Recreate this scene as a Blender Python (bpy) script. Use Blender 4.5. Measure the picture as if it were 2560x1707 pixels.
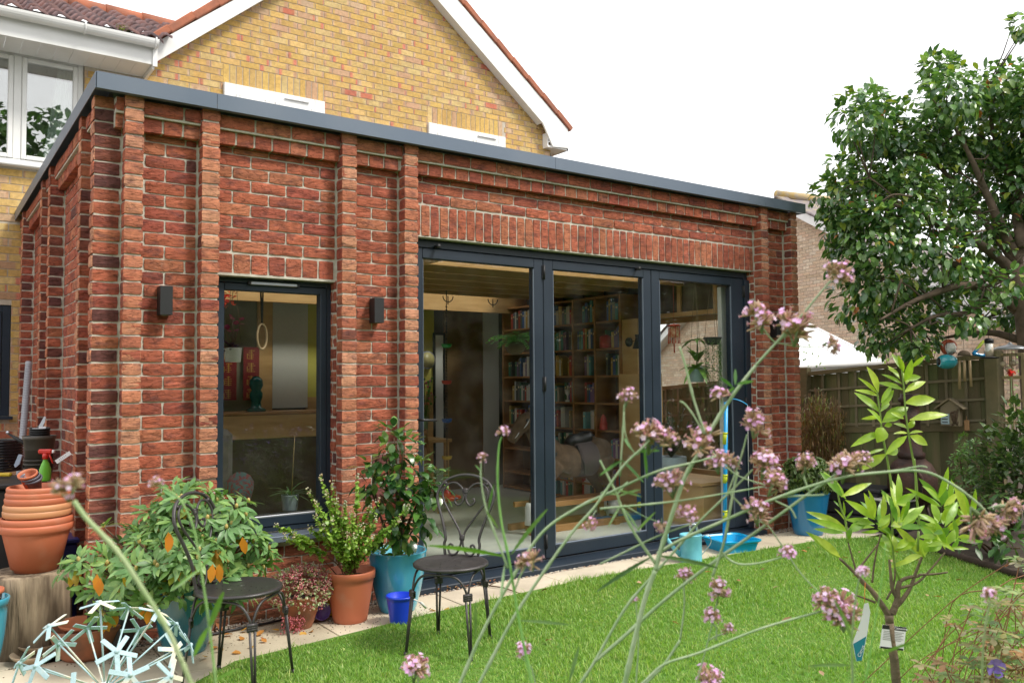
import bpy, math, random
import numpy as np
from mathutils import Vector, Matrix, noise
for o in list(bpy.data.objects): bpy.data.objects.remove(o)
SC = bpy.context.scene
random.seed(7)
R = random.Random(11)
# ---------------- camera, sky, sun, exposure ----------------
CAM = dict(f=2093.67, C=(-0.8262, -4.9953, 1.4343), yaw=-0.6183, pit=0.0457, rol=-0.0073)
def cam_axes():
    yaw, pit, rol = CAM['yaw'], CAM['pit'], CAM['rol']
    cy, sy = math.cos(yaw), math.sin(yaw)
    f = Vector((-sy*math.cos(pit), cy*math.cos(pit), math.sin(pit)))
    r = Vector((cy, sy, 0)); u = r.cross(f)
    c, s = math.cos(rol), math.sin(rol)
    return r*c+u*s, u*c-r*s, f
AR, AU, AF = cam_axes(); CC = Vector(CAM['C'])
cd = bpy.data.cameras.new("camera"); cam = bpy.data.objects.new("camera", cd)
SC.collection.objects.link(cam); SC.camera = cam
m4 = Matrix(((AR.x, AU.x, -AF.x, CC.x), (AR.y, AU.y, -AF.y, CC.y), (AR.z, AU.z, -AF.z, CC.z), (0, 0, 0, 1)))
cam.matrix_world = m4
cd.sensor_width = 36.0; cd.lens = CAM['f']/2560*36.0; cd.clip_start = 0.02; cd.clip_end = 500
cd.dof.use_dof = True; cd.dof.focus_distance = 4.3; cd.dof.aperture_fstop = 11.0
SUN_EL, SUN_AZ = 50.0, 35.0     # azimuth measured from -y towards +x
w = bpy.data.worlds.new("World"); SC.world = w; w.use_nodes = True
nt = w.node_tree; nt.nodes.clear()
sky = nt.nodes.new('ShaderNodeTexSky'); sky.sky_type = 'NISHITA'; sky.sun_disc = False
sky.sun_elevation = math.radians(SUN_EL); sky.sun_rotation = math.radians(180-SUN_AZ)
bg1 = nt.nodes.new('ShaderNodeBackground'); bg1.inputs[1].default_value = 0.12
bg2 = nt.nodes.new('ShaderNodeBackground'); bg2.inputs[0].default_value = (1.0, .99, .985, 1); bg2.inputs[1].default_value = 1.0
nz = nt.nodes.new('ShaderNodeTexNoise'); nz.inputs['Scale'].default_value = 1.6; nz.inputs['Detail'].default_value = 5
tcw = nt.nodes.new('ShaderNodeTexCoord'); nt.links.new(tcw.outputs['Generated'], nz.inputs['Vector'])
mr = nt.nodes.new('ShaderNodeMapRange'); mr.inputs[1].default_value = .35; mr.inputs[2].default_value = .6
mr.inputs[3].default_value = .82; mr.inputs[4].default_value = 1.0
nt.links.new(nz.outputs[0], mr.inputs[0])
mx = nt.nodes.new('ShaderNodeMixShader'); ow = nt.nodes.new('ShaderNodeOutputWorld')
nt.links.new(sky.outputs[0], bg1.inputs[0]); nt.links.new(mr.outputs[0], mx.inputs[0])
nt.links.new(bg1.outputs[0], mx.inputs[1]); nt.links.new(bg2.outputs[0], mx.inputs[2]); nt.links.new(mx.outputs[0], ow.inputs[0])
sl = bpy.data.lights.new("sun", 'SUN'); sl.energy = 2.0; sl.angle = math.radians(12); sl.color = (1, .95, .86)
so = bpy.data.objects.new("sun", sl); SC.collection.objects.link(so)
sd = Vector((math.sin(math.radians(SUN_AZ))*math.cos(math.radians(SUN_EL)), -math.cos(math.radians(SUN_AZ))*math.cos(math.radians(SUN_EL)), math.sin(math.radians(SUN_EL))))
so.rotation_euler = sd.to_track_quat('Z', 'Y').to_euler(); so.location = (6, -10, 12)
SC.render.engine = 'CYCLES'
SC.view_settings.view_transform = 'Standard'; SC.view_settings.look = 'None'
SC.view_settings.exposure = 0.8; SC.view_settings.gamma = 1.0
SC.cycles.max_bounces = 8; SC.cycles.transparent_max_bounces = 16
SC.cycles.diffuse_bounces = 6; SC.cycles.glossy_bounces = 4

# ---------------- helpers: picture point -> place in the garden ----------------
def ray(px, py): return AF*CAM['f'] + AR*(px-1280) - AU*(py-853.5)
def gz(px, py, z=0.0):
    d = ray(px, py); return CC + d*((z-CC.z)/d.z)
def gy(px, py, y=0.0):
    d = ray(px, py); return CC + d*((y-CC.y)/d.y)
def gx(px, py, x=0.0):
    d = ray(px, py); return CC + d*((x-CC.x)/d.x)
def at(px, py, dep): return CC + ray(px, py)*(dep/CAM['f'])

# ---------------- materials ----------------
_m = {}
def MAT(name, col=(.5, .5, .5), col2=None, scale=8, rough=.6, bump=0, bscale=40, attr=False, metal=0, spec=.5,
        trans=0, stretch=(1, 1, 1), detail=4, lo=.35, hi=.65, coat=0, attrmix=1.0, bdist=.01, alpha=None, emit=None, rvar=0):
    if name in _m: return _m[name]
    m = bpy.data.materials.new(name); m.use_nodes = True; t = m.node_tree; N = t.nodes; L = t.links
    b = N['Principled BSDF']; b.inputs['Roughness'].default_value = rough; b.inputs['Metallic'].default_value = metal
    b.inputs['Specular IOR Level'].default_value = spec
    if coat: b.inputs['Coat Weight'].default_value = coat; b.inputs['Coat Roughness'].default_value = .08
    tc = N.new('ShaderNodeTexCoord'); mp = N.new('ShaderNodeMapping'); mp.inputs['Scale'].default_value = stretch
    L.new(tc.outputs['Object'], mp.inputs[0])
    src = None
    if attr:
        a = N.new('ShaderNodeVertexColor'); a.layer_name = 'Col'; src = a.outputs[0]
    if col2 is not None:
        n = N.new('ShaderNodeTexNoise'); n.inputs['Scale'].default_value = scale; n.inputs['Detail'].default_value = detail
        L.new(mp.outputs[0], n.inputs['Vector'])
        r = N.new('ShaderNodeMapRange'); r.inputs[1].default_value = lo; r.inputs[2].default_value = hi
        L.new(n.outputs[0], r.inputs[0])
        mixn = N.new('ShaderNodeMix'); mixn.data_type = 'RGBA'
        L.new(r.outputs[0], mixn.inputs[0]); mixn.inputs[6].default_value = (*col, 1); mixn.inputs[7].default_value = (*col2, 1)
        if attr:
            mm = N.new('ShaderNodeMix'); mm.data_type = 'RGBA'; mm.blend_type = 'MULTIPLY'; mm.inputs[0].default_value = attrmix
            L.new(src, mm.inputs[6]); L.new(mixn.outputs[2], mm.inputs[7]); src = mm.outputs[2]
        else: src = mixn.outputs[2]
        if rvar:
            rr = N.new('ShaderNodeMapRange'); rr.inputs[3].default_value = rough; rr.inputs[4].default_value = rough+rvar
            L.new(n.outputs[0], rr.inputs[0]); L.new(rr.outputs[0], b.inputs['Roughness'])
    if src is not None: L.new(src, b.inputs['Base Color'])
    else: b.inputs['Base Color'].default_value = (*col, 1)
    if emit: b.inputs['Emission Color'].default_value = (*emit[0], 1); b.inputs['Emission Strength'].default_value = emit[1]
    if bump:
        n2 = N.new('ShaderNodeTexNoise'); n2.inputs['Scale'].default_value = bscale; n2.inputs['Detail'].default_value = 6
        L.new(mp.outputs[0], n2.inputs['Vector'])
        bp = N.new('ShaderNodeBump'); bp.inputs['Strength'].default_value = bump; bp.inputs['Distance'].default_value = bdist
        L.new(n2.outputs[0], bp.inputs['Height']); L.new(bp.outputs[0], b.inputs['Normal'])
    if trans:
        tr = N.new('ShaderNodeBsdfTranslucent'); ms = N.new('ShaderNodeMixShader'); ms.inputs[0].default_value = trans
        out = N['Material Output']
        if src is not None:
            g = N.new('ShaderNodeMix'); g.data_type = 'RGBA'; g.blend_type = 'MULTIPLY'; g.inputs[0].default_value = 1
            L.new(src, g.inputs[6]); g.inputs[7].default_value = (1.5, 1.6, .6, 1); L.new(g.outputs[2], tr.inputs[0])
        else: tr.inputs[0].default_value = (min(1, col[0]*1.5), min(1, col[1]*1.6), col[2]*.6, 1)
        L.new(b.outputs[0], ms.inputs[1]); L.new(tr.outputs[0], ms.inputs[2]); L.new(ms.outputs[0], out.inputs[0])
    _m[name] = m; return m

def glass_mat(name='window_glass', tint=(.97, .985, .975), ior=1.45, dust=.008):
    if name in _m: return _m[name]
    m = bpy.data.materials.new(name); m.use_nodes = True; t = m.node_tree; N = t.nodes; L = t.links
    N.remove(N['Principled BSDF']); out = N['Material Output']
    tr = N.new('ShaderNodeBsdfTransparent'); tr.inputs[0].default_value = (*tint, 1)
    gl = N.new('ShaderNodeBsdfGlossy'); gl.inputs['Roughness'].default_value = 0.0
    fr = N.new('ShaderNodeFresnel'); ge = N.new('ShaderNodeNewGeometry'); mi = N.new('ShaderNodeMapRange'); mi.inputs[3].default_value = ior; mi.inputs[4].default_value = 1/ior
    L.new(ge.outputs['Backfacing'], mi.inputs[0]); L.new(mi.outputs[0], fr.inputs[0])
    ms = N.new('ShaderNodeMixShader'); L.new(fr.outputs[0], ms.inputs[0]); L.new(tr.outputs[0], ms.inputs[1]); L.new(gl.outputs[0], ms.inputs[2])
    df = N.new('ShaderNodeBsdfDiffuse'); df.inputs[0].default_value = (.7, .7, .65, 1)
    n = N.new('ShaderNodeTexNoise'); n.inputs['Scale'].default_value = 5; n.inputs['Detail'].default_value = 7
    tc = N.new('ShaderNodeTexCoord'); L.new(tc.outputs['Object'], n.inputs['Vector'])
    r = N.new('ShaderNodeMapRange'); r.inputs[1].default_value = .45; r.inputs[2].default_value = .8; r.inputs[4].default_value = dust*2
    L.new(n.outputs[0], r.inputs[0])
    m2 = N.new('ShaderNodeMixShader'); L.new(r.outputs[0], m2.inputs[0]); L.new(ms.outputs[0], m2.inputs[1]); L.new(df.outputs[0], m2.inputs[2])
    L.new(m2.outputs[0], out.inputs[0]); _m[name] = m; return m

# ---------------- mesh building ----------------
class MB:
    def __init__(s): s.v = []; s.f = []; s.c = []; s.sm = []; s.mi = []; s.m = 0; s.col = (1, 1, 1); s.smooth = False
    def add(s, vs, fs, col=None, smooth=None, mi=None):
        o = len(s.v); s.v.extend(vs); c = col or s.col; s.c.extend([c]*len(vs))
        sm = s.smooth if smooth is None else smooth; k = s.m if mi is None else mi
        for f in fs: s.f.append(tuple(i+o for i in f)); s.sm.append(sm); s.mi.append(k)
        return o
    def box(s, lo, hi, M=None, col=None, mi=None):
        x0, y0, z0 = lo; x1, y1, z1 = hi
        vs = [Vector(p) for p in ((x0, y0, z0), (x1, y0, z0), (x1, y1, z0), (x0, y1, z0), (x0, y0, z1), (x1, y0, z1), (x1, y1, z1), (x0, y1, z1))]
        if M: vs = [M @ p for p in vs]
        s.add(vs, [(3, 2, 1, 0), (4, 5, 6, 7), (0, 1, 5, 4), (1, 2, 6, 5), (2, 3, 7, 6), (3, 0, 4, 7)], col, False, mi)
    def cbox(s, c, size, M=None, col=None, ch=.003, mi=None):   # chamfered box
        sx, sy, sz = [a/2 for a in size]; ch = min(ch, sx*.6, sy*.6, sz*.6); vs = []; idx = {}
        for a in (-1, 1):
            for b in (-1, 1):
                for d in (-1, 1):
                    for k in range(3):
                        p = [a*(sx-ch), b*(sy-ch), d*(sz-ch)]; p[k] = (a, b, d)[k]*(sx, sy, sz)[k]
                        idx[(a, b, d, k)] = len(vs); vs.append(Vector(p)+Vector(c))
        F = []
        def I(a, b, d, k): return idx[(a, b, d, k)]
        for k in range(3):
            i, j = [(1, 2), (2, 0), (0, 1)][k]
            for s0 in (-1, 1):
                q = []
                for (u, v) in ((-1, -1), (1, -1), (1, 1), (-1, 1)):
                    t = [0, 0, 0]; t[k] = s0; t[i] = u; t[j] = v; q.append(I(*t, k))
                F.append(tuple(q if s0 > 0 else q[::-1]))
        for k in range(3):
            i, j = (k+1) % 3, (k+2) % 3
            for u in (-1, 1):
                for v in (-1, 1):
                    t0 = [0]*3; t0[k] = -1; t0[i] = u; t0[j] = v; t1 = list(t0); t1[k] = 1
                    q = (I(*t0, i), I(*t1, i), I(*t1, j), I(*t0, j)); F.append(q if u*v < 0 else q[::-1])
        for a in (-1, 1):
            for b in (-1, 1):
                for d in (-1, 1):
                    q = (I(a, b, d, 0), I(a, b, d, 1), I(a, b, d, 2)); F.append(q if a*b*d > 0 else q[::-1])
        if M: vs = [M @ p for p in vs]
        s.add(vs, F, col, False, mi)
    def tube(s, pts, rad, n=8, col=None, caps=True, smooth=True, mi=None):
        pts = [Vector(p) for p in pts]; k = len(pts)
        if not hasattr(rad, '__len__'): rad = [rad]*k
        vs = []; up = None
        for i, p in enumerate(pts):
            d = (pts[min(i+1, k-1)]-pts[max(i-1, 0)])
            if d.length < 1e-9: d = Vector((0, 0, 1))
            d.normalize()
            if up is None: up = d.orthogonal().normalized()
            else:
                up = up-d*up.dot(d)
                if up.length < 1e-6: up = d.orthogonal()
                up.normalize()
            w_ = d.cross(up)
            for j in range(n):
                a = 2*math.pi*j/n; vs.append(p+(up*math.cos(a)+w_*math.sin(a))*rad[i])
        F = []
        for i in range(k-1):
            for j in range(n):
                F.append((i*n+j, i*n+(j+1) % n, (i+1)*n+(j+1) % n, (i+1)*n+j))
        if caps: F.append(tuple(range(n))[::-1]); F.append(tuple(range((k-1)*n, k*n)))
        s.add(vs, F, col, smooth, mi)
    def lathe(s, prof, c=(0, 0, 0), n=32, M=None, col=None, smooth=True, mi=None, wob=0, sx=1, sy=1):
        vs = []; F = []; c = Vector(c)
        for i, (r, z) in enumerate(prof):
            for j in range(n):
                a = 2*math.pi*j/n; rr = r*(1+wob*math.sin(3*a+i))
                p = Vector((rr*math.cos(a)*sx, rr*math.sin(a)*sy, z)); vs.append((M @ p if M else p)+c)
        for i in range(len(prof)-1):
            for j in range(n): F.append((i*n+j, i*n+(j+1) % n, (i+1)*n+(j+1) % n, (i+1)*n+j))
        if prof[0][0] > 1e-5: F.append(tuple(range(n))[::-1])
        if prof[-1][0] > 1e-5: F.append(tuple(range((len(prof)-1)*n, len(prof)*n)))
        s.add(vs, F, col, smooth, mi)
    def sphere(s, c, r, n=10, m=6, col=None, sc=(1, 1, 1), M=None, wob=0, mi=None):
        vs = []; F = []; c = Vector(c)
        for i in range(m+1):
            t = math.pi*i/m
            for j in range(n):
                a = 2*math.pi*j/n; p = Vector((math.sin(t)*math.cos(a)*sc[0], math.sin(t)*math.sin(a)*sc[1], math.cos(t)*sc[2]))*r
                if wob: p *= 1+wob*noise.noise(p*(3/r)+c*7)
                vs.append((M @ p if M else p)+c)
        for i in range(m):
            for j in range(n): F.append((i*n+j, (i+1)*n+j, (i+1)*n+(j+1) % n, i*n+(j+1) % n))
        s.add(vs, F, col, True, mi)
    def prism(s, poly, origin, U, V, W, depth, col=None, mi=None):
        """poly in (u,v); extruded along W by depth"""
        o = Vector(origin); U = Vector(U); V = Vector(V); W = Vector(W); n = len(poly)
        a = [o+U*u+V*v for u, v in poly]; b = [p+W*depth for p in a]
        F = [tuple(range(n)), tuple(range(n, 2*n))[::-1]]+[(i, n+i, n+(i+1) % n, (i+1) % n) for i in range(n)]
        s.add(a+b, F, col, False, mi)
    def leaf(s, p, d, up, L, W, bend=.2, fold=.15, col=None, n=3, tip=.0, mi=None, shape=None):
        p = Vector(p); d = Vector(d).normalized(); sd_ = d.cross(Vector(up))
        if sd_.length < 1e-4: sd_ = d.orthogonal()
        sd_.normalize(); nn = sd_.cross(d)
        sh = shape or ((.12, .05), (.45, 1), (.78, .75), (1, .02))
        vs = []
        for (t, w_) in sh:
            c = p+d*(L*t*(1-.25*bend*t))-nn*(bend*L*t*t)
            hw = W*.5*w_
            vs += [c-sd_*hw+nn*(fold*hw), c, c+sd_*hw+nn*(fold*hw)]
        F = []
        for i in range(len(sh)-1):
            a = i*3; F += [(a, a+1, a+4, a+3), (a+1, a+2, a+5, a+4)]
        s.add(vs, F, col, True, mi)
    def build(s, name, mats, parent=None, loc=None):
        me = bpy.data.meshes.new(name); me.from_pydata([tuple(p) for p in s.v], [], s.f)
        if not isinstance(mats, (list, tuple)): mats = [mats]
        for m in mats: me.materials.append(m)
        if s.f:
            me.polygons.foreach_set('use_smooth', s.sm); me.polygons.foreach_set('material_index', s.mi)
            ca = me.color_attributes.new('Col', 'FLOAT_COLOR', 'POINT')
            arr = np.ones((len(s.v), 4), dtype=np.float32); arr[:, :3] = np.array([c[:3] for c in s.c], dtype=np.float32)
            ca.data.foreach_set('color', arr.ravel())
        me.update()
        o = bpy.data.objects.new(name, me); SC.collection.objects.link(o)
        if parent is not None:
            o.parent = parent; o.matrix_parent_inverse = Matrix.Translation(-parent.location) if parent.parent is None and parent.type == 'EMPTY' else Matrix.Identity(4)
        if loc is not None: o.location = loc
        return o
def thing(name, label, cat, loc=(0, 0, 0), group=None):
    o = bpy.data.objects.new(name, None); SC.collection.objects.link(o); o.location = loc; o.empty_display_size = .1
    o['label'] = label; o['category'] = cat
    if group: o['group'] = group
    return o
def tag(o, label=None, cat=None, group=None, kind=None):
    if label: o['label'] = label
    if cat: o['category'] = cat
    if group: o['group'] = group
    if kind: o['kind'] = kind
    return o
def text_into(mb, s, M, size, col=None, mi=None, font_w=1.0):
    """flat lettering (real glyph outlines) turned into faces of this mesh"""
    cu = bpy.data.curves.new('lettering', 'FONT'); cu.body = s; cu.size = size; cu.extrude = .0002
    ob = bpy.data.objects.new('lettering', cu); SC.collection.objects.link(ob)
    dg = bpy.context.evaluated_depsgraph_get(); me = bpy.data.meshes.new_from_object(ob.evaluated_get(dg))
    mb.add([M @ Vector((v.co.x*font_w, v.co.y, v.co.z)) for v in me.vertices], [tuple(p.vertices) for p in me.polygons], col, False, mi)
    bpy.data.objects.remove(ob); bpy.data.meshes.remove(me); bpy.data.curves.remove(cu)
def frame(o, x, y, z): return Matrix(((x[0], y[0], z[0], o[0]), (x[1], y[1], z[1], o[1]), (x[2], y[2], z[2], o[2]), (0, 0, 0, 1)))
def rnd(a, b): return R.uniform(a, b)
def jit(v, a): return Vector((v[0]+rnd(-a, a), v[1]+rnd(-a, a), v[2]+rnd(-a, a)))
def vary(c, a):
    k = 1+rnd(-a, a); return (c[0]*k*(1+rnd(-a, a)*.3), c[1]*k, c[2]*k*(1+rnd(-a, a)*.3))
def bez(P, n=12):
    """Catmull-Rom through points"""
    P = [Vector(p) for p in P]; Q = [P[0]*2-P[1]]+P+[P[-1]*2-P[-2]]; out = []
    for i in range(1, len(Q)-2):
        for k in range(n):
            t = k/n; a, b, c, d = Q[i-1], Q[i], Q[i+1], Q[i+2]
            out.append(.5*((2*b)+(c-a)*t+(2*a-5*b+4*c-d)*t*t+(3*b-a-3*c+d)*t**3))
    out.append(P[-1]); return out
# ---------------- brickwork: every brick is modelled ----------------
REDS = [(.42, .125, .07), (.44, .13, .075), (.375, .105, .065), (.46, .165, .09), (.34, .09, .06), (.42, .12, .07)]
DARKS = [(.19, .065, .05), (.15, .058, .052), (.24, .08, .055)]
ORANGE = [(.56, .235, .135), (.52, .20, .115), (.58, .27, .165), (.49, .175, .10), (.44, .145, .085)]
def red_col(header=False):
    r = R.random()
    if header: return vary(R.choice(ORANGE) if r > .10 else (R.choice(REDS) if r > .04 else DARKS[2]), .10)
    return vary(R.choice(DARKS) if r < .06 else R.choice(REDS), .12)
def brick(mb, O, U, V, Nn, u0, u1, v0, v1, depth, col, rough=.0035, seg=.03, edge=.003, smooth=True, ends=None):
    """one brick: face in the U,V plane at O facing Nn, sides going back by depth"""
    nx = max(2, int(round((u1-u0)/seg))); nz = 4 if rough > .001 else 1
    if rough <= .001: nx = 1 if ends is None else 5
    us = [i/nx for i in range(nx+1)] if ends is None else [0, ends[2]*.6, ends[2], 1-ends[3], 1-ends[3]*.6, 1]
    vs = []; s = R.random()*100
    dd = (R.random()-.5)*.003 if rough > .001 else 0
    for j in range(nz+1):
        for i in range(nx+1):
            u = u0+(u1-u0)*us[i]; v = v0+(v1-v0)*j/nz; d = dd
            if rough > .001:
                q = Vector((u*9+s, v*32, s))
                a = noise.noise(q); cr = 1-abs(noise.noise(q*1.4+Vector((3, 1, 7))))*3
                d += rough*a-(max(0, cr)**2)*rough*.9
                if i in (0, nx): u += (noise.noise(q*2.1))*.003; d -= edge*.5
                if j in (0, nz): v += (noise.noise(q*1.7+Vector((9, 0, 0))))*.003; d -= edge*.5
                if i in (0, nx) and j in (0, nz): u += (.0015 if i == 0 else -.0015); v += (.001 if j == 0 else -.001)
            vs.append(O+U*u+V*v+Nn*d)
    F = []; w_ = nx+1
    for j in range(nz):
        for i in range(nx): F.append((j*w_+i, j*w_+i+1, (j+1)*w_+i+1, (j+1)*w_+i))
    ring = [i for i in range(w_)]+[j*w_+nx for j in range(1, nz+1)]+[nz*w_+i for i in range(nx-1, -1, -1)]+[j*w_ for j in range(nz-1, 0, -1)]
    b0 = len(vs)
    for k in ring: vs.append(vs[k]-Nn*depth)
    m = len(ring)
    for k in range(m): F.append((ring[k], b0+k, b0+(k+1) % m, ring[(k+1) % m]))
    if U.cross(V).dot(Nn) < 0: F = [f[::-1] for f in F]
    o = mb.add(vs, F, col, False)
    if ends is not None:
        for k in range(o, len(mb.v)):
            q_ = (k-o) % (nx+1) if k-o < (nx+1)*(nz+1) else 2
            if q_ in (0, 1): mb.c[k] = ends[0]
            elif q_ in (4, 5): mb.c[k] = ends[1]
    return o
def course_fill(a, b, off, L, g, minw=.02):
    """brick spans inside [a,b] for running bond with phase off"""
    p = L+g; k = math.floor((a-off)/p); out = []
    while off+k*p < b:
        s0 = max(a, off+k*p); s1 = min(b, off+k*p+L)
        if s1-s0 > minw: out.append((s0, s1))
        k += 1
    return out
def wall_bricks(mb, O, U, Nn, u0, u1, z0, z1, holes=(), colf=None, L=.215, g=.010, ph=.0655, course=.075, depth=.014, rough=.0035, phase=0, edge=.004, zoff=0, sp=None, endf=None):
    O = Vector(O); U = Vector(U); Nn = Vector(Nn); V = Vector((0, 0, 1))
    k = math.floor((z0-zoff)/course+1e-6)
    while zoff+k*course < z1-.01:
        za = max(z0, zoff+k*course+.0055); zb = min(z1, zoff+k*course+.0055+ph)
        if zb-za > .015:
            segs = [(u0, u1)]
            for (h0, h1, hz0, hz1) in holes:
                if hz1 > za+.012 and hz0 < zb-.012:
                    ns = []
                    for (a, b) in segs:
                        if h1 <= a or h0 >= b: ns.append((a, b)); continue
                        if h0 > a: ns.append((a, h0))
                        if h1 < b: ns.append((h1, b))
                    segs = ns
            if sp: segs = [q for s_ in segs for q in sp(s_, zb)]
            for (a, b) in segs:
                for (s0, s1) in course_fill(a, b, phase+(k % 2)*(L+g)/2, L, g):
                    brick(mb, O, U, V, Nn, s0, s1, za, zb, depth, colf(), rough, edge=edge, ends=endf() if endf else None)
        k += 1
mortar = MAT('lime_mortar', (.47, .43, .365), (.60, .56, .48), scale=30, rough=.95, bump=.6, bscale=220, bdist=.004)
def brick_mat(name, dark, amount, rough=.85, bump=1.0, crease=.6, moss=False):
    """red or yellow clay: own colour per brick, with kiln marks, pits, pale lime bloom and painted crease shadows"""
    m = bpy.data.materials.new(name); m.use_nodes = True; t = m.node_tree; N = t.nodes; L = t.links
    b = N['Principled BSDF']; b.inputs['Roughness'].default_value = rough; b.inputs['Specular IOR Level'].default_value = .25
    a = N.new('ShaderNodeVertexColor'); a.layer_name = 'Col'; tc = N.new('ShaderNodeTexCoord')
    mp = N.new('ShaderNodeMapping'); mp.inputs['Scale'].default_value = (1, 1, 2.2); L.new(tc.outputs['Object'], mp.inputs[0])
    n1 = N.new('ShaderNodeTexNoise'); n1.inputs['Scale'].default_value = 9; n1.inputs['Detail'].default_value = 8; n1.inputs['Roughness'].default_value = .65
    L.new(mp.outputs[0], n1.inputs['Vector'])
    r1 = N.new('ShaderNodeMapRange'); r1.inputs[1].default_value = .50; r1.inputs[2].default_value = .64; r1.inputs[4].default_value = amount; L.new(n1.outputs[0], r1.inputs[0])
    mA = N.new('ShaderNodeMix'); mA.data_type = 'RGBA'; L.new(r1.outputs[0], mA.inputs[0]); L.new(a.outputs[0], mA.inputs[6]); mA.inputs[7].default_value = (*dark, 1)
    n2 = N.new('ShaderNodeTexNoise'); n2.inputs['Scale'].default_value = 26; n2.inputs['Detail'].default_value = 9; n2.inputs['Roughness'].default_value = .75
    L.new(tc.outputs['Object'], n2.inputs['Vector'])
    r2 = N.new('ShaderNodeMapRange'); r2.inputs[1].default_value = .35; r2.inputs[2].default_value = .75; r2.inputs[3].default_value = .72; r2.inputs[4].default_value = 1.35; L.new(n2.outputs[0], r2.inputs[0])
    mB = N.new('ShaderNodeMix'); mB.data_type = 'RGBA'; mB.blend_type = 'MULTIPLY'; mB.inputs[0].default_value = 1; L.new(mA.outputs[2], mB.inputs[6]); L.new(r2.outputs[0], mB.inputs[7])
    n3 = N.new('ShaderNodeTexNoise'); n3.inputs['Scale'].default_value = 6; n3.inputs['Detail'].default_value = 10; n3.inputs['Roughness'].default_value = .8
    mp3 = N.new('ShaderNodeMapping'); mp3.inputs['Location'].default_value = (13, 5, 3); L.new(tc.outputs['Object'], mp3.inputs[0]); L.new(mp3.outputs[0], n3.inputs['Vector'])
    r3 = N.new('ShaderNodeMapRange'); r3.inputs[1].default_value = .60; r3.inputs[2].default_value = .78; r3.inputs[4].default_value = .4; L.new(n3.outputs[0], r3.inputs[0])
    mC = N.new('ShaderNodeMix'); mC.data_type = 'RGBA'; L.new(r3.outputs[0], mC.inputs[0]); L.new(mB.outputs[2], mC.inputs[6]); mC.inputs[7].default_value = (.55, .45, .36, 1)
    n5 = N.new('ShaderNodeTexNoise'); n5.inputs['Scale'].default_value = 11; n5.inputs['Detail'].default_value = 3; n5.inputs['Distortion'].default_value = .6
    mp5 = N.new('ShaderNodeMapping'); mp5.inputs['Scale'].default_value = (.8, .8, 3.4); L.new(tc.outputs['Object'], mp5.inputs[0]); L.new(mp5.outputs[0], n5.inputs['Vector'])
    s5 = N.new('ShaderNodeMath'); s5.operation = 'SUBTRACT'; s5.inputs[1].default_value = .5; L.new(n5.outputs[0], s5.inputs[0])
    a5 = N.new('ShaderNodeMath'); a5.operation = 'ABSOLUTE'; L.new(s5.outputs[0], a5.inputs[0])
    r5 = N.new('ShaderNodeMapRange'); r5.interpolation_type = 'SMOOTHSTEP'; r5.inputs[1].default_value = .0; r5.inputs[2].default_value = .028; r5.inputs[3].default_value = 1-.6*crease; r5.inputs[4].default_value = 1.0; L.new(a5.outputs[0], r5.inputs[0])
    if moss:
        sx = N.new('ShaderNodeSeparateXYZ'); L.new(tc.outputs['Object'], sx.inputs[0])
        rz = N.new('ShaderNodeMapRange'); rz.inputs[1].default_value = .55; rz.inputs[2].default_value = .02; rz.inputs[3].default_value = 0; rz.inputs[4].default_value = .75; L.new(sx.outputs[2], rz.inputs[0])
        rm_ = N.new('ShaderNodeMapRange'); rm_.inputs[1].default_value = .42; rm_.inputs[2].default_value = .62; L.new(n3.outputs[0], rm_.inputs[0])
        mu = N.new('ShaderNodeMath'); mu.operation = 'MULTIPLY'; L.new(rz.outputs[0], mu.inputs[0]); L.new(rm_.outputs[0], mu.inputs[1])
        mE = N.new('ShaderNodeMix'); mE.data_type = 'RGBA'; L.new(mu.outputs[0], mE.inputs[0]); L.new(mC.outputs[2], mE.inputs[6]); mE.inputs[7].default_value = (.15, .13, .06, 1); mC = mE
    mD = N.new('ShaderNodeMix'); mD.data_type = 'RGBA'; mD.blend_type = 'MULTIPLY'; mD.inputs[0].default_value = 1; L.new(mC.outputs[2], mD.inputs[6]); L.new(r5.outputs[0], mD.inputs[7]); L.new(mD.outputs[2], b.inputs['Base Color'])  # crease lines darken the colour to stand for shadow in the folds
    n4 = N.new('ShaderNodeTexNoise'); n4.inputs['Scale'].default_value = 55; n4.inputs['Detail'].default_value = 9; n4.inputs['Roughness'].default_value = .7
    mp4 = N.new('ShaderNodeMapping'); mp4.inputs['Scale'].default_value = (.6, .6, 1.9); L.new(tc.outputs['Object'], mp4.inputs[0]); L.new(mp4.outputs[0], n4.inputs['Vector'])
    bp = N.new('ShaderNodeBump'); bp.inputs['Strength'].default_value = bump; bp.inputs['Distance'].default_value = .006
    ad = N.new('ShaderNodeMath'); ad.operation = 'MULTIPLY_ADD'; ad.inputs[1].default_value = 1.6*crease; L.new(r5.outputs[0], ad.inputs[0]); L.new(n4.outputs[0], ad.inputs[2]); L.new(ad.outputs[0], bp.inputs['Height']); L.new(bp.outputs[0], b.inputs['Normal'])
    return m
red_brick = brick_mat('red_clay_brick', (.115, .05, .05), .62, moss=True)
yellow_brick = brick_mat('yellow_stock_brick', (.40, .24, .10), .35, bump=.4, crease=.15)
buff_brick = brick_mat('buff_brick', (.5, .33, .2), .3, bump=.3, crease=.1)
anth = MAT('anthracite_aluminium', (.013, .023, .038), (.018, .030, .048), scale=3, rough=.38, spec=.5, rvar=.1)
anth_cop = MAT('anthracite_coping_metal', (.13, .165, .22), (.16, .19, .24), scale=1.5, rough=.35, metal=.3, rvar=.15)
blackm = MAT('black_rubber', (.012, .012, .014), rough=.55)
steel = MAT('brushed_aluminium', (.62, .64, .7), rough=.3, metal=.8)
upvc = MAT('white_plastic_trim', (.78, .78, .77), (.68, .68, .66), scale=4, rough=.35, lo=.3, hi=.9)
glass = glass_mat()
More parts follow.
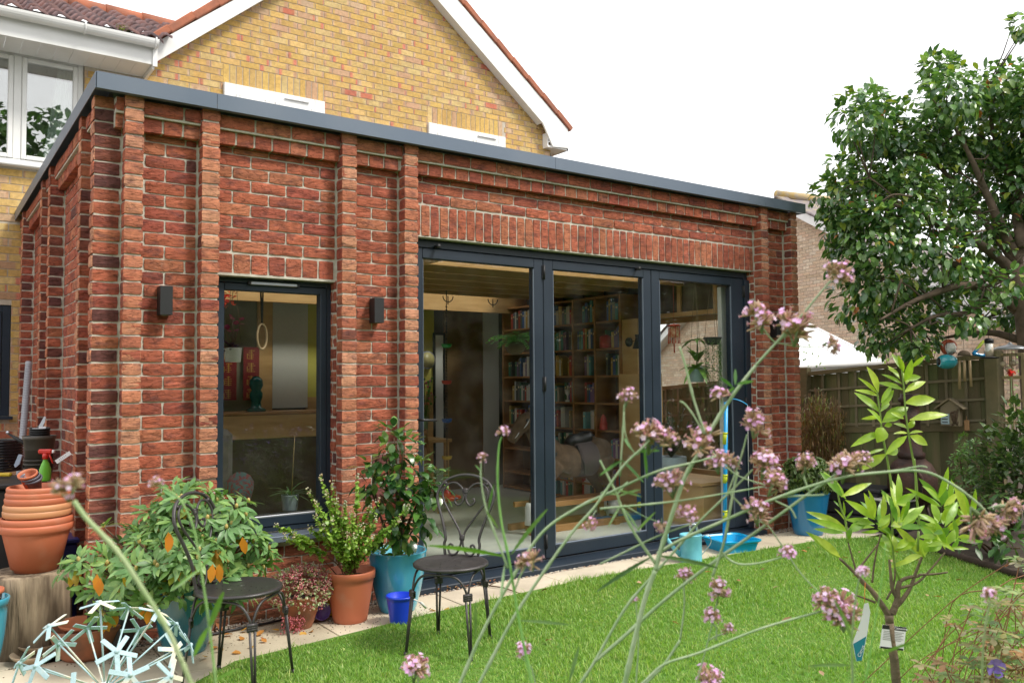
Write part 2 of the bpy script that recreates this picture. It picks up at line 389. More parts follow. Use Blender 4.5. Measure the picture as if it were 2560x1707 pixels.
ply = MAT('pine_plywood', (.62, .38, .16), (.50, .29, .11), scale=2.2, stretch=(1, 1, 7), rough=.5, bump=.05)
FR, LR = 0.10, 0.05     # front recessed face plane y, left recessed face plane x
XR = 6.15; YB = 4.5; TOP = 3.035
U_, V_, W_ = Vector((1, 0, 0)), Vector((0, 1, 0)), Vector((0, 0, 1))
ext = thing('brick_extension', 'single storey red brick extension with projecting brick ribs and grey metal roof edge', 'extension', (3, 2, 0))
WX0, WX1, WZ0, WZ1 = .618, 1.392, .475, 2.09
DX0, DX1, DZ1 = 1.95, 5.605, 2.4435
# mortar core walls (butted)
mb = MB()
for lo, hi in [((LR+.0085, FR+.0085, -.1), (WX0, .36, 3.03)), ((WX0, FR+.0085, -.1), (WX1, .36, WZ0)), ((WX0, FR+.0085, WZ1), (WX1, .36, 3.03)),
               ((WX1, FR+.0085, -.1), (DX0, .36, 3.03)), ((DX0, FR+.0085, DZ1), (DX1, .36, 3.03)), ((DX1, FR+.0085, -.1), (XR-.006, .36, 3.03)),
               ((LR+.0085, .36, -.1), (.33, YB, 3.03))]:
    mb.box(lo, hi)
# right wall with side window opening y .62-1.52 z .5-1.98
SY0, SY1, SZ0, SZ1 = .56, 2.05, .42, 2.10
for lo, hi in [((5.86, .36, -.1), (XR-.006, SY0, 3.03)), ((5.86, SY1, -.1), (XR-.006, YB, 3.03)), ((5.86, SY0, -.1), (XR-.006, SY1, SZ0)), ((5.86, SY0, SZ1), (XR-.006, SY1, 3.03))]:
    mb.box(lo, hi)
mb.build('wall_core', mortar, ext)
mb = MB()
F0 = (0, FR, 0); holes = [(WX0, WX1, WZ0, WZ1+.128), (DX0, DX1, -.2, DZ1+.225)]; ZO = .0455-.075
for (a, b, ph_) in [(.205, .505, 0), (.625, 1.385, .05), (1.50, 1.84, .08), (1.955, 5.60, .02), (5.715, 6.05, 0)]:
    wall_bricks(mb, F0, U_, -V_, a, b, -.07, 2.86, holes, red_col, phase=ph_, zoff=ZO)
wall_bricks(mb, F0, U_, -V_, .2, .21, -.075, 0, (), red_col)
# left face panels
PL = [(.10, .197), (.553, .648), (1.975, 2.08), (2.48, 2.585), (3.94, 4.045)]
for a, b in [(.205, .545), (.66, 1.967), (2.09, 2.472), (2.595, 3.932), (4.055, YB)]:
    wall_bricks(mb, (LR, 0, 0), V_, -U_, a, b, -.075, 2.86, (), red_col, zoff=ZO)
# right face (plain)
wall_bricks(mb, (XR, 0, 0), V_, U_, FR+.004, YB, 0, 3.03, [(SY0, SY1, SZ0, SZ1)], red_col, rough=.002)
# header course over the window
x = WX0+.006
while x < WX1-.03:
    e = min(x+.098, WX1-.004); brick(mb, Vector(F0), U_, W_, -V_, x, e, WZ1+.004, WZ1+.119, .10, red_col()); x = e+.011
# soldier course over the door
x = DX0+.008
while x < DX1-.03:
    e = min(x+.064, DX1-.004); brick(mb, Vector(F0), U_, W_, -V_, x, e, DZ1+.004, DZ1+.216, .10, vary(R.choice(REDS[:4]), .1)); x = e+.0112
# reveals of door and window
for (xx, sgn, z1_) in ((WX0, 1, WZ1), (WX1, -1, WZ1), (DX1, -1, DZ1)):
    k = 0
    while k*.075 < z1_-.02:
        if xx == DX1 or k*.075 > WZ0-.03:
            if k % 2: brick(mb, Vector((xx+sgn*.005, 0, 0)), V_, W_, U_*sgn, FR+.004, FR+.085, k*.075+.006, min(z1_, k*.075+.069), .02, red_col())
            else:
                brick(mb, Vector((xx+sgn*.005, 0, 0)), V_, W_, U_*sgn, FR+.004, FR+.04, k*.075+.006, min(z1_, k*.075+.069), .02, red_col())
                brick(mb, Vector((xx+sgn*.005, 0, 0)), V_, W_, U_*sgn, FR+.05, FR+.085, k*.075+.006, min(z1_, k*.075+.069), .02, red_col())
        k += 1
# corbel courses under the roof edge, front and left
def corbel(O, U, Nn, a, b):
    O = Vector(O); U = Vector(U); Nn = Vector(Nn); x = a+.004
    while x < b-.02:
        e = min(x+.1, b-.003); brick(mb, O+Nn*.05, U, W_, Nn, x, e, 2.862, 2.942, .05, vary(R.choice(ORANGE[3:]+REDS), .12)); x = e+.012
    for (s0, s1) in course_fill(a+.003, b-.003, a, .215, .011): brick(mb, O+Nn*.075, U, W_, Nn, s0, s1, 2.955, 3.028, .075, red_col())
for a, b in [(LR, .095), (.195, .513), (.615, 1.393), (1.494, 1.847), (1.949, 5.608), (5.71, 6.06), (6.15, 6.151)]: 
    if b-a > .03: corbel(F0, U_, -V_, a, b)
for a, b in [(.197, .553), (.648, 1.975), (2.08, 2.48), (2.585, 3.94), (4.045, YB)]: corbel((LR, 0, 0), V_, -U_, a, b)
wall = mb.build('wall', red_brick, ext)
# mortar slabs behind the corbels so that joints are pointed
mb = MB()
mb.box((LR+.002, FR-.042, 2.867), (XR-.03, FR+.004, 2.94)); mb.box((LR+.003, FR-.066, 2.9425), (XR-.03, FR+.003, 3.031))
mb.box((LR-.042, FR+.01, 2.867), (LR+.001, YB, 2.94)); mb.box((LR-.066, FR+.01, 2.9425), (LR+.001, YB, 3.031))
mb.box((DX0+.002, FR+.008, DZ1-.006), (DX1-.002, FR+.09, DZ1+.003)); mb.box((WX0+.002, FR+.004, WZ1-.012), (WX1-.002, FR+.085, WZ1+.003))
mb.build('corbel_mortar', mortar, ext)
# ribs (pilasters): stack of bricks, header to the outside, rough stretcher side
def rib_front(x0, x1, base=0):
    mb = MB(); O = Vector((0, 0, 0)); k = 0
    while k*.075 < 3.02:
        z0 = base+ZO+k*.075+.0055; z1 = z0+.064; c = red_col(True); cs = red_col(); j = rnd(-.0025, .0025); jx = rnd(-.002, .002)
        brick(mb, Vector((0, j, 0)), U_, W_, -V_, x0+jx, x1+jx, z0, z1, .006, c, rough=.0016, edge=.003)
        for (xx, sg) in ((x0+jx, -1), (x1+jx, 1)):
            brick(mb, Vector((xx, 0, 0)), V_, W_, U_*sg, j+.003, FR-.012 if k % 2 else FR-.004, z0, z1, .05, cs, rough=.003)
        k += 1
    o = mb.build('rib', red_brick, ext)
    mb = MB(); mb.box((x0+.007, .0085, 0), (x1-.007, FR+.0070, 3.008)); mb.build('rib_joint', mortar, o)
def rib_left(y0, y1):
    mb = MB(); k = -1; xo = LR-.10
    while k*.075 < 3.02:
        z0 = ZO+k*.075+.0055; z1 = z0+.064; c = red_col(True); cs = red_col(); j = rnd(-.0025, .0025)
        if R.random() < .35: cs = vary(R.choice(DARKS), .1)
        brick(mb, Vector((xo+j, 0, 0)), V_, W_, -U_, y0, y1, z0, z1, .006, c, rough=.0016, edge=.003)
        e = (LR+.036 if k % 2 else LR+.043) if y0 < .15 else (LR-.012 if k % 2 else LR-.002)
        brick(mb, Vector((0, y0, 0)), U_, W_, -V_, xo+j+.003, e, z0, z1, .05, cs, rough=.004)
        brick(mb, Vector((0, y1, 0)), U_, W_, V_, xo+j+.003, e, z0, z1, .03, cs, rough=.003)
        k += 1
    o = mb.build('rib', red_brick, ext)
    mb = MB(); mb.box((xo+.0085, y0+.007, -.07), (LR+.0070, y1-.007, 3.008)); mb.build('rib_joint', mortar, o)
for a, b in [(.095, .193), (.513, .615), (1.393, 1.494), (1.847, 1.949), (5.608, 5.71), (6.06, 6.15)]: rib_front(a, b)
for a, b in PL: rib_left(a, b)
# roof slab, roof-edge trim
mb = MB(); roofz = 3.031
RL = (.6, 5.6, 3.36, 4.0); RL_ADDED = (.5, 5.5, .40, 1.25)  # second opening is added, unseen from the camera, to brighten the room
def slab_holes(mb, x0, x1, y0, y1, z0, z1):
    for lo, hi in [((x0, y0, z0), (x1, RL_ADDED[2], z1)), ((x0, RL_ADDED[2], z0), (RL_ADDED[0], RL_ADDED[3], z1)), ((RL_ADDED[1], RL_ADDED[2], z0), (x1, RL_ADDED[3], z1)), ((x0, RL_ADDED[3], z0), (x1, RL[2], z1)),
                   ((x0, RL[2], z0), (RL[0], RL[3], z1)), ((RL[1], RL[2], z0), (x1, RL[3], z1)), ((x0, RL[3], z0), (x1, y1, z1))]: mb.box(lo, hi)
slab_holes(mb, LR, XR, FR, YB, roofz, 3.10)
mb.build('roof', MAT('grey_roof_membrane', (.18, .18, .19), (.22, .22, .22), rough=.8), ext)
for q in (RL, RL_ADDED):
    mb = MB(); mb.box((q[0], q[2], 3.101), (q[1], q[3], 3.108)); mb.build('roof_light_glass', glass, ext)  # the second pane covers the added opening
cop = None
joints = [-.045+.0, .583, 3.114, 5.615, 6.231]
xs = [-.06, .583, 3.114, 5.615, 6.231]
for i in range(4):
    mb = MB(); mb.cbox(((xs[i]+xs[i+1])/2, -.043, 3.0805), (xs[i+1]-xs[i]-.002, .006, .091), ch=.001)
    mb.cbox(((xs[i]+xs[i+1])/2, .05, 3.1255), (xs[i+1]-xs[i]-.002, .192, .004), ch=.001)
    mb.cbox(((xs[i]+xs[i+1])/2, -.025, 3.0368), (xs[i+1]-xs[i]-.002, .04, .003), ch=.001)
    mb.build('roof_edge_trim', anth_cop, ext)
ys = [-.04, 1.5, 3.0, YB]
for i in range(3):
    mb = MB(); mb.cbox((-.063, (ys[i]+ys[i+1])/2, 3.0805), (.006, ys[i+1]-ys[i]-.002, .091), ch=.001)
    mb.cbox((.03, (ys[i]+ys[i+1])/2+.1, 3.1225), (.18, ys[i+1]-ys[i]-.002, .004), ch=.001)
    mb.build('roof_edge_trim', anth_cop, ext)
mb = MB(); mb.box((6.228, -.04, 3.037), (6.234, YB, 3.126)); mb.build('roof_edge_trim', anth_cop, ext)

# ---------------- small window ----------------
def rect_frame(mb, x0, x1, z0, z1, w, y0, y1, wt=None, wb=None, ch=.003):
    wt = w if wt is None else wt; wb = w if wb is None else wb
    mb.cbox(((x0+w/2), (y0+y1)/2, (z0+z1)/2), (w, y1-y0, z1-z0), ch=ch)
    mb.cbox(((x1-w/2), (y0+y1)/2, (z0+z1)/2), (w, y1-y0, z1-z0), ch=ch)
    mb.cbox(((x0+x1)/2, (y0+y1)/2, z1-wt/2), (x1-x0-2*w, y1-y0, wt), ch=ch)
    mb.cbox(((x0+x1)/2, (y0+y1)/2, z0+wb/2), (x1-x0-2*w, y1-y0, wb), ch=ch)
mb = MB(); rect_frame(mb, WX0+.002, WX1-.002, .50, WZ1-.014, .032, .172, .25)
rect_frame(mb, WX0+.036, WX1-.036, .535, WZ1-.05, .042, .165, .235, wb=.058)
win = mb.build('window', anth, ext)
mb = MB(); mb.cbox((1.005, .176, .596), (.61, .018, .012), ch=.004); mb.build('glazing_bead', steel, win)
mb = MB(); mb.box((.69, .20, .59), (1.32, .224, 2.01)); mb.build('pane', glass, win)
mb = MB(); mb.cbox((1.005, .12, .485), (.80, .17, .012), ch=.002); mb.cbox((1.005, .036, .472), (.80, .006, .036), ch=.002); mb.build('sill', anth_cop, win)
mb = MB(); mb.cbox((1.00, .153, 2.045), (.30, .022, .02), ch=.004); mb.build('trickle_vent', steel, win)
mb = MB(); mb.cbox((.842, .153, 2.045), (.016, .024, .023), ch=.003); mb.cbox((1.158, .153, 2.045), (.016, .024, .023), ch=.003); mb.build('vent_end_cap', blackm, win)
# ---------------- folding doors ----------------
mb = MB()
rect_frame(mb, DX0+.004, DX1-.004, .0, DZ1-.012, .05, .175, .26, wt=.055, wb=.05)
mb.cbox(((DX0+DX1)/2, .09, .028), (DX1-DX0-.01, .17, .012), ch=.002); mb.cbox(((DX0+DX1)/2, .002, .008), (DX1-DX0-.01, .012, .05), ch=.003)
dr = mb.build('folding_door', anth, ext)
leaves_ = [(1.995, 3.146, 2.073, 3.058), (3.152, 4.318, 3.243, 4.227), (4.324, 5.53, 4.419, 5.359)]
for (a, b, ga, gb) in leaves_:
    mb = MB(); y0, y1 = .165, .235
    for (p, q) in ((a, ga), (gb, b)): mb.cbox(((p+q)/2, (y0+y1)/2, 1.215), (q-p, y1-y0, 2.31), ch=.004)
    mb.cbox(((ga+gb)/2, (y0+y1)/2, 2.335), (gb-ga, y1-y0, .07), ch=.004); mb.cbox(((ga+gb)/2, (y0+y1)/2, .105), (gb-ga, y1-y0, .09), ch=.004)
    mb.build('door_leaf', anth, dr)
    mb = MB(); mb.box((ga-.01, .196, .14), (gb+.01, .222, 2.31)); mb.build('pane', glass, dr)
    mb = MB(); mb.cbox(((ga+gb)/2, .172, .157), (gb-ga, .02, .012), ch=.004); mb.cbox((ga+.004, .172, 1.22), (.008, .016, 2.14)); mb.cbox((gb-.004, .172, 1.22), (.008, .016, 2.14)); mb.build('glazing_bead', anth_cop, dr)
mb = MB(); mb.cbox((5.567, .172, 1.2), (.066, .05, 2.32)); mb.build('side_post', anth, dr)
for (hx, hz) in ((3.149, 2.27), (3.149, 1.40), (3.149, .19), (5.53, 2.25), (5.53, 1.2), (5.53, .2)):
    mb = MB(); mb.tube([(hx, .155, hz-.055), (hx, .155, hz+.055)], .010, 10); mb.cbox((hx, .163, hz), (.034, .01, .11)); mb.build('hinge', blackm, dr)
for hx, hz in ((2.18, 2.385), (4.14, 2.365)):
    mb = MB(); mb.tube([(hx, .17, hz), (hx, .12, hz)], .012, 12); mb.tube([(hx, .12, hz), (hx, .112, hz)], .016, 12); mb.build('door_stop', blackm, dr)
hd = MB(); hd.cbox((2.035, .158, 1.12), (.026, .012, .20)); hd.tube([(2.035, .155, 1.16), (2.035, .115, 1.16), (2.045, .108, 1.16), (2.15, .108, 1.155)], .009, 10)
hd.build('handle', blackm, dr)

# ---------------- wall lights ----------------
def wall_light(x0, label):
    t = thing('wall_light', label, 'outdoor wall light', (x0, FR, 1.9), 'black box lights on the brick wall')
    mb = MB(); mb.cbox((x0, .055, 1.90), (.068, .082, .165), ch=.0015)
    mb.build('lamp_body', MAT('black_powder_coat', (.018, .018, .02), rough=.5, bump=.1, bscale=400), t)
    mb = MB(); mb.tube([(x0, .055, 1.820), (x0, .055, 1.815)], .024, 14); mb.tube([(x0, .055, 1.98), (x0, .055, 1.9845)], .024, 14)
    mb.build('lens', MAT('lens_glass', (.2, .2, .2), rough=.1), t)
wall_light(.327, 'black box wall light between the two ribs left of the small window')
wall_light(1.663, 'black box wall light between the small window and the folding door')
wall_light(5.86, 'black box wall light at the far right, past the folding door')
# ---------------- the old house behind ----------------
GYW = 4.5
YEL = [(.57, .37, .13), (.59, .40, .155), (.54, .345, .115), (.59, .43, .19), (.56, .365, .135), (.58, .38, .12)]
PNK = [(.54, .33, .20), (.56, .38, .24), (.50, .30, .18)]
def yel_ends():
    f = lambda: (vary(R.choice(PNK), .06) if R.random() < .55 else (vary((.56, .20, .13), .1) if R.random() < .22 else None))
    a, b = f(), f(); m = vary(R.choice(YEL), .05)
    return (a or m, b or m, rnd(.06, .26), rnd(.06, .26))
def yel_col():
    r = R.random()
    return vary(R.choice(YEL), .10) if r > .12 else (vary(R.choice(PNK), .08) if r > .012 else vary((.5, .16, .10), .15))
house = thing('yellow_brick_house', 'two storey yellow brick house behind the extension, gable with white bargeboards', 'house', (3, 6, 0))
ymort = MAT('tan_mortar', (.46, .40, .32), (.54, .48, .39), scale=20, rough=.95, bump=.3, bscale=150)
yb = 4.36
lA, lB = gy(395, 104, yb), gy(586, 0, yb); rA, rB = gy(1144, 0, yb), gy(1433, 340, yb)
lC, lD = gy(391, 150, yb), gy(654, 0, yb); rC, rD = gy(1094, 0, yb), gy(1371, 324, yb)
def line(a, b): m = (b.z-a.z)/(b.x-a.x); return m, a.z-m*a.x
mlU, blU = line(lA, lB); mrU, brU = line(rA, rB); mlL, blL = line(lC, lD); mrL, brL = line(rC, rD)
axU = (brU-blU)/(mlU-mrU); azU = mlU*axU+blU; axL = (brL-blL)/(mlL-mrL); azL = mlL*axL+blL
def clip(seg, z):
    a, b = seg; lo = -3.0; hi = 6.64
    if z > 4.72: lo = 1.13 if z < 4.85 else (z-.13-blL)/mlL
    if z > 5.0: hi = (z-.13-brL)/mrL
    a = max(a, lo); b = min(b, hi); return [(a, b)] if b-a > .03 else []
W1 = (-1.35, .53, 3.60, 4.75)
W2 = (1.937, 3.15, 3.3, 4.82); W3 = (4.587, 5.825, 3.3, 4.82); W4 = (-1.6, -.08, 1.09, 2.2)
mb = MB()
wall_bricks(mb, (0, GYW, 0), U_, -V_, -3.0, .05, -.1, 3.0, [W4], yel_col, g=.011, depth=.012, rough=0, endf=yel_ends)
wall_bricks(mb, (0, GYW, 0), U_, -V_, -3.0, 7.0, 3.0, 7.3, [W1, (W2[0], W2[1], W2[2], 5.042), (W3[0], W3[1], W3[2], 5.042)], yel_col, depth=.012, rough=0, sp=clip, zoff=.017, endf=yel_ends)
for W in (W2, W3):
    x = W[0]+.004
    while x < W[1]-.03:
        e = min(x+.064, W[1]-.004); brick(mb, Vector((0, GYW, 0)), U_, W_, -V_, x, e, W[3]+.005, W[3]+.218, .02, yel_col(), 0); x = e+.0115
wall_bricks(mb, (6.64, 0, 0), V_, U_, GYW, 9.5, 2.9, 4.85, (), yel_col, depth=.012, rough=0)
mb.build('wall', yellow_brick, house)
mb = MB()
mb.box((-3, GYW+.006, -.1), (LR, GYW+.25, W4[2])); mb.box((W4[1], GYW+.006, W4[2]), (LR, GYW+.25, W4[3])); mb.box((-3, GYW+.006, W4[2]), (W4[0], GYW+.25, W4[3])); mb.box((-3, GYW+.006, W4[3]), (LR, GYW+.25, 3.0))
mb.box((-3, GYW+.006, 3.0), (1.1, GYW+.25, W1[2])); mb.box((-3, GYW+.006, W1[2]), (W1[0], GYW+.25, W1[3])); mb.box((W1[1], GYW+.006, W1[2]), (1.1, GYW+.25, W1[3]))
mb.prism([(1.1, 3.0), (1.1, 4.78), (axL, azL), (6.634, 4.85), (6.634, 3.0)], (0, GYW+.25, 0), U_, W_, -V_, .244)
mb.build('wall_core', ymort, house)
mb = MB(); mb.box((-3, GYW+2, 2.5), (6.6, GYW+2.1, 4.8)); mb.box((-3, GYW+.26, 2.6), (6.6, GYW+2, 2.7)); mb.box((-3, GYW+.26, 4.76), (6.6, GYW+2, 4.8)); mb.box((-3.1, GYW+.26, 2.5), (-3, GYW+2, 4.8))
mb.box((-3, GYW+1.2, -.1), (.05, GYW+1.3, 2.5)); mb.build('upstairs_room', MAT('dim_room_wall', (.35, .33, .30), rough=.9), house)
# bargeboards
mb = MB()
xl = 1.12; zl0 = mlU*xl+blU; xr = 6.86
mb.prism([(xl, mlL*xl+blL-.02), (axL, azL), (axU, azU), (xl, zl0)], (0, yb, 0), U_, W_, V_, .025)
mb.prism([(axL, azL), (6.40, mrL*6.40+brL), (6.58, 4.78), (xr, 4.80), (xr, mrU*xr+brU), (axU, azU)], (0, yb, 0), U_, W_, V_, .025)
mb.box((6.50, yb+.025, 4.77), (6.88, 4.62, 4.80)); mb.box((6.855, yb+.025, 4.77), (6.88, 9.3, 4.97)); mb.box((6.50, yb+.03, 4.80), (6.52, GYW+.05, 4.98))
mb.build('bargeboard', upvc, house)
mb = MB(); mb.prism([(xl+.05, mlL*(xl+.05)+blL+.005), (axL, azL+.005), (6.40, mrL*6.40+brL+.005), (6.40, mrL*6.40+brL+.025), (axL, azL+.03), (xl+.05, mlL*(xl+.05)+blL+.03)], (0, yb+.0255, 0), U_, W_, V_, GYW-yb+.02)
mb.build('verge_soffit', upvc, house)
# verge tiles
terr = MAT('terracotta_roof_tile', (.40, .13, .065), (.26, .10, .06), scale=6, rough=.8, bump=.4, bscale=60, attr=False)
mb = MB()
def verge(m, b, xa, xb, step):
    n = int(abs(xb-xa)*math.sqrt(1+m*m)/step); d = Vector((1, 0, m)).normalized() if xb > xa else Vector((-1, 0, -m)).normalized()
    p = Vector((xa, yb-.012, m*xa+b)); nrm = Vector((-m, 0, 1)).normalized()
    for i in range(n):
        o = p+d*(i*step); h = .085
        M = frame(o+nrm*(.005), d, Vector((0, 1, 0)), nrm)
        M = M @ Matrix.Rotation(math.radians(2.2)*(-1), 4, 'Y')
        mb.cbox((step*.52, .1, h*.5), (step*1.08, .22, h), M, ch=.012)
verge(mlU, blU, xl-.02, axU, .33); verge(mrU, brU, xr+.03, axU, .33)
mb.build('verge_tile', terr, house)
# main roof slabs
mb = MB()
for (x0, x1, m, b) in ((xl, axU, mlU, blU), (xr, axU, mrU, brU)):
    z0 = m*x0+b; z1 = azU
    vs = [Vector((x0, yb+.12, z0)), Vector((x1, yb+.12, z1)), Vector((x1, 9.5, z1)), Vector((x0, 9.5, z0))]
    mb.add(vs+[v-Vector((0, 0, .06)) for v in vs], [(0, 1, 2, 3), (7, 6, 5, 4), (0, 4, 5, 1), (1, 5, 6, 2), (2, 6, 7, 3), (3, 7, 4, 0)])
mb.build('roof', terr, house)
# wing roof of pantiles, with gutter, fascia and soffit
mb = MB(); pt = .55*0+.48; y0r, z0r = 3.97, 4.955; step = .31
rows = int(2.75/step); dsl = Vector((0, 1, pt)).normalized(); ns = Vector((0, -pt, 1)).normalized()
for r_ in range(rows):
    xs_ = -3.2; base = Vector((0, y0r, z0r))+dsl*(r_*step); zc = base.z
    xe = 1.12+max(0, (zc-4.9)/.8); n = int((xe-xs_)/.03)
    vs = []; F = []
    for k in range(n+1):
        x = xs_+k*.03+.0; ph = (x % .205)/.205; h = .030*math.sin(ph*2*math.pi)+.012*math.sin(ph*4*math.pi+.6)
        jz = .004*noise.noise(Vector((math.floor(x/.205)*3.1, r_*5.3, 0)))*2
        for (t, up) in ((0, -.004), (0, .024), (step*1.03, -.003)):
            vs.append(Vector((x, 0, 0))+base+dsl*t+ns*(h+up+jz))
    for k in range(n):
        a = k*3; F += [(a, a+3, a+4, a+1), (a+1, a+4, a+5, a+2)]
    for k in range(0, 1): pass
    o = mb.add(vs, F, None, True)
    for k in range(n+1):
        c = math.floor((xs_+k*.03)/.205); rr = random.Random(int(c)*97+r_*13); cc = rr.uniform(.75, 1.2)
        for q in range(3): mb.c[o+k*3+q] = (cc, cc*.97, cc)
mb.build('pantile_roof', MAT('dark_pantile', (.20, .105, .09), (.10, .07, .075), scale=7, rough=.75, bump=.4, bscale=50, attr=True), house)
mb = MB(); mb.box((-3.2, 4.0, 4.93), (1.08, 4.045, 4.975)); mb.build('eaves_gap_shade', MAT('dark_gap', (.05, .04, .04), rough=1), house)  # added dark strip standing for shade in the gaps under the tiles
zr = z0r+pt*(rows*step*dsl.y)
mb = MB()
for i in range(14): 
    x = -3.2+i*.42
    if x < 2.2: mb.tube([(x, y0r+rows*step*dsl.y+.05, zr+.0), (x+.44, y0r+rows*step*dsl.y+.05, zr+.0)], [.11, .10], 12)
mb.build('ridge_tile', terr, house)
mb = MB()
mb.box((-3.2, 4.05, 4.70), (1.115, 4.07, 4.90)); mb.box((1.09, 4.071, 4.66), (1.115, GYW+.05, 4.95)); mb.box((1.09, 4.03, 4.68), (1.135, 4.049, 4.95)); mb.build('fascia', upvc, house)
mb = MB()
n = 30
for i in range(n): mb.box((-3.2+i*.143, 4.071, 4.705), (-3.2+i*.143+.140, GYW+.003, 4.717))
mb.build('soffit_board', upvc, house)
mb = MB()
vs = []; F = []; nn = 10
for i, x in enumerate((-3.2, 1.13)):
    for j in range(nn+1):
        a = math.pi*(1.0+j/nn); vs.append(Vector((x, 3.985+.062*math.cos(a), 4.93+.075*math.sin(a))))
    for j in range(nn+1):
        a = math.pi*(2.0-j/nn); vs.append(Vector((x, 3.985+.056*math.cos(a), 4.93+.069*math.sin(a))))
k = 2*(nn+1); F = [(j, (j+1) % k, k+(j+1) % k, k+j) for j in range(k)]; F += [tuple(range(k, 2*k))]
mb.add(vs, F, None, False)
mb.build('gutter', upvc, house)
mb = MB()
for x in (-1.6, -.55, .45, 1.10): mb.tube([(x, 3.985+.066*math.cos(a), 4.93+.08*math.sin(a)) for a in [math.pi*(.95+i/9*1.05) for i in range(10)]], .008, 6)
mb.build('gutter_bracket', upvc, house)
mb = MB(); mb.tube([(x*.01+.78, 3.99+.05*rnd(0, 1), 4.96+rnd(0, .02)) for x in range(8)], .028, 8, (1, 1, 1)); 
for i in range(120):
    p = Vector((.80+rnd(-.07, .09), 3.97+rnd(-.02, .06), 4.95+rnd(-.01, .05))); mb.leaf(p, jit((0, 0, 1), .7), (1, 0, 0), rnd(.02, .05), .008, .2, 0)
mb.build('moss', MAT('gutter_moss', (.20, .24, .03), rough=.9), house)
# windows of the old house
cglass = glass_mat('coated_glass', (.85, .9, .88), 4.2, .01)
def up_window(W, mull, name='window', fr=.055, yf=GYW+.03):
    x0, x1, z0, z1 = W; mb = MB(); rect_frame(mb, x0+.004, x1-.004, z0, z1-.004, fr, yf, yf+.07, ch=.006)
    for m in mull: mb.cbox((m, yf+.035, (z0+z1)/2), (.07, .075, z1-z0-2*fr), ch=.006)
    cuts = [x0+fr]+[c for m in mull for c in (m-.035, m+.035)]+[x1-fr]
    for a, b in zip(cuts[::2], cuts[1::2]): rect_frame(mb, a+.002, b-.002, z0+fr+.002, z1-fr-.006, .045, yf-.012, yf+.05, ch=.008)
    o = mb.build(name, upvc, house)
    for a, b in zip(cuts[::2], cuts[1::2]):
        mb = MB(); mb.box((a+.04, yf+.015, z0+fr+.04), (b-.04, yf+.038, z1-fr-.04)); mb.build('pane', cglass, o)
    mb = MB(); mb.cbox(((x0+x1)/2, yf-.05, z0-.02), (x1-x0+.08, .16, .04), ch=.01); mb.build('sill', upvc, o)
    return o
w1 = up_window(W1, (-.72, -.062))
mb = MB()
for k in range(60):
    t = k/59; x = .18+.30*t
    pass
vs = []; F = []
for j in range(2):
    for k in range(61):
        t = k/60; xb_ = (.30 if j == 0 else .16)+(.19 if j == 0 else .32)*t
        vs.append(Vector((xb_, GYW+.14+.02*math.sin(t*38), 4.66 if j == 0 else 3.55)))
F = [(k, k+1, 62+k, 61+k) for k in range(60)]
mb.add(vs, F, None, True); mb.build('curtain', MAT('pale_curtain', (.84, .88, .84), rough=.9), w1)
w2 = up_window(W2, (2.49,), yf=GYW-.04, fr=.13); w3 = up_window(W3, (5.24,), yf=GYW-.04, fr=.13)
mb = MB()
for c, ww in ((2.79, w2), (5.5, w3)): mb = MB(); mb.cbox((c, GYW-.052, 4.76), (.30, .02, .014), ch=.003); mb.build('trickle_vent', upvc, ww)
mb = MB(); x0, x1, z0, z1 = W4; rect_frame(mb, x0, x1-.004, z0+.03, z1, .07, GYW+.02, GYW+.09); rect_frame(mb, x0+.075, x1-.08, z0+.105, z1-.075, .05, GYW+.012, GYW+.07); mb.cbox(((x0+x1)/2, GYW-.02, z0+.012), (x1-x0+.05, .1, .03))
wn = mb.build('window', anth, house)
mb = MB(); mb.box((x0+.12, GYW+.04, z0+.15), (x1-.12, GYW+.06, z1-.12)); mb.build('pane', glass, wn)

# ---------------- neighbour's house ----------------
P0 = at(1997, 600, 19.9); DR = Vector((.255, .967, 0)).normalized(); NR = Vector((-.967, .255, 0)).normalized()   # wall runs along DR, faces NR
BUF = [(.60, .46, .34), (.64, .50, .37), (.56, .42, .30), (.62, .45, .32), (.66, .54, .41)]
def buf_col(): return vary(R.choice(BUF), .10)
nh = thing('neighbour_house', 'pale buff brick house with dark roof and white bargeboard beyond the fence', 'house', (P0.x, P0.y, 0))
apz = 5.75; slope = .545; t0 = .38
def nclip(seg, z):
    a, b = seg; h = (apz-.05-z)/slope
    a = max(a, t0-h); b = min(b, t0+h); return [(a, b)] if b-a > .05 else []
mb = MB(); Ob = Vector((P0.x, P0.y, 0))
wall_bricks(mb, Ob, DR, NR, -9, 7.5, .6, 5.75, [(-6.75, -5.9, 2.35, 2.75), (-4.5, -3.75, 2.4, 3.3)], buf_col, depth=.01, rough=0, sp=nclip, g=.012)
mb.build('wall', buff_brick, nh)
mb = MB()
def NP(t, z, o=0): return Ob+DR*t+NR*o+Vector((0, 0, z))
poly = [(-9, 0), (7.5, 0), (7.5, apz-(7.5-t0)*slope), (t0, apz), (-9, apz-(t0+9)*slope)]
n = len(poly); a = [NP(u, v, -.008) for u, v in poly]; b = [NP(u, v, -.3) for u, v in poly]
mb.add(a+b, [tuple(range(n)), tuple(range(n, 2*n))[::-1]]+[(i, (i+1) % n, n+(i+1) % n, n+i) for i in range(n)]); mb.build('wall_core', MAT('grey_mortar', (.40, .36, .30), rough=.95), nh)
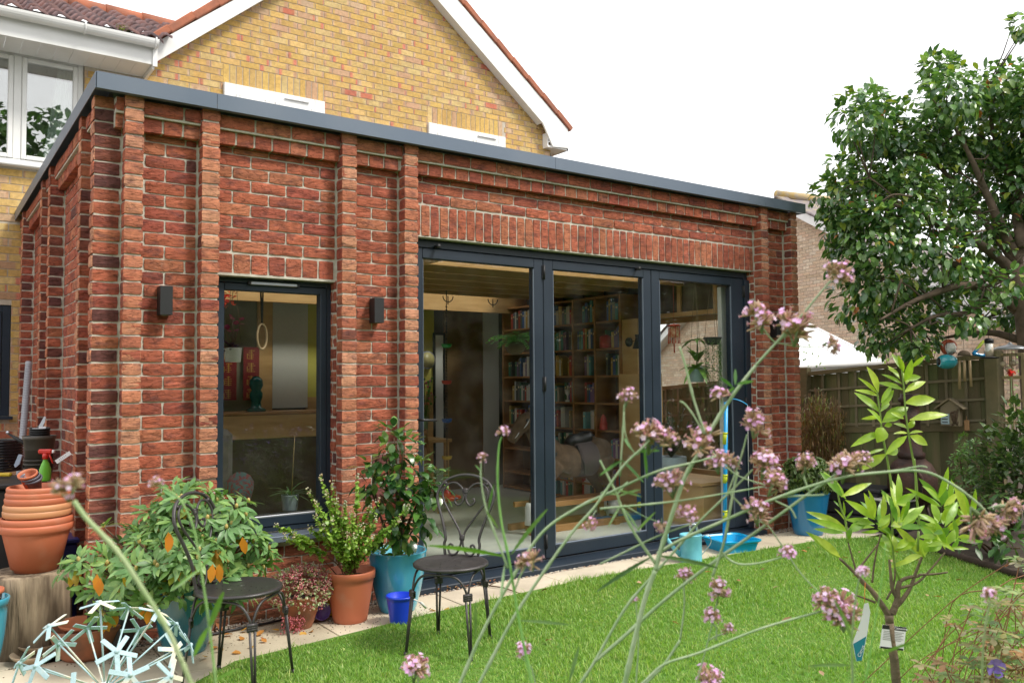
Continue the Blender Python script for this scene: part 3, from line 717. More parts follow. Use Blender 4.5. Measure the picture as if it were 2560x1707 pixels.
for sg, L_ in ((-1, 9.6), (1, 7.6)):
    e = Vector((DR.x*sg, DR.y*sg, -slope)).normalized(); ax = NP(t0, apz+.02, .3); nrm = e.cross(NR)*(-sg if True else 1)
    up = Vector((0, 0, 1)); up = (up-e*up.dot(e)).normalized()
    mb = MB(); M = frame(ax, e, NR, up)
    mb.box((0, -.02, -.2), (L_, 0, -.0), M); mb.box((0, -.3, -.21), (L_, -.0205, -.18), M); mb.build('bargeboard', upvc, nh)
    mb = MB(); k = 0
    for i in range(int(L_/.33)):
        for j in range(1 if sg < 0 else 6):
            wd = .3; M2 = M @ Matrix.Translation((i*.33, -.1-j*.30, .03)) @ Matrix.Rotation(math.radians(3), 4, 'Y')
            mb.cbox((.17, 0, 0), (.36, .295, .05), M2, ch=.015)
    mb.box((0, -2.0, -.02), (L_, .0, .005), M)
    mb.build('roof', MAT('grey_concrete_tile', (.20, .17, .17), (.33, .27, .16), scale=5, rough=.9, lo=.5, hi=.75, bump=.3), nh)
mb = MB(); mb.tube([NP(t0, apz+.1, .32), NP(t0, apz+.06, -1.6)], .10, 12); mb.build('ridge_tile', MAT('lichen_ridge', (.36, .31, .25), (.46, .33, .12), scale=6, rough=.9), nh)
for (a, b, c, d) in ((-6.75, -5.9, 2.35, 2.75), (-4.5, -3.75, 2.4, 3.3)):
    mb = MB(); mb.box((a, -.05, c), (b, .03, d), frame(NP(0, 0), DR, NR, W_)); wn2 = mb.build('window', upvc, nh)
    mb = MB(); mb.box((a+.07, .031, c+.07), (b-.07, .034, d-.07), frame(NP(0, 0), DR, NR, W_)); mb.build('pane', MAT('pale_pane', (.3, .36, .36), rough=.05), wn2)
# white conservatory roof beyond the fence
cv = thing('conservatory', 'white glazed lean-to roof showing above the fence beside the brick extension', 'conservatory', at(2080, 940, 13))
mb = MB(); a0 = at(1960, 790, 15); a1 = at(2035, 818, 14.2); a2 = at(2208, 904, 13); a3 = at(1960, 925, 12.5); a4 = at(2050, 914, 12.6)
mb.add([a0, a1, a2, a4, a3], [(0, 1, 2, 3, 4)]); e = Vector((0, 0, -.04)); mb.add([p+e for p in (a0, a1, a2, a4, a3)], [(4, 3, 2, 1, 0)])
mb.build('glazed_roof', MAT('white_polycarbonate', (.86, .87, .88), rough=.25), cv)
mb = MB(); mb.tube([a3, a4, a2], .05, 8); mb.tube([a1, a2], .03, 8); mb.tube([a0, a1], .04, 8)
for k in range(1, 6): mb.tube([a1.lerp(a2, k/6)+Vector((0, 0, .01)), a3.lerp(a2, .3+k/6*.7)+Vector((0, 0, .01))], .012, 6)
mb.build('gutter', upvc, cv)
mb = MB(); 
for p, q in ((a3, a4), (a4, a2)): mb.add([p, q, Vector((q.x, q.y, .2)), Vector((p.x, p.y, .2))], [(0, 1, 2, 3)])
mb.build('side_wall', MAT('white_frame_wall', (.6, .62, .62), rough=.5), cv)

# ---------------- ground, lawn, paving ----------------
mb = MB(); mb.box((-60, -60, -.3), (60, 60, -.05)); tag(mb.build('ground', MAT('garden_soil', (.055, .04, .025), (.09, .065, .04), scale=3, rough=1, bump=.8, bscale=20)), kind='structure')
def edge_y(x):
    P = [(-3, -1.25), (-.6, -1.2), (-.1, -1.1), (.2, -.9), (.48, -.62), (1.0, -.56), (2, -.42), (3.27, -.34), (4.6, -.42), (5.74, -.5), (6.15, -.68), (6.3, -1.0), (6.05, -1.4), (9, -1.4)]
    for (a, b) in zip(P, P[1:]):
        if a[0] <= x <= b[0]: return a[1]+(b[1]-a[1])*(x-a[0])/(b[0]-a[0])
    return -1.4
XE = 6.25
def right_x(y):   # right-hand end of the lawn
    return 6.25 if y > -1.0 else max(4.2, 6.25-(-1.0-y)*.55)
mb = MB(); n = 60; xs_ = [-6+i*(12.25/n) for i in range(n+1)]
vs = []
for x in xs_: vs += [Vector((x, edge_y(x)-.0, -.012)), Vector((x, -9, -.012))]
vs = [v+Vector((0, 0, .020)) for v in vs]
mb.add(vs, [(2*i, 2*i+1, 2*i+3, 2*i+2) for i in range(n)])
tag(mb.build('lawn', MAT('lawn_thatch', (.07, .19, .015), (.12, .20, .03), scale=25, rough=1, bump=.8, bscale=90)), kind='structure')
slabm = MAT('cream_paving_slab', (.62, .55, .42), (.36, .31, .23), scale=2.6, rough=.85, bump=.25, bscale=60, attr=True, detail=10, lo=.42, hi=.80)
mb = MB(); 
def slab(x0, x1, y0, y1):
    c = rnd(.88, 1.08); mb.cbox(((x0+x1)/2, (y0+y1)/2, -.02+rnd(-.001, .001)), (x1-x0-.008, y1-y0-.008, .04), col=(c, c*rnd(.97, 1.02), c*rnd(.93, 1.03)), ch=.003)
x = -2.45; r_ = 0
while x < 6.2:
    slab(x, x+.9, -.63, -.035); x += .9
for j in range(2):
    x = -2.9
    while x < .3: slab(x, x+.6, -1.23-.6*j, -.63-.6*j); x += .6
x = 6.2
for i in range(3):
    for j in range(5): slab(6.2+i*.6-.15, 6.2+i*.6+.45, -.63+j*.6, -.03+j*.6)
for j in range(8): slab(-.9, -.3, -.03+j*.6, .57+j*.6); slab(-1.5, -.9, -.03+j*.6, .57+j*.6)
slab(5.6, 6.2, -1.1, -.63)
tag(mb.build('patio', slabm), kind='structure')
mb = MB(); mb.box((-2.95, -1.83, -.045), (.68, 4.5, -.03)); mb.box((.68, -.64, -.045), (7.8, .1, -.0301)); mb.box((6.2, .1, -.045), (7.8, 2.5, -.0302)); tag(mb.build('patio_joint_sand', MAT('joint_sand', (.12, .11, .09), rough=1, bump=.5)), kind='structure')
# pebble strip along the wall
mb = MB()
PC = [(.42, .36, .28), (.50, .44, .36), (.33, .27, .21), (.55, .50, .43), (.38, .24, .16), (.24, .2, .17)]
for i in range(4200):
    x = rnd(-.1, 6.05); 
    y = rnd(-.035, .02 if DX0 < x < DX1 else .09); r_ = rnd(.005, .011)
    mb.sphere((x, y, -.008+rnd(-.004, .006)), r_, 6, 4, vary(R.choice(PC), .15), (1, rnd(.7, 1.1), rnd(.5, .8)))
tag(mb.build('pebbles', MAT('river_pebble', attr=True, rough=.6)), 'narrow strip of mixed brown pebbles along the foot of the extension', 'pebbles', kind='stuff')
mb = MB(); mb.box((-.3, -.034, -.05), (6.2, .1, -.018)); tag(mb.build('pebble_bed', MAT('dark_grit', (.08, .07, .055), rough=1)), kind='structure')

# ---------------- fence with trellis ----------------
fenm = MAT('weathered_fence_timber', (.21, .175, .10), (.13, .145, .065), scale=4, stretch=(3, 3, .35), rough=.9, bump=.5, bscale=30, attr=True, attrmix=1)
trem = MAT('trellis_batten', (.29, .24, .15), (.20, .18, .11), scale=6, rough=.9, bump=.3, attr=True)
FL, FRt = 9.2, 7.9
def fpt(s, pyL, pyR, off=0):
    """s=0 at left picture edge of fence, 1 at post"""
    A = at(2076, pyL, FL-.19); B = at(2471, pyR, FRt+.06); p = A.lerp(B, s); p += FN*off; return p
_A = at(2076, 950, FL-.19); _B = at(2471, 950, FRt+.06); FD = Vector((_B.x-_A.x, _B.y-_A.y, 0)); FLEN = FD.length; FD.normalize(); FN = Vector((FD.y, -FD.x, 0)); 
if FN.dot(CC-_A) < 0: FN = -FN
def rail(s0, s1, yl, yr, h, d, off, mat, parent, name='rail', col=None):
    a = fpt(s0, yl, yr, off); b = fpt(s1, yl, yr, off); mb = MB(); ex = (b-a); L_ = ex.length; ex.normalize()
    up = W_-ex*W_.dot(ex); up.normalize(); M = frame(a, ex, FN, up); mb.cbox((L_/2, 0, 0), (L_, d, h), M, ch=.003, col=col); return mb.build(name, mat, parent)
def fence_panel(s0, s1, label, boards=True):
    base = fpt((s0+s1)/2, 1000, 990); t = thing('timber_fence', label, 'fence', (base.x, base.y, 0), 'timber fence panels with trellis')
    n = int((s1-s0)*FLEN/.125)
    if boards:
        mb = MB()
        for i in range(n+1):
            s = s0+(s1-s0)*i/n; a = fpt(s, 932, 894, 0); 
            M = frame(Vector((a.x, a.y, 0)), FD, FN, W_) @ Matrix.Rotation(math.radians(4), 4, 'Z'); c = rnd(.7, 1.25)
            mb.cbox((0, -.02, a.z/2-.05), (.135, .012, a.z+.08), M, ch=.002, col=(c, c*rnd(.95, 1.1), c*.95))
        mb.build('board', fenm, t)
    rail(s0, s1, 929, 890, .045, .05, .012, trem, t, 'top_rail', (.9, .85, .75)); 
    for yl, yr in ((973, 945), (1018, 997), (1062, 1050)): rail(s0, s1, yl, yr, .026, .018, .022, trem, t, 'trellis_rail')
    rail(s0, s1, 1072, 1066, .085, .04, .0, trem, t, 'bottom_rail', (.8, .8, .7)); rail(s0, s1, 1200, 1210, .09, .04, -.002, trem, t, 'bottom_rail', (.7, .7, .6))
    n = max(1, round((s1-s0)*FLEN/.18)); mb = MB()
    for i in range(n+1):
        s = s0+(s1-s0)*i/n; a = fpt(s, 930, 892, .010); b = fpt(s, 1068, 1062, .010)
        M = frame(Vector((a.x, a.y, (a.z+b.z)/2)), FD, FN, W_); c = rnd(.8, 1.2); mb.cbox((0, 0, 0), (.026, .014, a.z-b.z), M, ch=.002, col=(c, c, c))
    mb.build('trellis_upright', trem, t); return t
fence_panel(-.17, .985, 'green stained fence panel with trellis battens, behind the clay chimney stove')
fence_panel(-1.6, -.19, 'fence panel with trellis running behind the extension, left of the bamboo')
fence_panel(-3.1, -1.62, 'fence panel farthest left, seen only through the glass of the extension')
def post(s, top, label, w_=.125):
    a = fpt(s, top, top, .01); t = MB(); t.cbox((a.x, a.y, a.z/2), (w_, w_, a.z+.06), ch=.008, col=(.85, .85, .75)); 
    return tag(t.build('fence_post', trem, None), label, 'fence post')
post(1.03, 884, 'stout square timber fence post where the open trellis begins')
post(-.18, 925, 'slim timber fence post close behind the brick extension', .09)
# open trellis to the right of the post
a = fpt(1.06, 900, 890); tp = thing('trellis_panel', 'open square trellis panel right of the stout fence post', 'trellis', (a.x, a.y, 0))
for yy in (891, 948, 1002, 1056, 1108): rail(1.06, 1.7, yy, yy-4 if yy < 1000 else yy, .03, .02, .01, trem, tp, 'trellis_rail', (1.3, 1.2, 1))
mb = MB()
for i in range(11):
    s = 1.06+.064*i; a = fpt(s, 888, 884, .02); b = fpt(s, 1108, 1108, .02); M = frame(Vector((a.x, a.y, (a.z+b.z)/2)), FD, FN, W_); mb.cbox((0, 0, 0), (.028, .014, a.z-b.z), M, col=(1.2, 1.1, .95))
mb.build('trellis_upright', trem, tp)
mb = MB(); mb.add([Vector(p) for p in ((6.27, -.9, .02), (5.95, -1.45, .02), (5.0, -3.2, .02), (4.2, -4.6, .02), (12, -6, .02), (12, 2, .02), (7.9, .4, .02), (7.2, -.3, .02))], [tuple(range(8))])
tag(mb.build('flower_bed', MAT('bed_soil', (.035, .026, .018), (.06, .045, .03), scale=12, rough=1, bump=1, bscale=40)), kind='structure')
mb = MB(); mb.tube([(6.27, -.9, .02), (5.95, -1.42, .03), (5.55, -2.2, .03), (5.0, -3.2, .03)], .03, 8); tag(mb.build('bed_edging', MAT('dark_sleeper', (.06, .04, .03), rough=.9, bump=.5)), 'low dark brown edging along the right-hand flower bed', 'garden edging')
# ---------------- inside the extension ----------------
plaster = MAT('white_plaster', (.66, .65, .61), rough=.9)
oak = MAT('shelf_wood', (.40, .20, .075), (.30, .14, .05), scale=3, stretch=(1, 1, 6), rough=.55)
mb = MB(); mb.box((.331, .361, -.03), (5.859, 4.5, .015)); mb.box((.6, .26, -.03), (5.859, .3605, .0145)); mb.build('floor', MAT('pale_floor', (.60, .61, .55), (.54, .56, .51), scale=1.5, stretch=(1, 8, 1), rough=.35), ext)
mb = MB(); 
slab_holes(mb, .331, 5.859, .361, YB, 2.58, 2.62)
for q in (RL_ADDED,):
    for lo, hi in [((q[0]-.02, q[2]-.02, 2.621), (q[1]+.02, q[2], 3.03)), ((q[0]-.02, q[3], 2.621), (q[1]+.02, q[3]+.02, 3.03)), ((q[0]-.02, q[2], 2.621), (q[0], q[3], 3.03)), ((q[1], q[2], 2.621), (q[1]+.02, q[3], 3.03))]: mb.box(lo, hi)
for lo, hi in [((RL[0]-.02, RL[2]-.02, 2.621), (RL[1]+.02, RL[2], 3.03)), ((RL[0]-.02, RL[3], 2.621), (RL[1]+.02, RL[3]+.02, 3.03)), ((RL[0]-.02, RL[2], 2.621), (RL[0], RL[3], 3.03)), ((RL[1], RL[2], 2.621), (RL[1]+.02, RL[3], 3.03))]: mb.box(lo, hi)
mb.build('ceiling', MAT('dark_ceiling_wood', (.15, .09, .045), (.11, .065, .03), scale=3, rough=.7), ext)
for y in (.80, 1.22, 1.65, 2.07, 2.49, 2.89, 3.28):
    mb = MB(); mb.cbox((3.1, y, 2.50), (5.5, .045, .155), ch=.002); mb.build('ceiling_joist', ply, ext)
mb = MB(); mb.cbox((2.5, 1.8, 2.40), (.16, 2.6, .03), Matrix.Rotation(0, 4, 'Z'), ch=.002); mb.build('ceiling_board', ply, ext)
mb = MB(); mb.box((.331, 4.02, 2.31), (5.86, 4.09, 2.58)); mb.build('ceiling_beam', ply, ext)
mb = MB()
for lo, hi in [((.331, .361, .016), (.352, 4.38, 2.579)),                ((.353, .361, .016), (WX0, .375, 2.579)), ((WX1, .361, .016), (DX0, .375, 2.579)), ((WX0, .361, WZ1), (WX1, .375, 2.579)), ((WX0, .361, .016), (WX1, .375, WZ0)), ((DX0, .361, DZ1), (DX1, .375, 2.579))]: mb.box(lo, hi)
mb.build('inner_wall', plaster, ext)
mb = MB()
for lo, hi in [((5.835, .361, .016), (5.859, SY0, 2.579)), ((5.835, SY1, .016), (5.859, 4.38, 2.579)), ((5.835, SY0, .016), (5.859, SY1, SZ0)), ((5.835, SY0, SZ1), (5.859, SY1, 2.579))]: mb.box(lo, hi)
mb.build('inner_wall', MAT('wall_reflection_dark', (.11, .075, .04), (.08, .055, .03), scale=4, rough=.7), ext)  # side wall coloured dark to imitate the dark reflection in the door glass
for (y, z0) in ((.75, 2.14), (1.25, 2.14), (1.75, 2.14)): mb = MB(); mb.cbox((5.82, y, (z0+2.57)/2), (.028, .05, 2.57-z0), ch=.002); mb.build('wall_stud', ply, ext)
mb = MB(); mb.cbox((5.815, 1.3, 2.12), (.035, 1.6, .045), ch=.002); mb.build('wall_stud', ply, ext)
mb = MB(); mb.cbox((5.425, .33, 1.2), (.085, .05, 2.2), ch=.004); mb.build('door_jamb_lining', plaster, ext)
# back wall, seen deep in the room
def bx(name, mat, lo, hi): m = MB(); m.box(lo, hi); return m.build(name, mat, ext)
bx('back_wall', MAT('olive_wall', (.20, .19, .12), rough=.9), (.331, 4.40, .016), (2.31, 4.44, 2.579))
bx('back_wall', MAT('dark_ply_wall', (.24, .15, .07), (.19, .11, .05), scale=3, rough=.6), (4.775, 4.40, .016), (5.375, 4.44, 2.579))
bx('back_wall', MAT('yellow_wall', (.60, .55, .12), rough=.9), (2.905, 4.40, 1.25), (4.62, 4.44, 2.579))
bx('back_wall', ply, (2.905, 4.39, .016), (4.60, 4.44, 1.249))
bx('back_wall', plaster, (5.376, 4.38, .016), (5.62, 4.44, 2.35))
bx('back_wall', ply, (2.311, 4.38, .016), (2.485, 4.44, 2.579))
mb = MB(); mb.box((4.601, 4.37, .016), (4.625, 4.44, 2.05)); mb.box((4.75, 4.37, .016), (4.774, 4.44, 2.05)); mb.box((4.626, 4.37, 2.02), (4.749, 4.44, 2.05)); mb.build('door_frame', blackm, ext)
bx('back_door', MAT('white_door', (.74, .74, .72), rough=.4), (4.626, 4.385, .02), (4.749, 4.42, 2.019))
bx('white_panel', MAT('roller_blind', (.62, .61, .56), rough=.95), (2.486, 4.375, 1.13), (2.904, 4.39, 2.37))
bx('back_wall', MAT('dark_backing', (.10,.085,.06), rough=.9), (.331, 4.445, .016), (5.859, 4.49, 2.579))  # dark backing added to close gaps where sky showed through
# side window
mb = MB(); 
M = frame((5.95, 0, 0), V_, -U_, W_)
def rf2(mb, M, a, b, z0, z1, w, d):
    for (p, q, r_, s_) in ((a, a+w, z0, z1), (b-w, b, z0, z1), (a+w, b-w, z0, z0+w), (a+w, b-w, z1-w, z1)): mb.box((p, -d/2, r_), (q, d/2, s_), M)
rf2(mb, M, SY0, SY1, SZ0, SZ1, .06, .07); sw = mb.build('side_window', MAT('oak_frame', (.36, .2, .08), rough=.5), ext)
mb = MB(); mb.box((5.94, SY0+.06, SZ0+.06), (5.96, SY1-.06, SZ1-.06)); mb.build('pane', glass_mat('thin_glass', (.97, .98, .97), 1.2, 0), sw)

# bookcase
bc = thing('bookcase', 'tall wooden bookcase packed with books inside the room, seen through the folding doors', 'bookcase', (5.65, 3, 0))
shz = [gx(1458, y, 5.5).z for y in (1074, 1008, 941, 875, 809)]; dz = (shz[-1]-shz[0])/4
shz = [shz[0]-dz*2+.0, shz[0]-dz]+shz+[shz[-1]+dz]
shz = [z for z in shz if .03 < z < 2.3]
dvy = sorted([gx(p, 900, 5.5).y for p in (1256, 1340, 1431, 1486, 1549)]); dvy[-1] = 4.12
for y in dvy:
    mb = MB(); mb.cbox((5.66, y, 1.2), (.31, .03, 2.36), ch=.002); mb.build('upright', oak, bc)
for z in shz+[.04, 2.37]:
    mb = MB(); mb.cbox((5.665, (dvy[0]+dvy[-1])/2, z), (.295, dvy[-1]-dvy[0], .022), ch=.002); mb.build('shelf', oak, bc)
mb = MB(); mb.box((5.815, dvy[0], .03), (5.83, dvy[-1], 2.38)); mb.build('back_board', MAT('shelf_back', (.16, .085, .035), rough=.8), bc)
BK = [((.05, .16, .10), 'dark green'), ((.45, .44, .40), 'cream'), ((.40, .05, .03), 'red'), ((.06, .12, .30), 'blue'), ((.55, .53, .5), 'white'), ((.08, .08, .09), 'black'), ((.10, .30, .32), 'teal'), ((.45, .30, .08), 'ochre'), ((.20, .12, .25), 'purple')]
bookmat = MAT('book_cover', attr=True, rough=.5)
names_sh = ['bottom', 'second', 'third', 'fourth', 'fifth', 'sixth', 'seventh', 'top']
for si, z in enumerate(sorted([.04]+shz)):
    for ci in range(len(dvy)-1):
        y = dvy[ci]+.02; end = dvy[ci+1]-.02
        if R.random() < .08 or (si < 2 and ci > 2): continue
        stop = end-rnd(0, .2)
        while y < stop-.03:
            t_ = rnd(.026, .05); h = min(dz-.04, rnd(.17, .25)); c, cn = R.choice(BK); d = rnd(.14, .2)
            if R.random() < .10: y += rnd(.03, .08); continue
            m = MB(); m.cbox((5.53+d/2, y+t_/2, z+.012+h/2), (d, t_*.92, h), col=vary(c, .25), ch=.002)
            m.box((5.529, y+t_*.2, z+.012+h*.7), (5.5295, y+t_*.75, z+.012+h*.8), col=(.6, .5, .3))
            o = m.build('book', bookmat); tag(o, '%s book standing on the %s shelf of the bookcase inside' % (cn, names_sh[min(si, 7)]), 'book', 'books in the bookcase')
            y += t_
# ornaments on shelves
def ornament(name, label, cat, y, si, prof, col, rough=.3):
    z = sorted([.04]+shz)[si]+.012; m = MB(); m.lathe(prof, (5.52, y, z), 14); o = m.build(name, MAT(name+'_glaze', col, rough=rough)); tag(o, label, cat)
ornament('stacking_toy', 'rainbow ringed stacking toy tower on a bookcase shelf', 'toy', dvy[1]-.12, 3, [(.045, 0), (.05, .02), (.045, .04), (.042, .05), (.046, .06), (.04, .09), (.036, .1), (.036, .13), (.02, .16), (0, .18)], (.6, .1, .08))
ornament('blue_jar', 'dark blue ceramic jar high on the bookcase beside the fern', 'jar', 3.85, 6, [(.05, 0), (.06, .03), (.06, .12), (.045, .14), (.05, .15), (.045, .15)], (.03, .03, .14), .1)
ornament('trophy', 'small silver trophy cup on a bookcase shelf', 'trophy', dvy[2]+.12, 4, [(.03, 0), (.03, .02), (.008, .03), (.008, .07), (.03, .10), (.035, .15), (.03, .15)], (.7, .7, .7), .15)
ornament('red_tin', 'round red tin high on the bookcase at the right', 'tin', dvy[0]+.25, 6, [(.07, 0), (.07, .12), (.05, .14), (0, .15)], (.45, .03, .02), .3)
# plywood cupboard with reading lamp
cb = thing('plywood_cupboard', 'pale plywood cupboard end standing right of the bookcase', 'cupboard', (5.6, 1.65, 0))
mb = MB(); mb.cbox((5.62, 1.655, .755), (.30, .37, 1.47), ch=.003); mb.build('lower_box', MAT('pale_ply', (.66, .44, .20), (.58, .36, .15), scale=2, stretch=(1, 1, 6), rough=.5), cb)
mb = MB(); mb.cbox((5.66, 1.72, 1.79), (.26, .24, .60), ch=.003); mb.build('upper_box', MAT('pale_ply'), cb)
la = thing('reading_lamp', 'black cone shaped wall reading lamp with brass stem beside the bookcase', 'lamp', (5.5, 1.7, 1.8))
c = gx(1574, 855, 5.52); mb = MB(); mb.tube([c, c-U_*.02], .05, 16); mb.build('lamp_base', blackm, la)
mb = MB(); e = gx(1594, 850, 5.40); mb.tube([c, e], .006, 6); mb.build('lamp_arm', MAT('brass', (.6, .4, .12), rough=.25, metal=.9), la)
mb = MB(); mb.lathe([(.03, .06), (.022, .03), (.026, .01), (.055, -.09), (.052, -.09), (.02, .02)], e, 16); mb.build('lamp_shade', blackm, la)
ws = thing('window_seat', 'plywood window seat box below the side window inside', 'bench', (5.5, 1, 0))
mb = MB(); mb.cbox((5.52, .95, .43), (.60, 1.0, .03), ch=.003); mb.build('seat_top', ply, ws)
mb = MB(); mb.cbox((5.54, .95, .2075), (.54, .96, .40), ch=.003); mb.build('seat_box', MAT('pale_ply'), ws)

# plants inside
LV = dict(col=(1.2, 1.18, 1.12), col2=(.68, .76, .62), scale=28, lo=.35, hi=.7, bump=.25, bscale=70, bdist=.004)
leafm = MAT('leaf', attr=True, rough=.38, trans=.25, spec=.5, **LV)
leafg = MAT('glossy_leaf', attr=True, rough=.26, trans=.20, spec=.8, **LV)
woodm = MAT('twig_bark', (.16, .10, .06), (.10, .065, .04), scale=20, rough=.9, bump=.4, bscale=80)
woody_soil = MAT('potting_soil', (.03, .02, .014), (.05, .035, .025), scale=30, rough=1, bump=1, bscale=90)
def pot(name, label, cat, c, r, h, col, rough=.3, rim=.0, mat=None, belly=0, soil=True, group=None, n=28, tilt=None, bot=.72, pname='pot_wall', tr=1.0, coat=0):
    t = thing(name, label, cat, c, group); m = MB()
    prof = [(r*bot*.97, 0), (r*bot, .004)]
    for k in range(1, 9): u = k/9; prof.append((r*(bot+(1-bot)*u)+belly*math.sin(u*math.pi), h*u*(1-rim)))
    if rim: prof += [(r, h*(1-rim)), (r*1.06, h*(1-rim)+.003), (r*1.08, h-.006), (r*1.06, h), (r*.97, h), (r*.96, h*.8)]
    else: prof += [(r*1.0, h-.008), (r*1.02, h-.002), (r*1.0, h+.002), (r*.92, h), (r*.90, h*.8)]
    m.lathe(prof, c, n, tilt); m.build(pname, mat or MAT(name+'_clay', col, rough=rough, coat=coat), t)
    if soil: 
        m = MB(); m.lathe([(0, h*.86), (r*.5, h*.87), (r*.93, h*.84)][::-1], c, n, tilt, smooth=True); m.build('soil', woody_soil, t)
    return t
def strap(mb, c, n, L, W, col, spread=1.0, up=.9, bend=.6):
    for i in range(n):
        a = rnd(0, 6.28); d = Vector((math.cos(a)*spread, math.sin(a)*spread, up+rnd(-.3, .3)))
        mb.leaf(jit(c, .012), d, W_, L*rnd(.6, 1.1), W, bend*rnd(.5, 1.4), .3, vary(col, .25), shape=((.02, .5), (.3, 1), (.6, .9), (.85, .5), (1, .02)))
# fern
fc = Vector(at(1288, 868, 7.6)); fe = thing('hanging_fern', 'bushy green fern hanging in a basket in front of the bookcase', 'plant', fc)
mb = MB(); mb.sphere(fc, .09, 12, 8, None, (1, 1, .8)); mb.build('basket', MAT('wicker', (.10, .07, .04), rough=.9), fe)
mb = MB()
for i in range(46):
    a = rnd(0, 6.28); P = [fc+Vector((0, 0, .05))]; d = Vector((math.cos(a), math.sin(a), rnd(.3, 1.2))).normalized(); L = rnd(.18, .30)
    for k in range(9):
        P.append(P[-1]+d*(L/9)); d = (d+Vector((0, 0, -.17))).normalized()
    for k in range(1, 10):
        s_ = (P[k]-P[k-1]).cross(W_).normalized()
        for sg in (-1, 1): mb.leaf(P[k], s_*sg+(P[k]-P[k-1]).normalized()*.5, W_, .055*(1-k/14), .024, .3, 0, vary((.10, .27, .06), .3), shape=((0, .6), (.5, 1), (1, .1)))
mb.build('fronds', leafm, fe)
# round pot with dark bush by the side window
pc = at(1705, 1165, 7.3); t = pot('round_indoor_pot', 'pale blue round bowl pot with dark leafy bush on the window seat', 'pot plant', (5.42, 1.02, .447), .15, .20, (.42, .52, .60), .25, belly=.03, bot=.6)
mb = MB(); c0 = Vector((5.42, 1.02, .64))
for i in range(26):
    d = Vector((rnd(-.6, .6), rnd(-.7, .7), 1)).normalized(); tip = c0+d*rnd(.2, .55)
    mb.tube([c0, tip], .004, 4, (.12, .10, .05))
    for k in range(16): mb.leaf(c0.lerp(tip, k/16), jit(d, .9), W_, .07, .014, .3, .1, vary((.04, .10, .035), .3))
mb.build('foliage', leafm, t)
# hanging pot + trailing plant + lantern near side window
def hang(name, label, cat, P, ztop=2.42): 
    t = thing(name, label, cat, P); return t
def cord(P, t, z=2.41, name='cord', r=.002, spread=.05):
    m = MB()
    for a in (0, 2.1, 4.2): m.tube([Vector(P)+Vector((math.cos(a)*spread, math.sin(a)*spread, 0)), Vector((P[0], P[1], z))], r, 4)
    m.build(name, MAT('jute_cord', (.2, .15, .09), rough=.9), t)
hp = gx(1742, 955, 5.2); t = pot('hanging_pot', 'grey-blue hanging pot with long strappy leaves by the side window', 'hanging plant', hp, .075, .12, (.30, .40, .42), .4, bot=.85); cord(hp+Vector((0, 0, .12)), t, spread=.07)
mb = MB(); strap(mb, hp+Vector((0, 0, .12)), 16, .26, .05, (.13, .26, .05), 1.0, .6, .8); strap(mb, hp+Vector((0, 0, .2)), 8, .2, .045, (.16, .28, .06), .6, 1.2, .4); mb.tube([hp+Vector((0, 0, .1)), hp+Vector((.02, 0, .42))], .008, 6, (.12, .14, .05)); strap(mb, hp+Vector((.02, 0, .40)), 7, .18, .045, (.12, .22, .05), 1, .3, .5); mb.build('foliage', leafm, t)
tp_ = gx(1782, 862, 5.25); t = pot('trailing_plant_pot', 'dark hanging bowl with a long curtain of trailing green strings', 'hanging plant', tp_, .085, .07, (.06, .06, .06), .5, bot=.6); cord(tp_+Vector((0, 0, .07)), t, spread=.075)
mb = MB()
for i in range(60):
    a = rnd(0, 6.28); p = tp_+Vector((.07*math.cos(a), .07*math.sin(a), .05)); L = rnd(.25, .62)
    for k in range(int(L/.017)): mb.leaf(p+Vector((rnd(-.006, .006), rnd(-.006, .006), -.017*k)), jit((0, 0, -.3), 1), W_, .016, .010, 0, 0, vary((.13, .19, .09), .3), shape=((0, .5), (.5, 1), (1, .1)))
mb.build('strings', leafm, t)
lp = gx(1685, 830, 5.1); t = thing('paper_lantern', 'small red and gold oriental lantern with tassels hanging by the side window', 'lantern', lp)
mb = MB(); mb.lathe([(.045, -.05), (.05, -.04), (.05, .04), (.045, .05)], lp, 6, smooth=False); mb.build('lantern_body', MAT('lantern_cream', (.7, .5, .3), (.5, .12, .03), scale=30, rough=.5), t)
mb = MB(); 
for k in range(6):
    a = k*math.pi/3; q = lp+Vector((.055*math.cos(a), .055*math.sin(a), 0)); mb.tube([q+Vector((0, 0, .06)), q-Vector((0, 0, .06))], .004, 5); mb.tube([q-Vector((0, 0, .06)), q-Vector((0, 0, .11))], [.003, .007], 5)
mb.lathe([(.07, .055), (.05, .07), (0, .08)], lp, 6); mb.tube([lp-Vector((0, 0, .05)), lp-Vector((0, 0, .2))], [.003, .008], 6); mb.tube([lp+Vector((0, 0, .07)), lp+Vector((0, 0, 2.4-lp.z))], .0015, 4)
mb.build('lantern_trim', MAT('lantern_red', (.55, .06, .02), rough=.4), t)
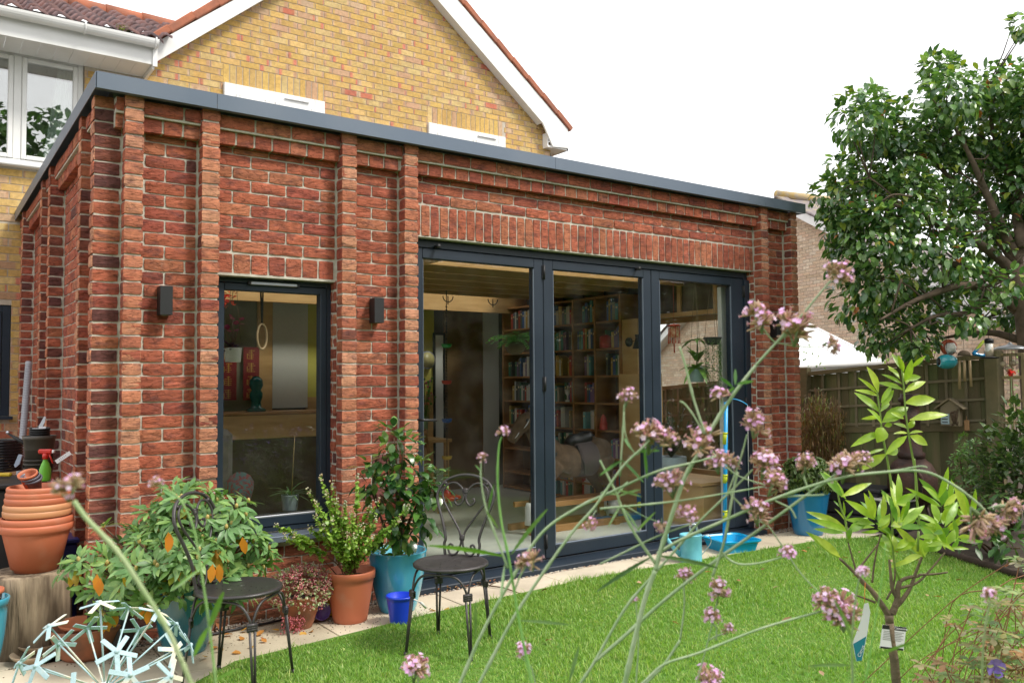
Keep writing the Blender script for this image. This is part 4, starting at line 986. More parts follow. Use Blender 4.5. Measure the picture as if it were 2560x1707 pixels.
# hanging ladder toy with disc seat
b0 = gz(1118, 1280); sx_, sy_ = b0.x, b0.y
def zs(py): d = ray(1120, py); tt = ((b0-CC).dot(AF))/d.dot(AF); return (CC+d*tt).z
t = thing('disc_swing', 'child rope swing with red disc seat and coloured cups along its chain', 'swing', (sx_, sy_, zs(1240)))
mb = MB(); mb.tube([(sx_, sy_, 2.56), (sx_, sy_, zs(1225))], .005, 6)
for k in range(40): mb.tube([(sx_-.006, sy_, 2.25-k*.035), (sx_+.006, sy_, 2.235-k*.035)], .009, 5)
mb.build('chain', MAT('dark_chain', (.05, .035, .025), rough=.6), t)
for py, col in ((862, (.03, .42, .10)), (954, (.6, .07, .04)), (1050, (.03, .12, .45)), (1143, (.65, .45, .06))):
    mb = MB(); mb.lathe([(.02, -.03), (.05, -.02), (.058, .012), (.055, .014), (.02, .0)], (sx_, sy_, zs(py)), 14); mb.build('cup', MAT('cup_%d' % py, col, rough=.35), t)
mb = MB(); mb.lathe([(.0, -.02), (.12, -.02), (.155, 0), (.15, .025), (.05, .03), (.035, .09), (.025, .12), (0, .12)], (sx_, sy_, zs(1245)), 24); mb.build('disc_seat', MAT('red_plastic', (.60, .045, .025), rough=.3), t)
# hooks in the ceiling
for px, py in ((1120, 748), (1232, 756)):
    h_ = gz(px, py-8, 2.42); t = MB(); t.tube([h_+Vector((.07*math.cos(a), 0, -.07*abs(math.sin(a)))) for a in [math.pi*k/10 for k in range(11)]], .006, 6); t.tube([h_, h_-W_*.10], .006, 6)
    tag(t.build('ceiling_hook', blackm), 'black curved ceiling hook, the %s one of the pair' % ('left, holding the disc swing' if px < 1200 else 'right, empty'), 'hook')
# table, chair, vase, clock
tb = thing('dining_table', 'wooden table behind the left door pane', 'table', (4.0, 3.4, 0))
mb = MB(); mb.cbox((3.85, 3.7, .74), (.8, .7, .035)); mb.build('tabletop', ply, tb)
for a in (-.35, .35):
    for b in (-.3, .3): mb = MB(); mb.cbox((3.85+a, 3.7+b, .37), (.05, .05, .70)); mb.build('leg', ply, tb)
ch = thing('high_chair', 'wooden child high chair with slatted back inside the left door pane', 'chair', (3.6, 2.9, 0))
cx_, cy_ = 3.55, 2.95
for a in (-.2, .2):
    mb = MB(); mb.tube([(cx_+a, cy_-.15, .02), (cx_+a*.9, cy_+.12, .9)], .018, 6); mb.build('side_frame', oak, ch)
    mb = MB(); mb.tube([(cx_+a, cy_+.3, .02), (cx_+a*.9, cy_, .55)], .018, 6); mb.build('leg', oak, ch)
for z in (.86, .74): mb = MB(); mb.cbox((cx_, cy_+.1, z), (.40, .02, .07)); mb.build('back_slat', oak, ch)
mb = MB(); mb.cbox((cx_, cy_+.05, .50), (.40, .32, .025)); mb.build('seat', oak, ch)
vp = Vector((4.02, 3.6, .76)); t = pot('glass_vase', 'tall glass vase of pink and red wild flowers on the table', 'vase', vp, .05, .25, (.25, .35, .2), .1, bot=.8, soil=False)
mb = MB()
for i in range(46):
    tip = vp+Vector((rnd(-.12, .12), rnd(-.1, .1), rnd(.35, .72))); mb.tube([vp+Vector((0, 0, .05)), tip], .002, 4, (.10, .22, .04))
    mb.sphere(tip, rnd(.010, .018), 6, 4, vary(R.choice([(.6, .12, .2), (.6, .2, .12), (.65, .3, .4), (.10, .25, .05), (.10, .25, .05)]), .2))
    for k in range(3): mb.leaf(vp.lerp(tip, rnd(.2, .9)), jit((0, 0, 1), .6), W_, .09, .006, .3, 0, vary((.08, .22, .04), .3))
mb.build('flowers', leafm, t)
c = gy(1066, 900, 4.36); t = thing('wall_clock', 'round clock on the yellow wall', 'clock', c); mb = MB(); mb.tube([c, c-V_*.03], .115, 24); mb.build('clock_rim', steel, t); mb = MB(); mb.tube([c-V_*.031, c-V_*.034], .10, 24); mb.build('clock_face', MAT('clock_face', (.5, .45, .2), rough=.4), t)
# rocking horse
hs = thing('rocking_horse', 'brown plush rocking horse with black saddle and white socks, standing behind the door glass', 'rocking horse', (4.4, 1.35, 0))
mb = MB(); hx = 4.42; hy = 1.38
def ap(dx, dz, dy=0): return Vector((hx+dx, hy+dy+dx*.05, dz))
mb.tube([ap(-.36, .70), ap(-.28, .68), ap(-.1, .64), ap(.12, .64), ap(.32, .70), ap(.42, .70), ap(.46, .68)], [.08, .15, .165, .16, .17, .13, .04], 16)
mb.tube([ap(-.25, .70), ap(-.40, .86), ap(-.52, 1.02), ap(-.56, 1.10)], [.14, .11, .085, .06], 12)
mb.tube([ap(-.52, 1.07), ap(-.60, 1.04), ap(-.70, .95), ap(-.76, .87)], [.075, .08, .06, .045], 12)
for s in (-1, 1):
    mb.tube([ap(-.50, 1.10, s*.05), ap(-.49, 1.18, s*.06)], [.025, .008], 6)
    mb.tube([ap(-.28, .62, s*.08), ap(-.42, .46, s*.09), ap(-.56 if s < 0 else -.30, .36, s*.09), ap(-.62 if s < 0 else -.34, .12, s*.09)], [.09, .055, .042, .035], 10)
    mb.tube([ap(.34, .64, s*.09), ap(.36, .46, s*.10), ap(.46, .32, s*.10), ap(.48, .12, s*.10)], [.12, .07, .042, .035], 10)
o = mb.build('body', MAT('brown_plush', (.085, .052, .03), (.13, .082, .048), scale=12, rough=1, bump=.5, bscale=200), hs)
rm = o.modifiers.new('remesh', 'REMESH'); rm.mode = 'VOXEL'; rm.voxel_size = .014; rm.use_smooth_shade = True
for (dx, s) in ((-.60, -1), (-.33, 1), (.475, -1), (.475, 1)):
    mb = MB(); q = ap(dx, .0, s*.09)
    mb.lathe([(.036, .30), (.05, .26), (.055, .16), (.062, .10), (.045, .10)], q, 12, wob=.08); mb.build('white_sock', MAT('white_fur', (.68, .68, .66), rough=1, bump=.6, bscale=90), hs)
    mb = MB(); mb.lathe([(.0, .10), (.042, .10), (.05, .06), (.052, .05), (0, .05)][::-1], q, 12); mb.build('hoof', oak, hs)
mb = MB(); mb.lathe([(.172, -.10), (.178, -.06), (.178, .12), (.172, .14)], (0, 0, 0), 18, frame(ap(.08, .655), (0, 0, 1), (0, 1, 0), (1, 0, 0)))
mb.build('saddle_cloth', MAT('grey_brown_felt', (.075, .06, .06), rough=1), hs)
mb = MB(); mb.tube([ap(-.06, .80), ap(.0, .825), ap(.1, .83), ap(.2, .86), ap(.25, .90)], [.05, .075, .075, .07, .03], 12); mb.tube([ap(-.02, .80, -.1), ap(.0, .62, -.18), ap(.02, .52, -.17)], .012, 6)
for k in range(6): mb.tube([ap(-.20, .84, -.02)+Vector((0, 0, 0)), ap(-.33-.02*k, .72, -.15+.02*k)], .008, 5)
mb.build('saddle', MAT('black_leather', (.012, .012, .014), rough=.35), hs)
mb = MB()
for dx, dz, r_ in ((-.62, 1.03, .083), (-.72, .93, .06)):
    mb.lathe([(r_, -.008), (r_+.006, 0), (r_, .008)], (0, 0, 0), 14, frame(ap(dx, dz), Vector((.6, 0, .8)), (0, 1, 0), Vector((-.8, 0, -.6))))
mb.build('bridle', MAT('white_band', (.6, .6, .62), rough=.5), hs)
mb = MB(); mb.tube([ap(-.46, 1.14), ap(-.40, .98), ap(-.28, .86)], [.03, .045, .03], 8); mb.build('mane', MAT('dark_mane', (.03, .022, .018), rough=1, bump=1, bscale=60), hs)
mb = MB(); mb.sphere(ap(-.62, 1.06, -.075), .014, 8, 6); mb.build('eye', blackm, hs)
for s in (-1, 1): 
    mb = MB(); mb.cbox(ap(-.05, .26, s*.11), (1.15, .03, .05)); mb.build('swing_bar', oak, hs); mb = MB(); mb.cbox(ap(-.05, .045, s*.16), (1.2, .05, .06)); mb.build('base_bar', oak, hs)
for dx in (-.45, .38): mb = MB(); mb.cbox(ap(dx, .035), (.06, .5, .05)); mb.build('cross_bar', oak, hs); mb = MB(); mb.cbox(ap(dx, .15), (.05, .05, .24)); mb.build('pillar', oak, hs)
# small toys on the floor
mb = MB(); q = gz(1585, 1268); mb.sphere((5.0, 1.05, .20), .03, 12, 8); tag(mb.build('tennis_ball', MAT('tennis_felt', (.45, .48, .05), rough=1)), 'yellow-green ball hanging low right of the rocking horse', 'ball')
mb = MB(); mb.cbox((5.02, 1.28, .045), (.75, .16, .05), ch=.01); mb.cbox((5.3, 1.3, .16), (.12, .12, .2), ch=.02); tag(mb.build('blue_balance_board', MAT('blue_paint', (.02, .16, .40), rough=.3)), 'bright blue wooden toy board lying behind the rocking horse', 'toy')
# things seen through the small window
hp = gy(582, 905, 1.1); t = pot('hanging_white_pot', 'white hanging pot with purple leaved plant inside the small window', 'hanging plant', hp, .062, .10, (.80, .80, .78), .3, bot=.88); cord(hp+Vector((0, 0, .1)), t, spread=.058)
mb = MB(); 
for i in range(34): mb.leaf(hp+Vector((rnd(-.03, .03), rnd(-.03, .03), .1)), jit((0, 0, .9), 1.1), W_, rnd(.05, .10), .035, .5, .1, vary((.11, .035, .13), .3))
for i in range(9):
    q = hp+Vector((rnd(-.06, .06), rnd(-.05, .05), rnd(.2, .32))); mb.tube([hp+W_*.1, q], .002, 4, (.2, .08, .1)); mb.leaf(q, jit((0, 0, .2), 1), W_, .05, .045, .2, 0, (.28, .03, .12))
mb.build('foliage', leafm, t)
fl = hp+Vector((-.02, .1, .46)); mb = MB()
for i in range(30): mb.leaf(jit(fl, .05), jit((0, 0, .2), 1), W_, .045, .04, .3, .2, vary((.65, .05, .02), .2))
tag(mb.build('red_blossom', leafm), 'cluster of bright red flowers above the white hanging pot', 'flower')
rp = gy(655, 835, 1.6); t = thing('gym_ring', 'wooden gymnastics ring on a dark strap inside the small window', 'gym ring', rp)
mb = MB(); mb.tube([rp+Vector((.035*math.cos(a)*1.3, .02*math.cos(a), .10*math.sin(a)-.02)) for a in [k*math.pi/12 for k in range(25)]], .009, 8, caps=False); mb.build('ring', MAT('birch', (.45, .32, .18), rough=.5), t)
mb = MB(); mb.tube([rp+Vector((0, 0, .08)), rp+Vector((-.02, 0, .5)), Vector((rp.x-.02, rp.y, 2.42))], .008, 4); mb.tube([rp+Vector((0, 0, .08)), rp+Vector((.01, 0, .5)), Vector((rp.x+.0, rp.y, 2.42))], .007, 4); mb.build('strap', blackm, t)
kc = thing('kitchen_counter', 'plywood fronted counter deep inside, seen through the small window', 'counter', (2, 4.1, 0))
mb = MB(); mb.cbox((1.9, 4.12, .55), (2.2, .4, 1.06), ch=.003); mb.build('front', MAT('shadowed_counter', (.10, .065, .035), rough=.6), kc); mb = MB(); mb.cbox((1.9, 4.11, 1.095), (2.24, .45, .03), ch=.003); mb.build('worktop', oak, kc); mb = MB(); mb.cbox((1.9, 3.905, .95), (2.2, .02, .25), ch=.003); mb.build('ply_band', ply, kc)  # lower front coloured dark for the room's shadow; band above keeps plain ply
gp = gy(640, 1018, 4.0); t = MB(); gp = Vector((gp.x, 4.0, 1.112)); t.lathe([(.10, 0), (.11, .02), (.06, .05), (.05, .10), (.07, .16), (.07, .20), (.05, .23), (.075, .28), (.07, .34), (.03, .38), (0, .385)], gp, 18); tag(t.build('green_ornament', MAT('dark_green_glaze', (.005, .07, .06), rough=.08)), 'glossy dark green ceramic ornament on the counter', 'ornament')
gold = MAT('gold_print', (.55, .32, .06), rough=.5); redp = MAT('red_paper', (.22, .012, .012), rough=.8)
for (px, s_) in ((571, '\u4e00\u4eba'), (628, '\u65fa\u8ca1')):
    a = gy(px, 868, 4.37); b = gy(px, 1000, 4.37); m = MB(); m.box((a.x-.09, 4.36, b.z), (a.x+.09, 4.366, a.z)); 
    for k in range(4): 
        zc = a.z-.08-.145*k
        for q in range(5): m.box((a.x-.045+rnd(0, .03), 4.3585, zc-.05+q*.022), (a.x+.045-rnd(0, .03), 4.3595, zc-.044+q*.022), mi=1)
        m.box((a.x-.004, 4.358, zc-.055), (a.x+.004, 4.3584, zc+.05), mi=1); m.box((a.x-.05, 4.358, zc-.05), (a.x-.043, 4.3584, zc+.01), mi=1)
    o = m.build('wall_scroll', [redp, gold]); tag(o, 'narrow red paper scroll with gold brush characters, %s' % ('at the left edge behind the white pot' if px < 600 else 'beside the green ornament'), 'scroll', 'red paper scrolls')
ac = thing('armchair', 'armchair with grey back and patchwork cushion inside the small window', 'armchair', (1.0, .9, 0))
mb = MB(); mb.cbox((.80, 1.25, .78), (.55, .14, .62), Matrix.Rotation(.0, 4, 'X'), ch=.05); mb.build('backrest', MAT('grey_throw', (.30, .27, .24), (.2, .18, .16), scale=10, rough=1), ac)
mb = MB(); mb.cbox((.85, .95, .38), (.6, .6, .2), ch=.06); mb.build('seat', MAT('mustard_fabric', (.42, .24, .06), (.3, .18, .06), scale=5, rough=1), ac)
mb = MB(); mb.tube([(1.02, .8, .62), (1.06, 1.0, .70), (1.08, 1.2, .66)], [.05, .10, .06], 12); mb.build('cushion', MAT('patchwork', (.32, .07, .08), (.12, .22, .22), scale=40, rough=1, lo=.42, hi=.58), ac)
sp_ = gy(722, 1278, .33); t = pot('small_grey_pot', 'small grey pot with a spiky plant on the inner sill of the small window', 'pot plant', (sp_.x, .31, .60), .055, .10, (.16, .19, .2), .3, bot=.85)
mb = MB(); strap(mb, (sp_.x, .31, .69), 26, .16, .012, (.10, .18, .08), 1, 1.1, .8); mb.tube([(sp_.x+.01, .31, .69), (sp_.x+.03, .31, 1.08)], .003, 5, (.3, .2, .08)); mb.build('foliage', leafm, t)
t = pot('red_ceramic_pot', 'glossy red bowl at the lower left corner of the small window', 'pot', (.76, .42, .62), .06, .09, (.35, .015, .01), .15, bot=.6, soil=False)
# ---------------- pots and things along the wall ----------------
def glaze(name, c1, c2, scale=5, rough=.12): return MAT(name, c1, c2, scale=scale, stretch=(1, 1, .35), rough=rough, coat=.6, lo=.3, hi=.7, bump=.05, bscale=30)
terra_p = MAT('terracotta_plastic', (.50, .145, .07), (.50, .22, .14), scale=9, rough=.42, bump=.05, bscale=200, lo=.52, hi=.85, detail=9, rvar=.25)
terra_c = MAT('terracotta_clay', (.42, .15, .075), (.22, .10, .06), scale=9, detail=9, rough=.85, bump=.2, bscale=60)
P_BLUE = (1.67, -.225, 0)
blue_pot = pot('blue_glazed_pot', 'large bright blue glazed pot planted with a camellia, beside the black garden chair', 'pot plant', P_BLUE, .183, .37, None, mat=glaze('blue_glaze', (.015, .24, .50), (.10, .44, .55)), belly=.012, bot=.62, n=40)
P_TER = (1.33, -.265, 0)
ter_pot = pot('terracotta_pot', 'terracotta coloured plastic pot holding a leggy herb with pale flower tips', 'pot plant', P_TER, .14, .30, None, mat=terra_p, bot=.72, rim=.16, n=40)
P_SED = (1.03, -.21, 0)
sed_pot = pot('clay_pot', 'clay pot overflowing with pink sedum between the herb pot and the chair', 'pot plant', P_SED, .125, .19, None, mat=terra_c, bot=.62, rim=.2)
P_TEAL = (.38, -.26, 0)
teal_pot = pot('teal_pot', 'dark teal glazed pot almost hidden under a spreading rhododendron', 'pot plant', P_TEAL, .165, .36, None, mat=glaze('teal_glaze', (.012, .12, .19), (.03, .20, .24)), belly=.015, bot=.66)
P_RB = (5.90, -.225, 0)
rb_pot = pot('blue_shrub_pot', 'deep blue glazed pot with a cream-edged evergreen shrub at the far end of the paving', 'pot plant', P_RB, .195, .38, None, mat=glaze('deep_blue_glaze', (.01, .13, .30), (.02, .20, .40)), bot=.68, n=40)
# bucket
bk = pot('blue_bucket', 'small bright blue plastic bucket with white handle in front of the blue glazed pot', 'bucket', (1.545, -.50, 0), .082, .165, None, mat=MAT('blue_plastic', (.012, .05, .60), rough=.3), bot=.74, rim=.1, soil=False)
mb = MB(); c = Vector((1.545, -.50, .155)); a0 = c+Vector((.088, .0, 0)); mb.tube([c+Vector((.03, -.085, 0)), c+Vector((.09, -.09, -.03)), c+Vector((.135, -.05, -.065)), c+Vector((.10, .03, -.03)), c+Vector((.04, .085, 0))], .003, 6); mb.tube([c+Vector((.09, -.088, -.032)), c+Vector((.14, -.055, -.075))], .008, 8); mb.build('handle', MAT('white_wire', (.7, .7, .68), rough=.4), bk)
# purple pot lying down
M = Matrix.Rotation(math.radians(-78), 4, 'X') @ Matrix.Rotation(.2, 4, 'Y')
q = gz(795, 1558); pot('purple_pot', 'small purple plastic pot lying on its side beside the sedum', 'pot', (q.x+.03, q.y+.09, .052), .05, .085, None, mat=MAT('purple_plastic', (.13, .07, .30), rough=.4), tilt=Matrix.Rotation(math.radians(80), 4, 'X') @ Matrix.Rotation(0, 4, 'Y'), soil=False, rim=.12)
q = gz(838, 1540); mb = MB(); mb.cbox((q.x-.0, q.y+.02, .06), (.09, .03, .12), ch=.006); tag(mb.build('yellow_toy_spade', MAT('yellow_plastic', (.62, .42, .02), rough=.35)), 'bit of yellow plastic toy tucked behind the terracotta coloured pot', 'toy')

t = MB()
for i in range(900):
    c = R.choice((P_BLUE, P_TER, P_SED, P_TEAL, P_RB, (.1, -.1, 0), (-.2, .05, 0), (1.5, -.1, 0), (.75, -.12, 0))); a = rnd(0, 6.28); r_ = rnd(.10, .30)*rnd(.6, 1.1)
    p = Vector((c[0]+r_*math.cos(a), min(-.03, c[1]+r_*math.sin(a)), .001)); s_ = rnd(.0012, .0042); t.sphere(p, s_, 5, 3, vary(R.choice([(.06, .045, .03), (.10, .07, .045), (.18, .13, .08), (.05, .05, .03)]), .3), (rnd(.8, 1.8), 1, .6))
tag(t.build('soil_crumbs', MAT('soil_crumb', attr=True, rough=1)), 'spilt soil crumbs and grit on the paving around the plant pots', 'soil', kind='stuff')
# ---------------- metal bistro chairs ----------------
iron = MAT('grey_painted_iron', (.048, .044, .044), (.068, .062, .062), scale=30, rough=.34, metal=.35, bump=.1, bscale=200, rvar=.2)
iron_worn = MAT('worn_painted_iron', (.05, .047, .047), (.42, .42, .42), scale=26, rough=.36, metal=.35, lo=.66, hi=.76, detail=8, bump=.1, bscale=200)
def arc(c, r, a0, a1, n, ax=0):
    return [(c[0]+r*math.cos(math.radians(a0+(a1-a0)*k/n)), c[1]+r*math.sin(math.radians(a0+(a1-a0)*k/n))) for k in range(n+1)]
def bistro(name, label, pos, face, seatmat, hs_=.45):
    """face: unit vector the sitter looks along"""
    f = Vector(face).normalized(); r_ = Vector((f.y, -f.x, 0)); t = thing(name, label, 'garden chair', pos, 'black metal garden chairs')
    M = frame(Vector(pos), f, -r_, W_)
    def P(x, y, z): return M @ Vector((x, y, z))
    SR = .20
    mb = MB(); pr = [(0, hs_-.004), (.10, hs_-.005), (.165, hs_-.001), (.182, hs_+.005), (SR-.004, hs_+.006), (SR+.003, hs_), (SR+.003, hs_-.010), (SR-.008, hs_-.014), (.17, hs_-.008), (0, hs_-.010)]
    mb.lathe(pr[::-1], (0, 0, 0), 44, M); mb.build('seat', seatmat, t)
    mb = MB()
    for k in range(7):
        for s in (-1, 1):
            x = -.10+.035*k; y = s*(.025+.01*k if k < 4 else .055-.012*(k-3)); mb.lathe([(.0035, .0), (0, .0012)], (0, 0, 0), 6, M @ Matrix.Translation((x, y, hs_-.0035+.0012)))
    mb.build('seat_hole', blackm, t)
    # legs: pairs of rods bound together, arches between
    R1 = .0062; legs = [(.15, .145, .190, .180), (.15, -.145, .190, -.180), (-.15, .13, -.20, .155), (-.15, -.13, -.20, -.155)]
    zc = hs_-.135
    for i, (x, y, fx, fy) in enumerate(legs):
        mb = MB(); d = Vector((fx-x, fy-y)); side = Vector((-fy, fx)).normalized()*.012
        def L(z): k = (hs_-.02-z)/(hs_-.02); return (x+(fx-x)*k, y+(fy-y)*k)
        for s in (-1, 1):
            top = L(zc); sx_, sy_ = (1 if x > 0 else -1), (1 if y > 0 else -1)
            mb.tube([P(L(0)[0]+side.x*s*.3, L(0)[1]+side.y*s*.3, 0), P(top[0]+side.x*s, top[1]+side.y*s, zc)], R1, 8)
        # bound collar
        top = L(zc)
        for k in range(3): mb.tube([P(top[0]-side.x*1.9, top[1]-side.y*1.9, zc-.012+k*.010), P(top[0]+side.x*1.9, top[1]+side.y*1.9, zc-.012+k*.010)], .0105, 8)
        f0 = L(0); mb.tube([P(f0[0], f0[1], 0), P(f0[0], f0[1], .02)], .0105, 10)
        mb.build('leg', iron, t)
    def archpts(A, B):
        ta = Vector(A); tb = Vector(B); pts = []; n = 22
        for k in range(n+1):
            u = k/n; p = ta.lerp(tb, u); h = (1-abs(2*u-1)**4.0); mid = p*(1+.10*math.sin(math.pi*u)); pts.append(P(mid.x, mid.y, zc+(hs_-.028-zc)*h))
        return pts
    def LL(i, z): x, y, fx, fy = legs[i]; k = (hs_-.02-z)/(hs_-.02); return (x+(fx-x)*k, y+(fy-y)*k)
    for (i, j) in ((0, 1), (1, 3), (3, 2), (2, 0)):
        mb = MB(); mb.tube(archpts(LL(i, zc), LL(j, zc)), R1, 8); mb.build('brace', iron, t)
    # back: plane through x=-.17 leaning back
    def B(y, z): return P(-.165-.10*((z-hs_)/.43)**1.3 if z > hs_ else -.165, y, z)
    mb = MB(); out = [(-.095, hs_-.01), (-.105, hs_+.06), (-.10, hs_+.10), (-.13, hs_+.20), (-.165, hs_+.29), (-.165, hs_+.345), (-.13, hs_+.40), (-.07, hs_+.43), (0, hs_+.44)]
    out = out+[(-y, z) for y, z in out[::-1][1:]]
    cr = bez([Vector((y, z, 0)) for y, z in out], 5); mb.tube([B(p.x, p.y) for p in cr], .0085, 8); mb.build('back_frame', iron, t)
    for s in (-1, 1):
        mb = MB(); h = [(.004, hs_+.085), (.02, hs_+.14), (.075, hs_+.22), (.125, hs_+.295), (.135, hs_+.345), (.11, hs_+.385), (.065, hs_+.395), (.025, hs_+.37), (.006, hs_+.33), (.012, hs_+.295), (.035, hs_+.275), (.057, hs_+.29), (.055, hs_+.31), (.042, hs_+.308)]
        cr = bez([Vector((s*y, z, 0)) for y, z in h], 5); mb.tube([B(p.x, p.y)+f*.004 for p in cr], .0062, 7); mb.build('heart_scroll', iron, t)
        mb = MB(); h = [(.004, hs_+.10), (.008, hs_+.06), (.03, hs_+.015), (.062, hs_+.01), (.078, hs_+.035), (.072, hs_+.062), (.055, hs_+.06), (.055, hs_+.045), (.064, hs_+.045)]
        cr = bez([Vector((s*y, z, 0)) for y, z in h], 5); mb.tube([B(p.x, p.y)+f*.004 for p in cr], .0062, 7); mb.build('base_scroll', iron, t)
    mb = MB()
    for z in (.095, .345):
        for k in range(3): mb.tube([B(-.013, hs_+z+.007*k)+f*.004, B(.013, hs_+z+.007*k)+f*.004], .0085, 8)
    for s in (-1, 1): mb.tube([B(s*.118, hs_+.395), B(s*.130, hs_+.385)], .012, 8)
    mb.build('collar', iron, t)
    return t
c1 = (gz(1015, 1612)+gz(1186, 1618)+gz(1088, 1562)+gz(1246, 1556))/4
fr_ = ((gz(1015, 1612)+gz(1186, 1618))-(gz(1088, 1562)+gz(1246, 1556)))
s1 = gz(1127, 1408, .45)
bistro('bistro_chair', 'black metal chair with heart scroll back standing between lawn and folding door', (s1.x, s1.y, .005), (-AF.x*.93-AR.x*.28, -AF.y*.93-AR.y*.28, 0), iron)
s2 = gz(597, 1470, .45)
bistro('bistro_chair', 'worn black metal chair seen side-on in front of the rhododendron', (s2.x, s2.y, .005), (AR.x*.96-AF.x*.22, AR.y*.96-AF.y*.22, 0), iron_worn)

# ---------------- watering can, tether ball set ----------------
can_m = MAT('aqua_painted_tin', (.18, .55, .68), (.14, .46, .60), scale=12, rough=.35, bump=.05)
q = gz(1731, 1408); cc = Vector((q.x+.05, q.y+.06, 0)); t = thing('watering_can', 'pale aqua metal watering can standing on the paving in front of the doors', 'watering can', cc)
mb = MB(); mb.lathe([(0, .004), (.086, 0), (.088, .006), (.086, .012), (.085, .20), (.088, .206), (.086, .212), (.08, .213), (.079, .06), (0, .05)], cc, 32); mb.build('can_body', can_m, t)
lf = -AR; lf.z = 0; lf.normalize(); dn = -AF; dn.z = 0; dn.normalize()
mb = MB(); mb.tube([cc+lf*.08+W_*.05, cc+lf*.13+W_*.10, cc+lf*.19+W_*.185], [.022, .017, .014], 12); mb.lathe([(.014, 0), (.03, .02), (.030, .026), (0, .03)], (0, 0, 0), 16, frame(cc+lf*.185+W_*.18, W_.cross(lf), (lf*-.8+W_*.6).normalized(), (lf*.6+W_*.8).normalized())); mb.tube([cc+lf*.08+W_*.19, cc+lf*.17+W_*.172], .005, 6); mb.build('spout', can_m, t)
mb = MB(); mb.tube(bez([cc-lf*.02+W_*.21, cc+lf*.005+W_*.27, cc-lf*.04+W_*.285, cc-lf*.06+W_*.215], 5), .009, 8); mb.tube(bez([cc-lf*.08+W_*.19, cc-lf*.14+W_*.205, cc-lf*.16+W_*.15, cc-lf*.12+W_*.09, cc-lf*.083+W_*.05], 5), .004, 6); mb.build('handle', steel, t)
cyan = MAT('cyan_plastic', (.0, .38, .70), (.0, .33, .62), scale=5, rough=.3)
q = gz(1828, 1372); t = thing('tether_ball_set', 'bright cyan tray base with tall blue and yellow pole for a tether ball game', 'garden game', q)
ex = AR.copy(); ex.z = 0; ex.normalize(); ey = Vector((-ex.y, ex.x, 0)); Mt = frame(q+Vector((0, 0, 0)), (ex*.93+ey*.36).normalized(), (ey*.93-ex*.36).normalized(), W_)
def rrect(w, r, n=5): 
    pts = []
    for (sx_, sy_, a0) in ((1, 1, 0), (-1, 1, 90), (-1, -1, 180), (1, -1, 270)):
        for k in range(n+1): a = math.radians(a0+90*k/n); pts.append((sx_*(w-r)+r*math.cos(a), sy_*(w-r)+r*math.sin(a)))
    return pts
mb = MB(); rings = [(.15, .0, .04), (.172, .07, .05), (.19, .085, .055), (.192, .097, .055), (.182, .097, .05), (.172, .085, .05), (.155, .03, .04), (.02, .028, .015)]
vs = []; k = 24
for (w_, z, r2) in rings:
    for (x, y) in rrect(w_, r2): vs.append(Mt @ Vector((x, y, z)))
F = [tuple(range(k))[::-1]]+[(i*k+j, i*k+(j+1) % k, (i+1)*k+(j+1) % k, (i+1)*k+j) for i in range(len(rings)-1) for j in range(k)]+[tuple(range((len(rings)-1)*k, len(rings)*k))]
mb.add(vs, F, None, False); mb.build('base_tray', cyan, t)
def zat(px, py, pt): d = ray(px, py); tt = ((pt-CC).dot(AF))/d.dot(AF); return (CC+d*tt)
bp_ = zat(1811, 1350, q); tp2 = zat(1815, 1005, q)
mb = MB(); mb.tube([Vector((bp_.x, bp_.y, .03)), tp2], .017, 16); mb.build('pole', MAT('sky_blue_plastic', (.01, .33, .72), rough=.3), t)
for a, b in ((1080, 1110), (1185, 1207), (1275, 1300)):
    mb = MB(); mb.tube([zat(1813, a, q), zat(1812, b, q)], .0195, 16); mb.tube([zat(1813, a, q), zat(1813, a+5, q)], .021, 16); mb.build('yellow_joint', MAT('lime_plastic', (.55, .62, .03), rough=.35), t)
mb = MB(); mb.tube(bez([tp2, zat(1830, 997, q), zat(1852, 1002, q), zat(1869, 1012, q)], 5), .004, 6); mb.build('arm', MAT('sky_blue_plastic'), t)
mb = MB(); mb.tube([zat(1869, 1012, q), zat(1872, 1240, q)], .0018, 5); mb.tube([zat(1870.5, 1190, q), zat(1871, 1215, q)], .004, 6); mb.build('string', MAT('white_wire'), t)

# ---------------- left corner clutter ----------------
st = (-.285, .275, 0); t = MB(); barkm = MAT('weathered_stump_wood', (.36, .28, .19), (.10, .07, .045), scale=8, stretch=(2.5, 2.5, .35), rough=.95, bump=1.0, bscale=14, bdist=.02, lo=.35, hi=.65, detail=8, attr=True)
vs = []; F = []; n = 48
prof = [(1.05, 0), (1.02, .05), (1.0, .20), (.99, .34), (.985, .410), (.95, .420), (.5, .422), (.0, .422)]
for (rr, z) in prof:
    for j in range(n):
        a = 2*math.pi*j/n; r_ = .20*rr*(1+.07*noise.noise(Vector((math.cos(a)*1.5, math.sin(a)*1.5, .3)))+.03*noise.noise(Vector((math.cos(a)*6, math.sin(a)*6, z))))
        da = abs(a-5.15); 
        if da < .12 and rr > .6: r_ -= .022*(1-da/.12)
        vs.append(Vector((st[0]+r_*math.cos(a), st[1]+r_*math.sin(a), z+(0 if rr < .9 else .004*noise.noise(Vector((a*4, 0, 0)))))))
F = [(i*n+j, i*n+(j+1) % n, (i+1)*n+(j+1) % n, (i+1)*n+j) for i in range(len(prof)-1) for j in range(n)]
t.add(vs, F, (1, 1, 1), True)
for k in range(6*n, 8*n): t.c[k] = (.75, .72, .68)
tag(t.build('tree_stump', barkm), 'weathered cracked log stump carrying the stack of terracotta pots', 'stump')
ps = thing('pot_stack', 'stack of orange plastic plant pots nested on the log stump', 'stack of pots', (-.27, .26, .423))
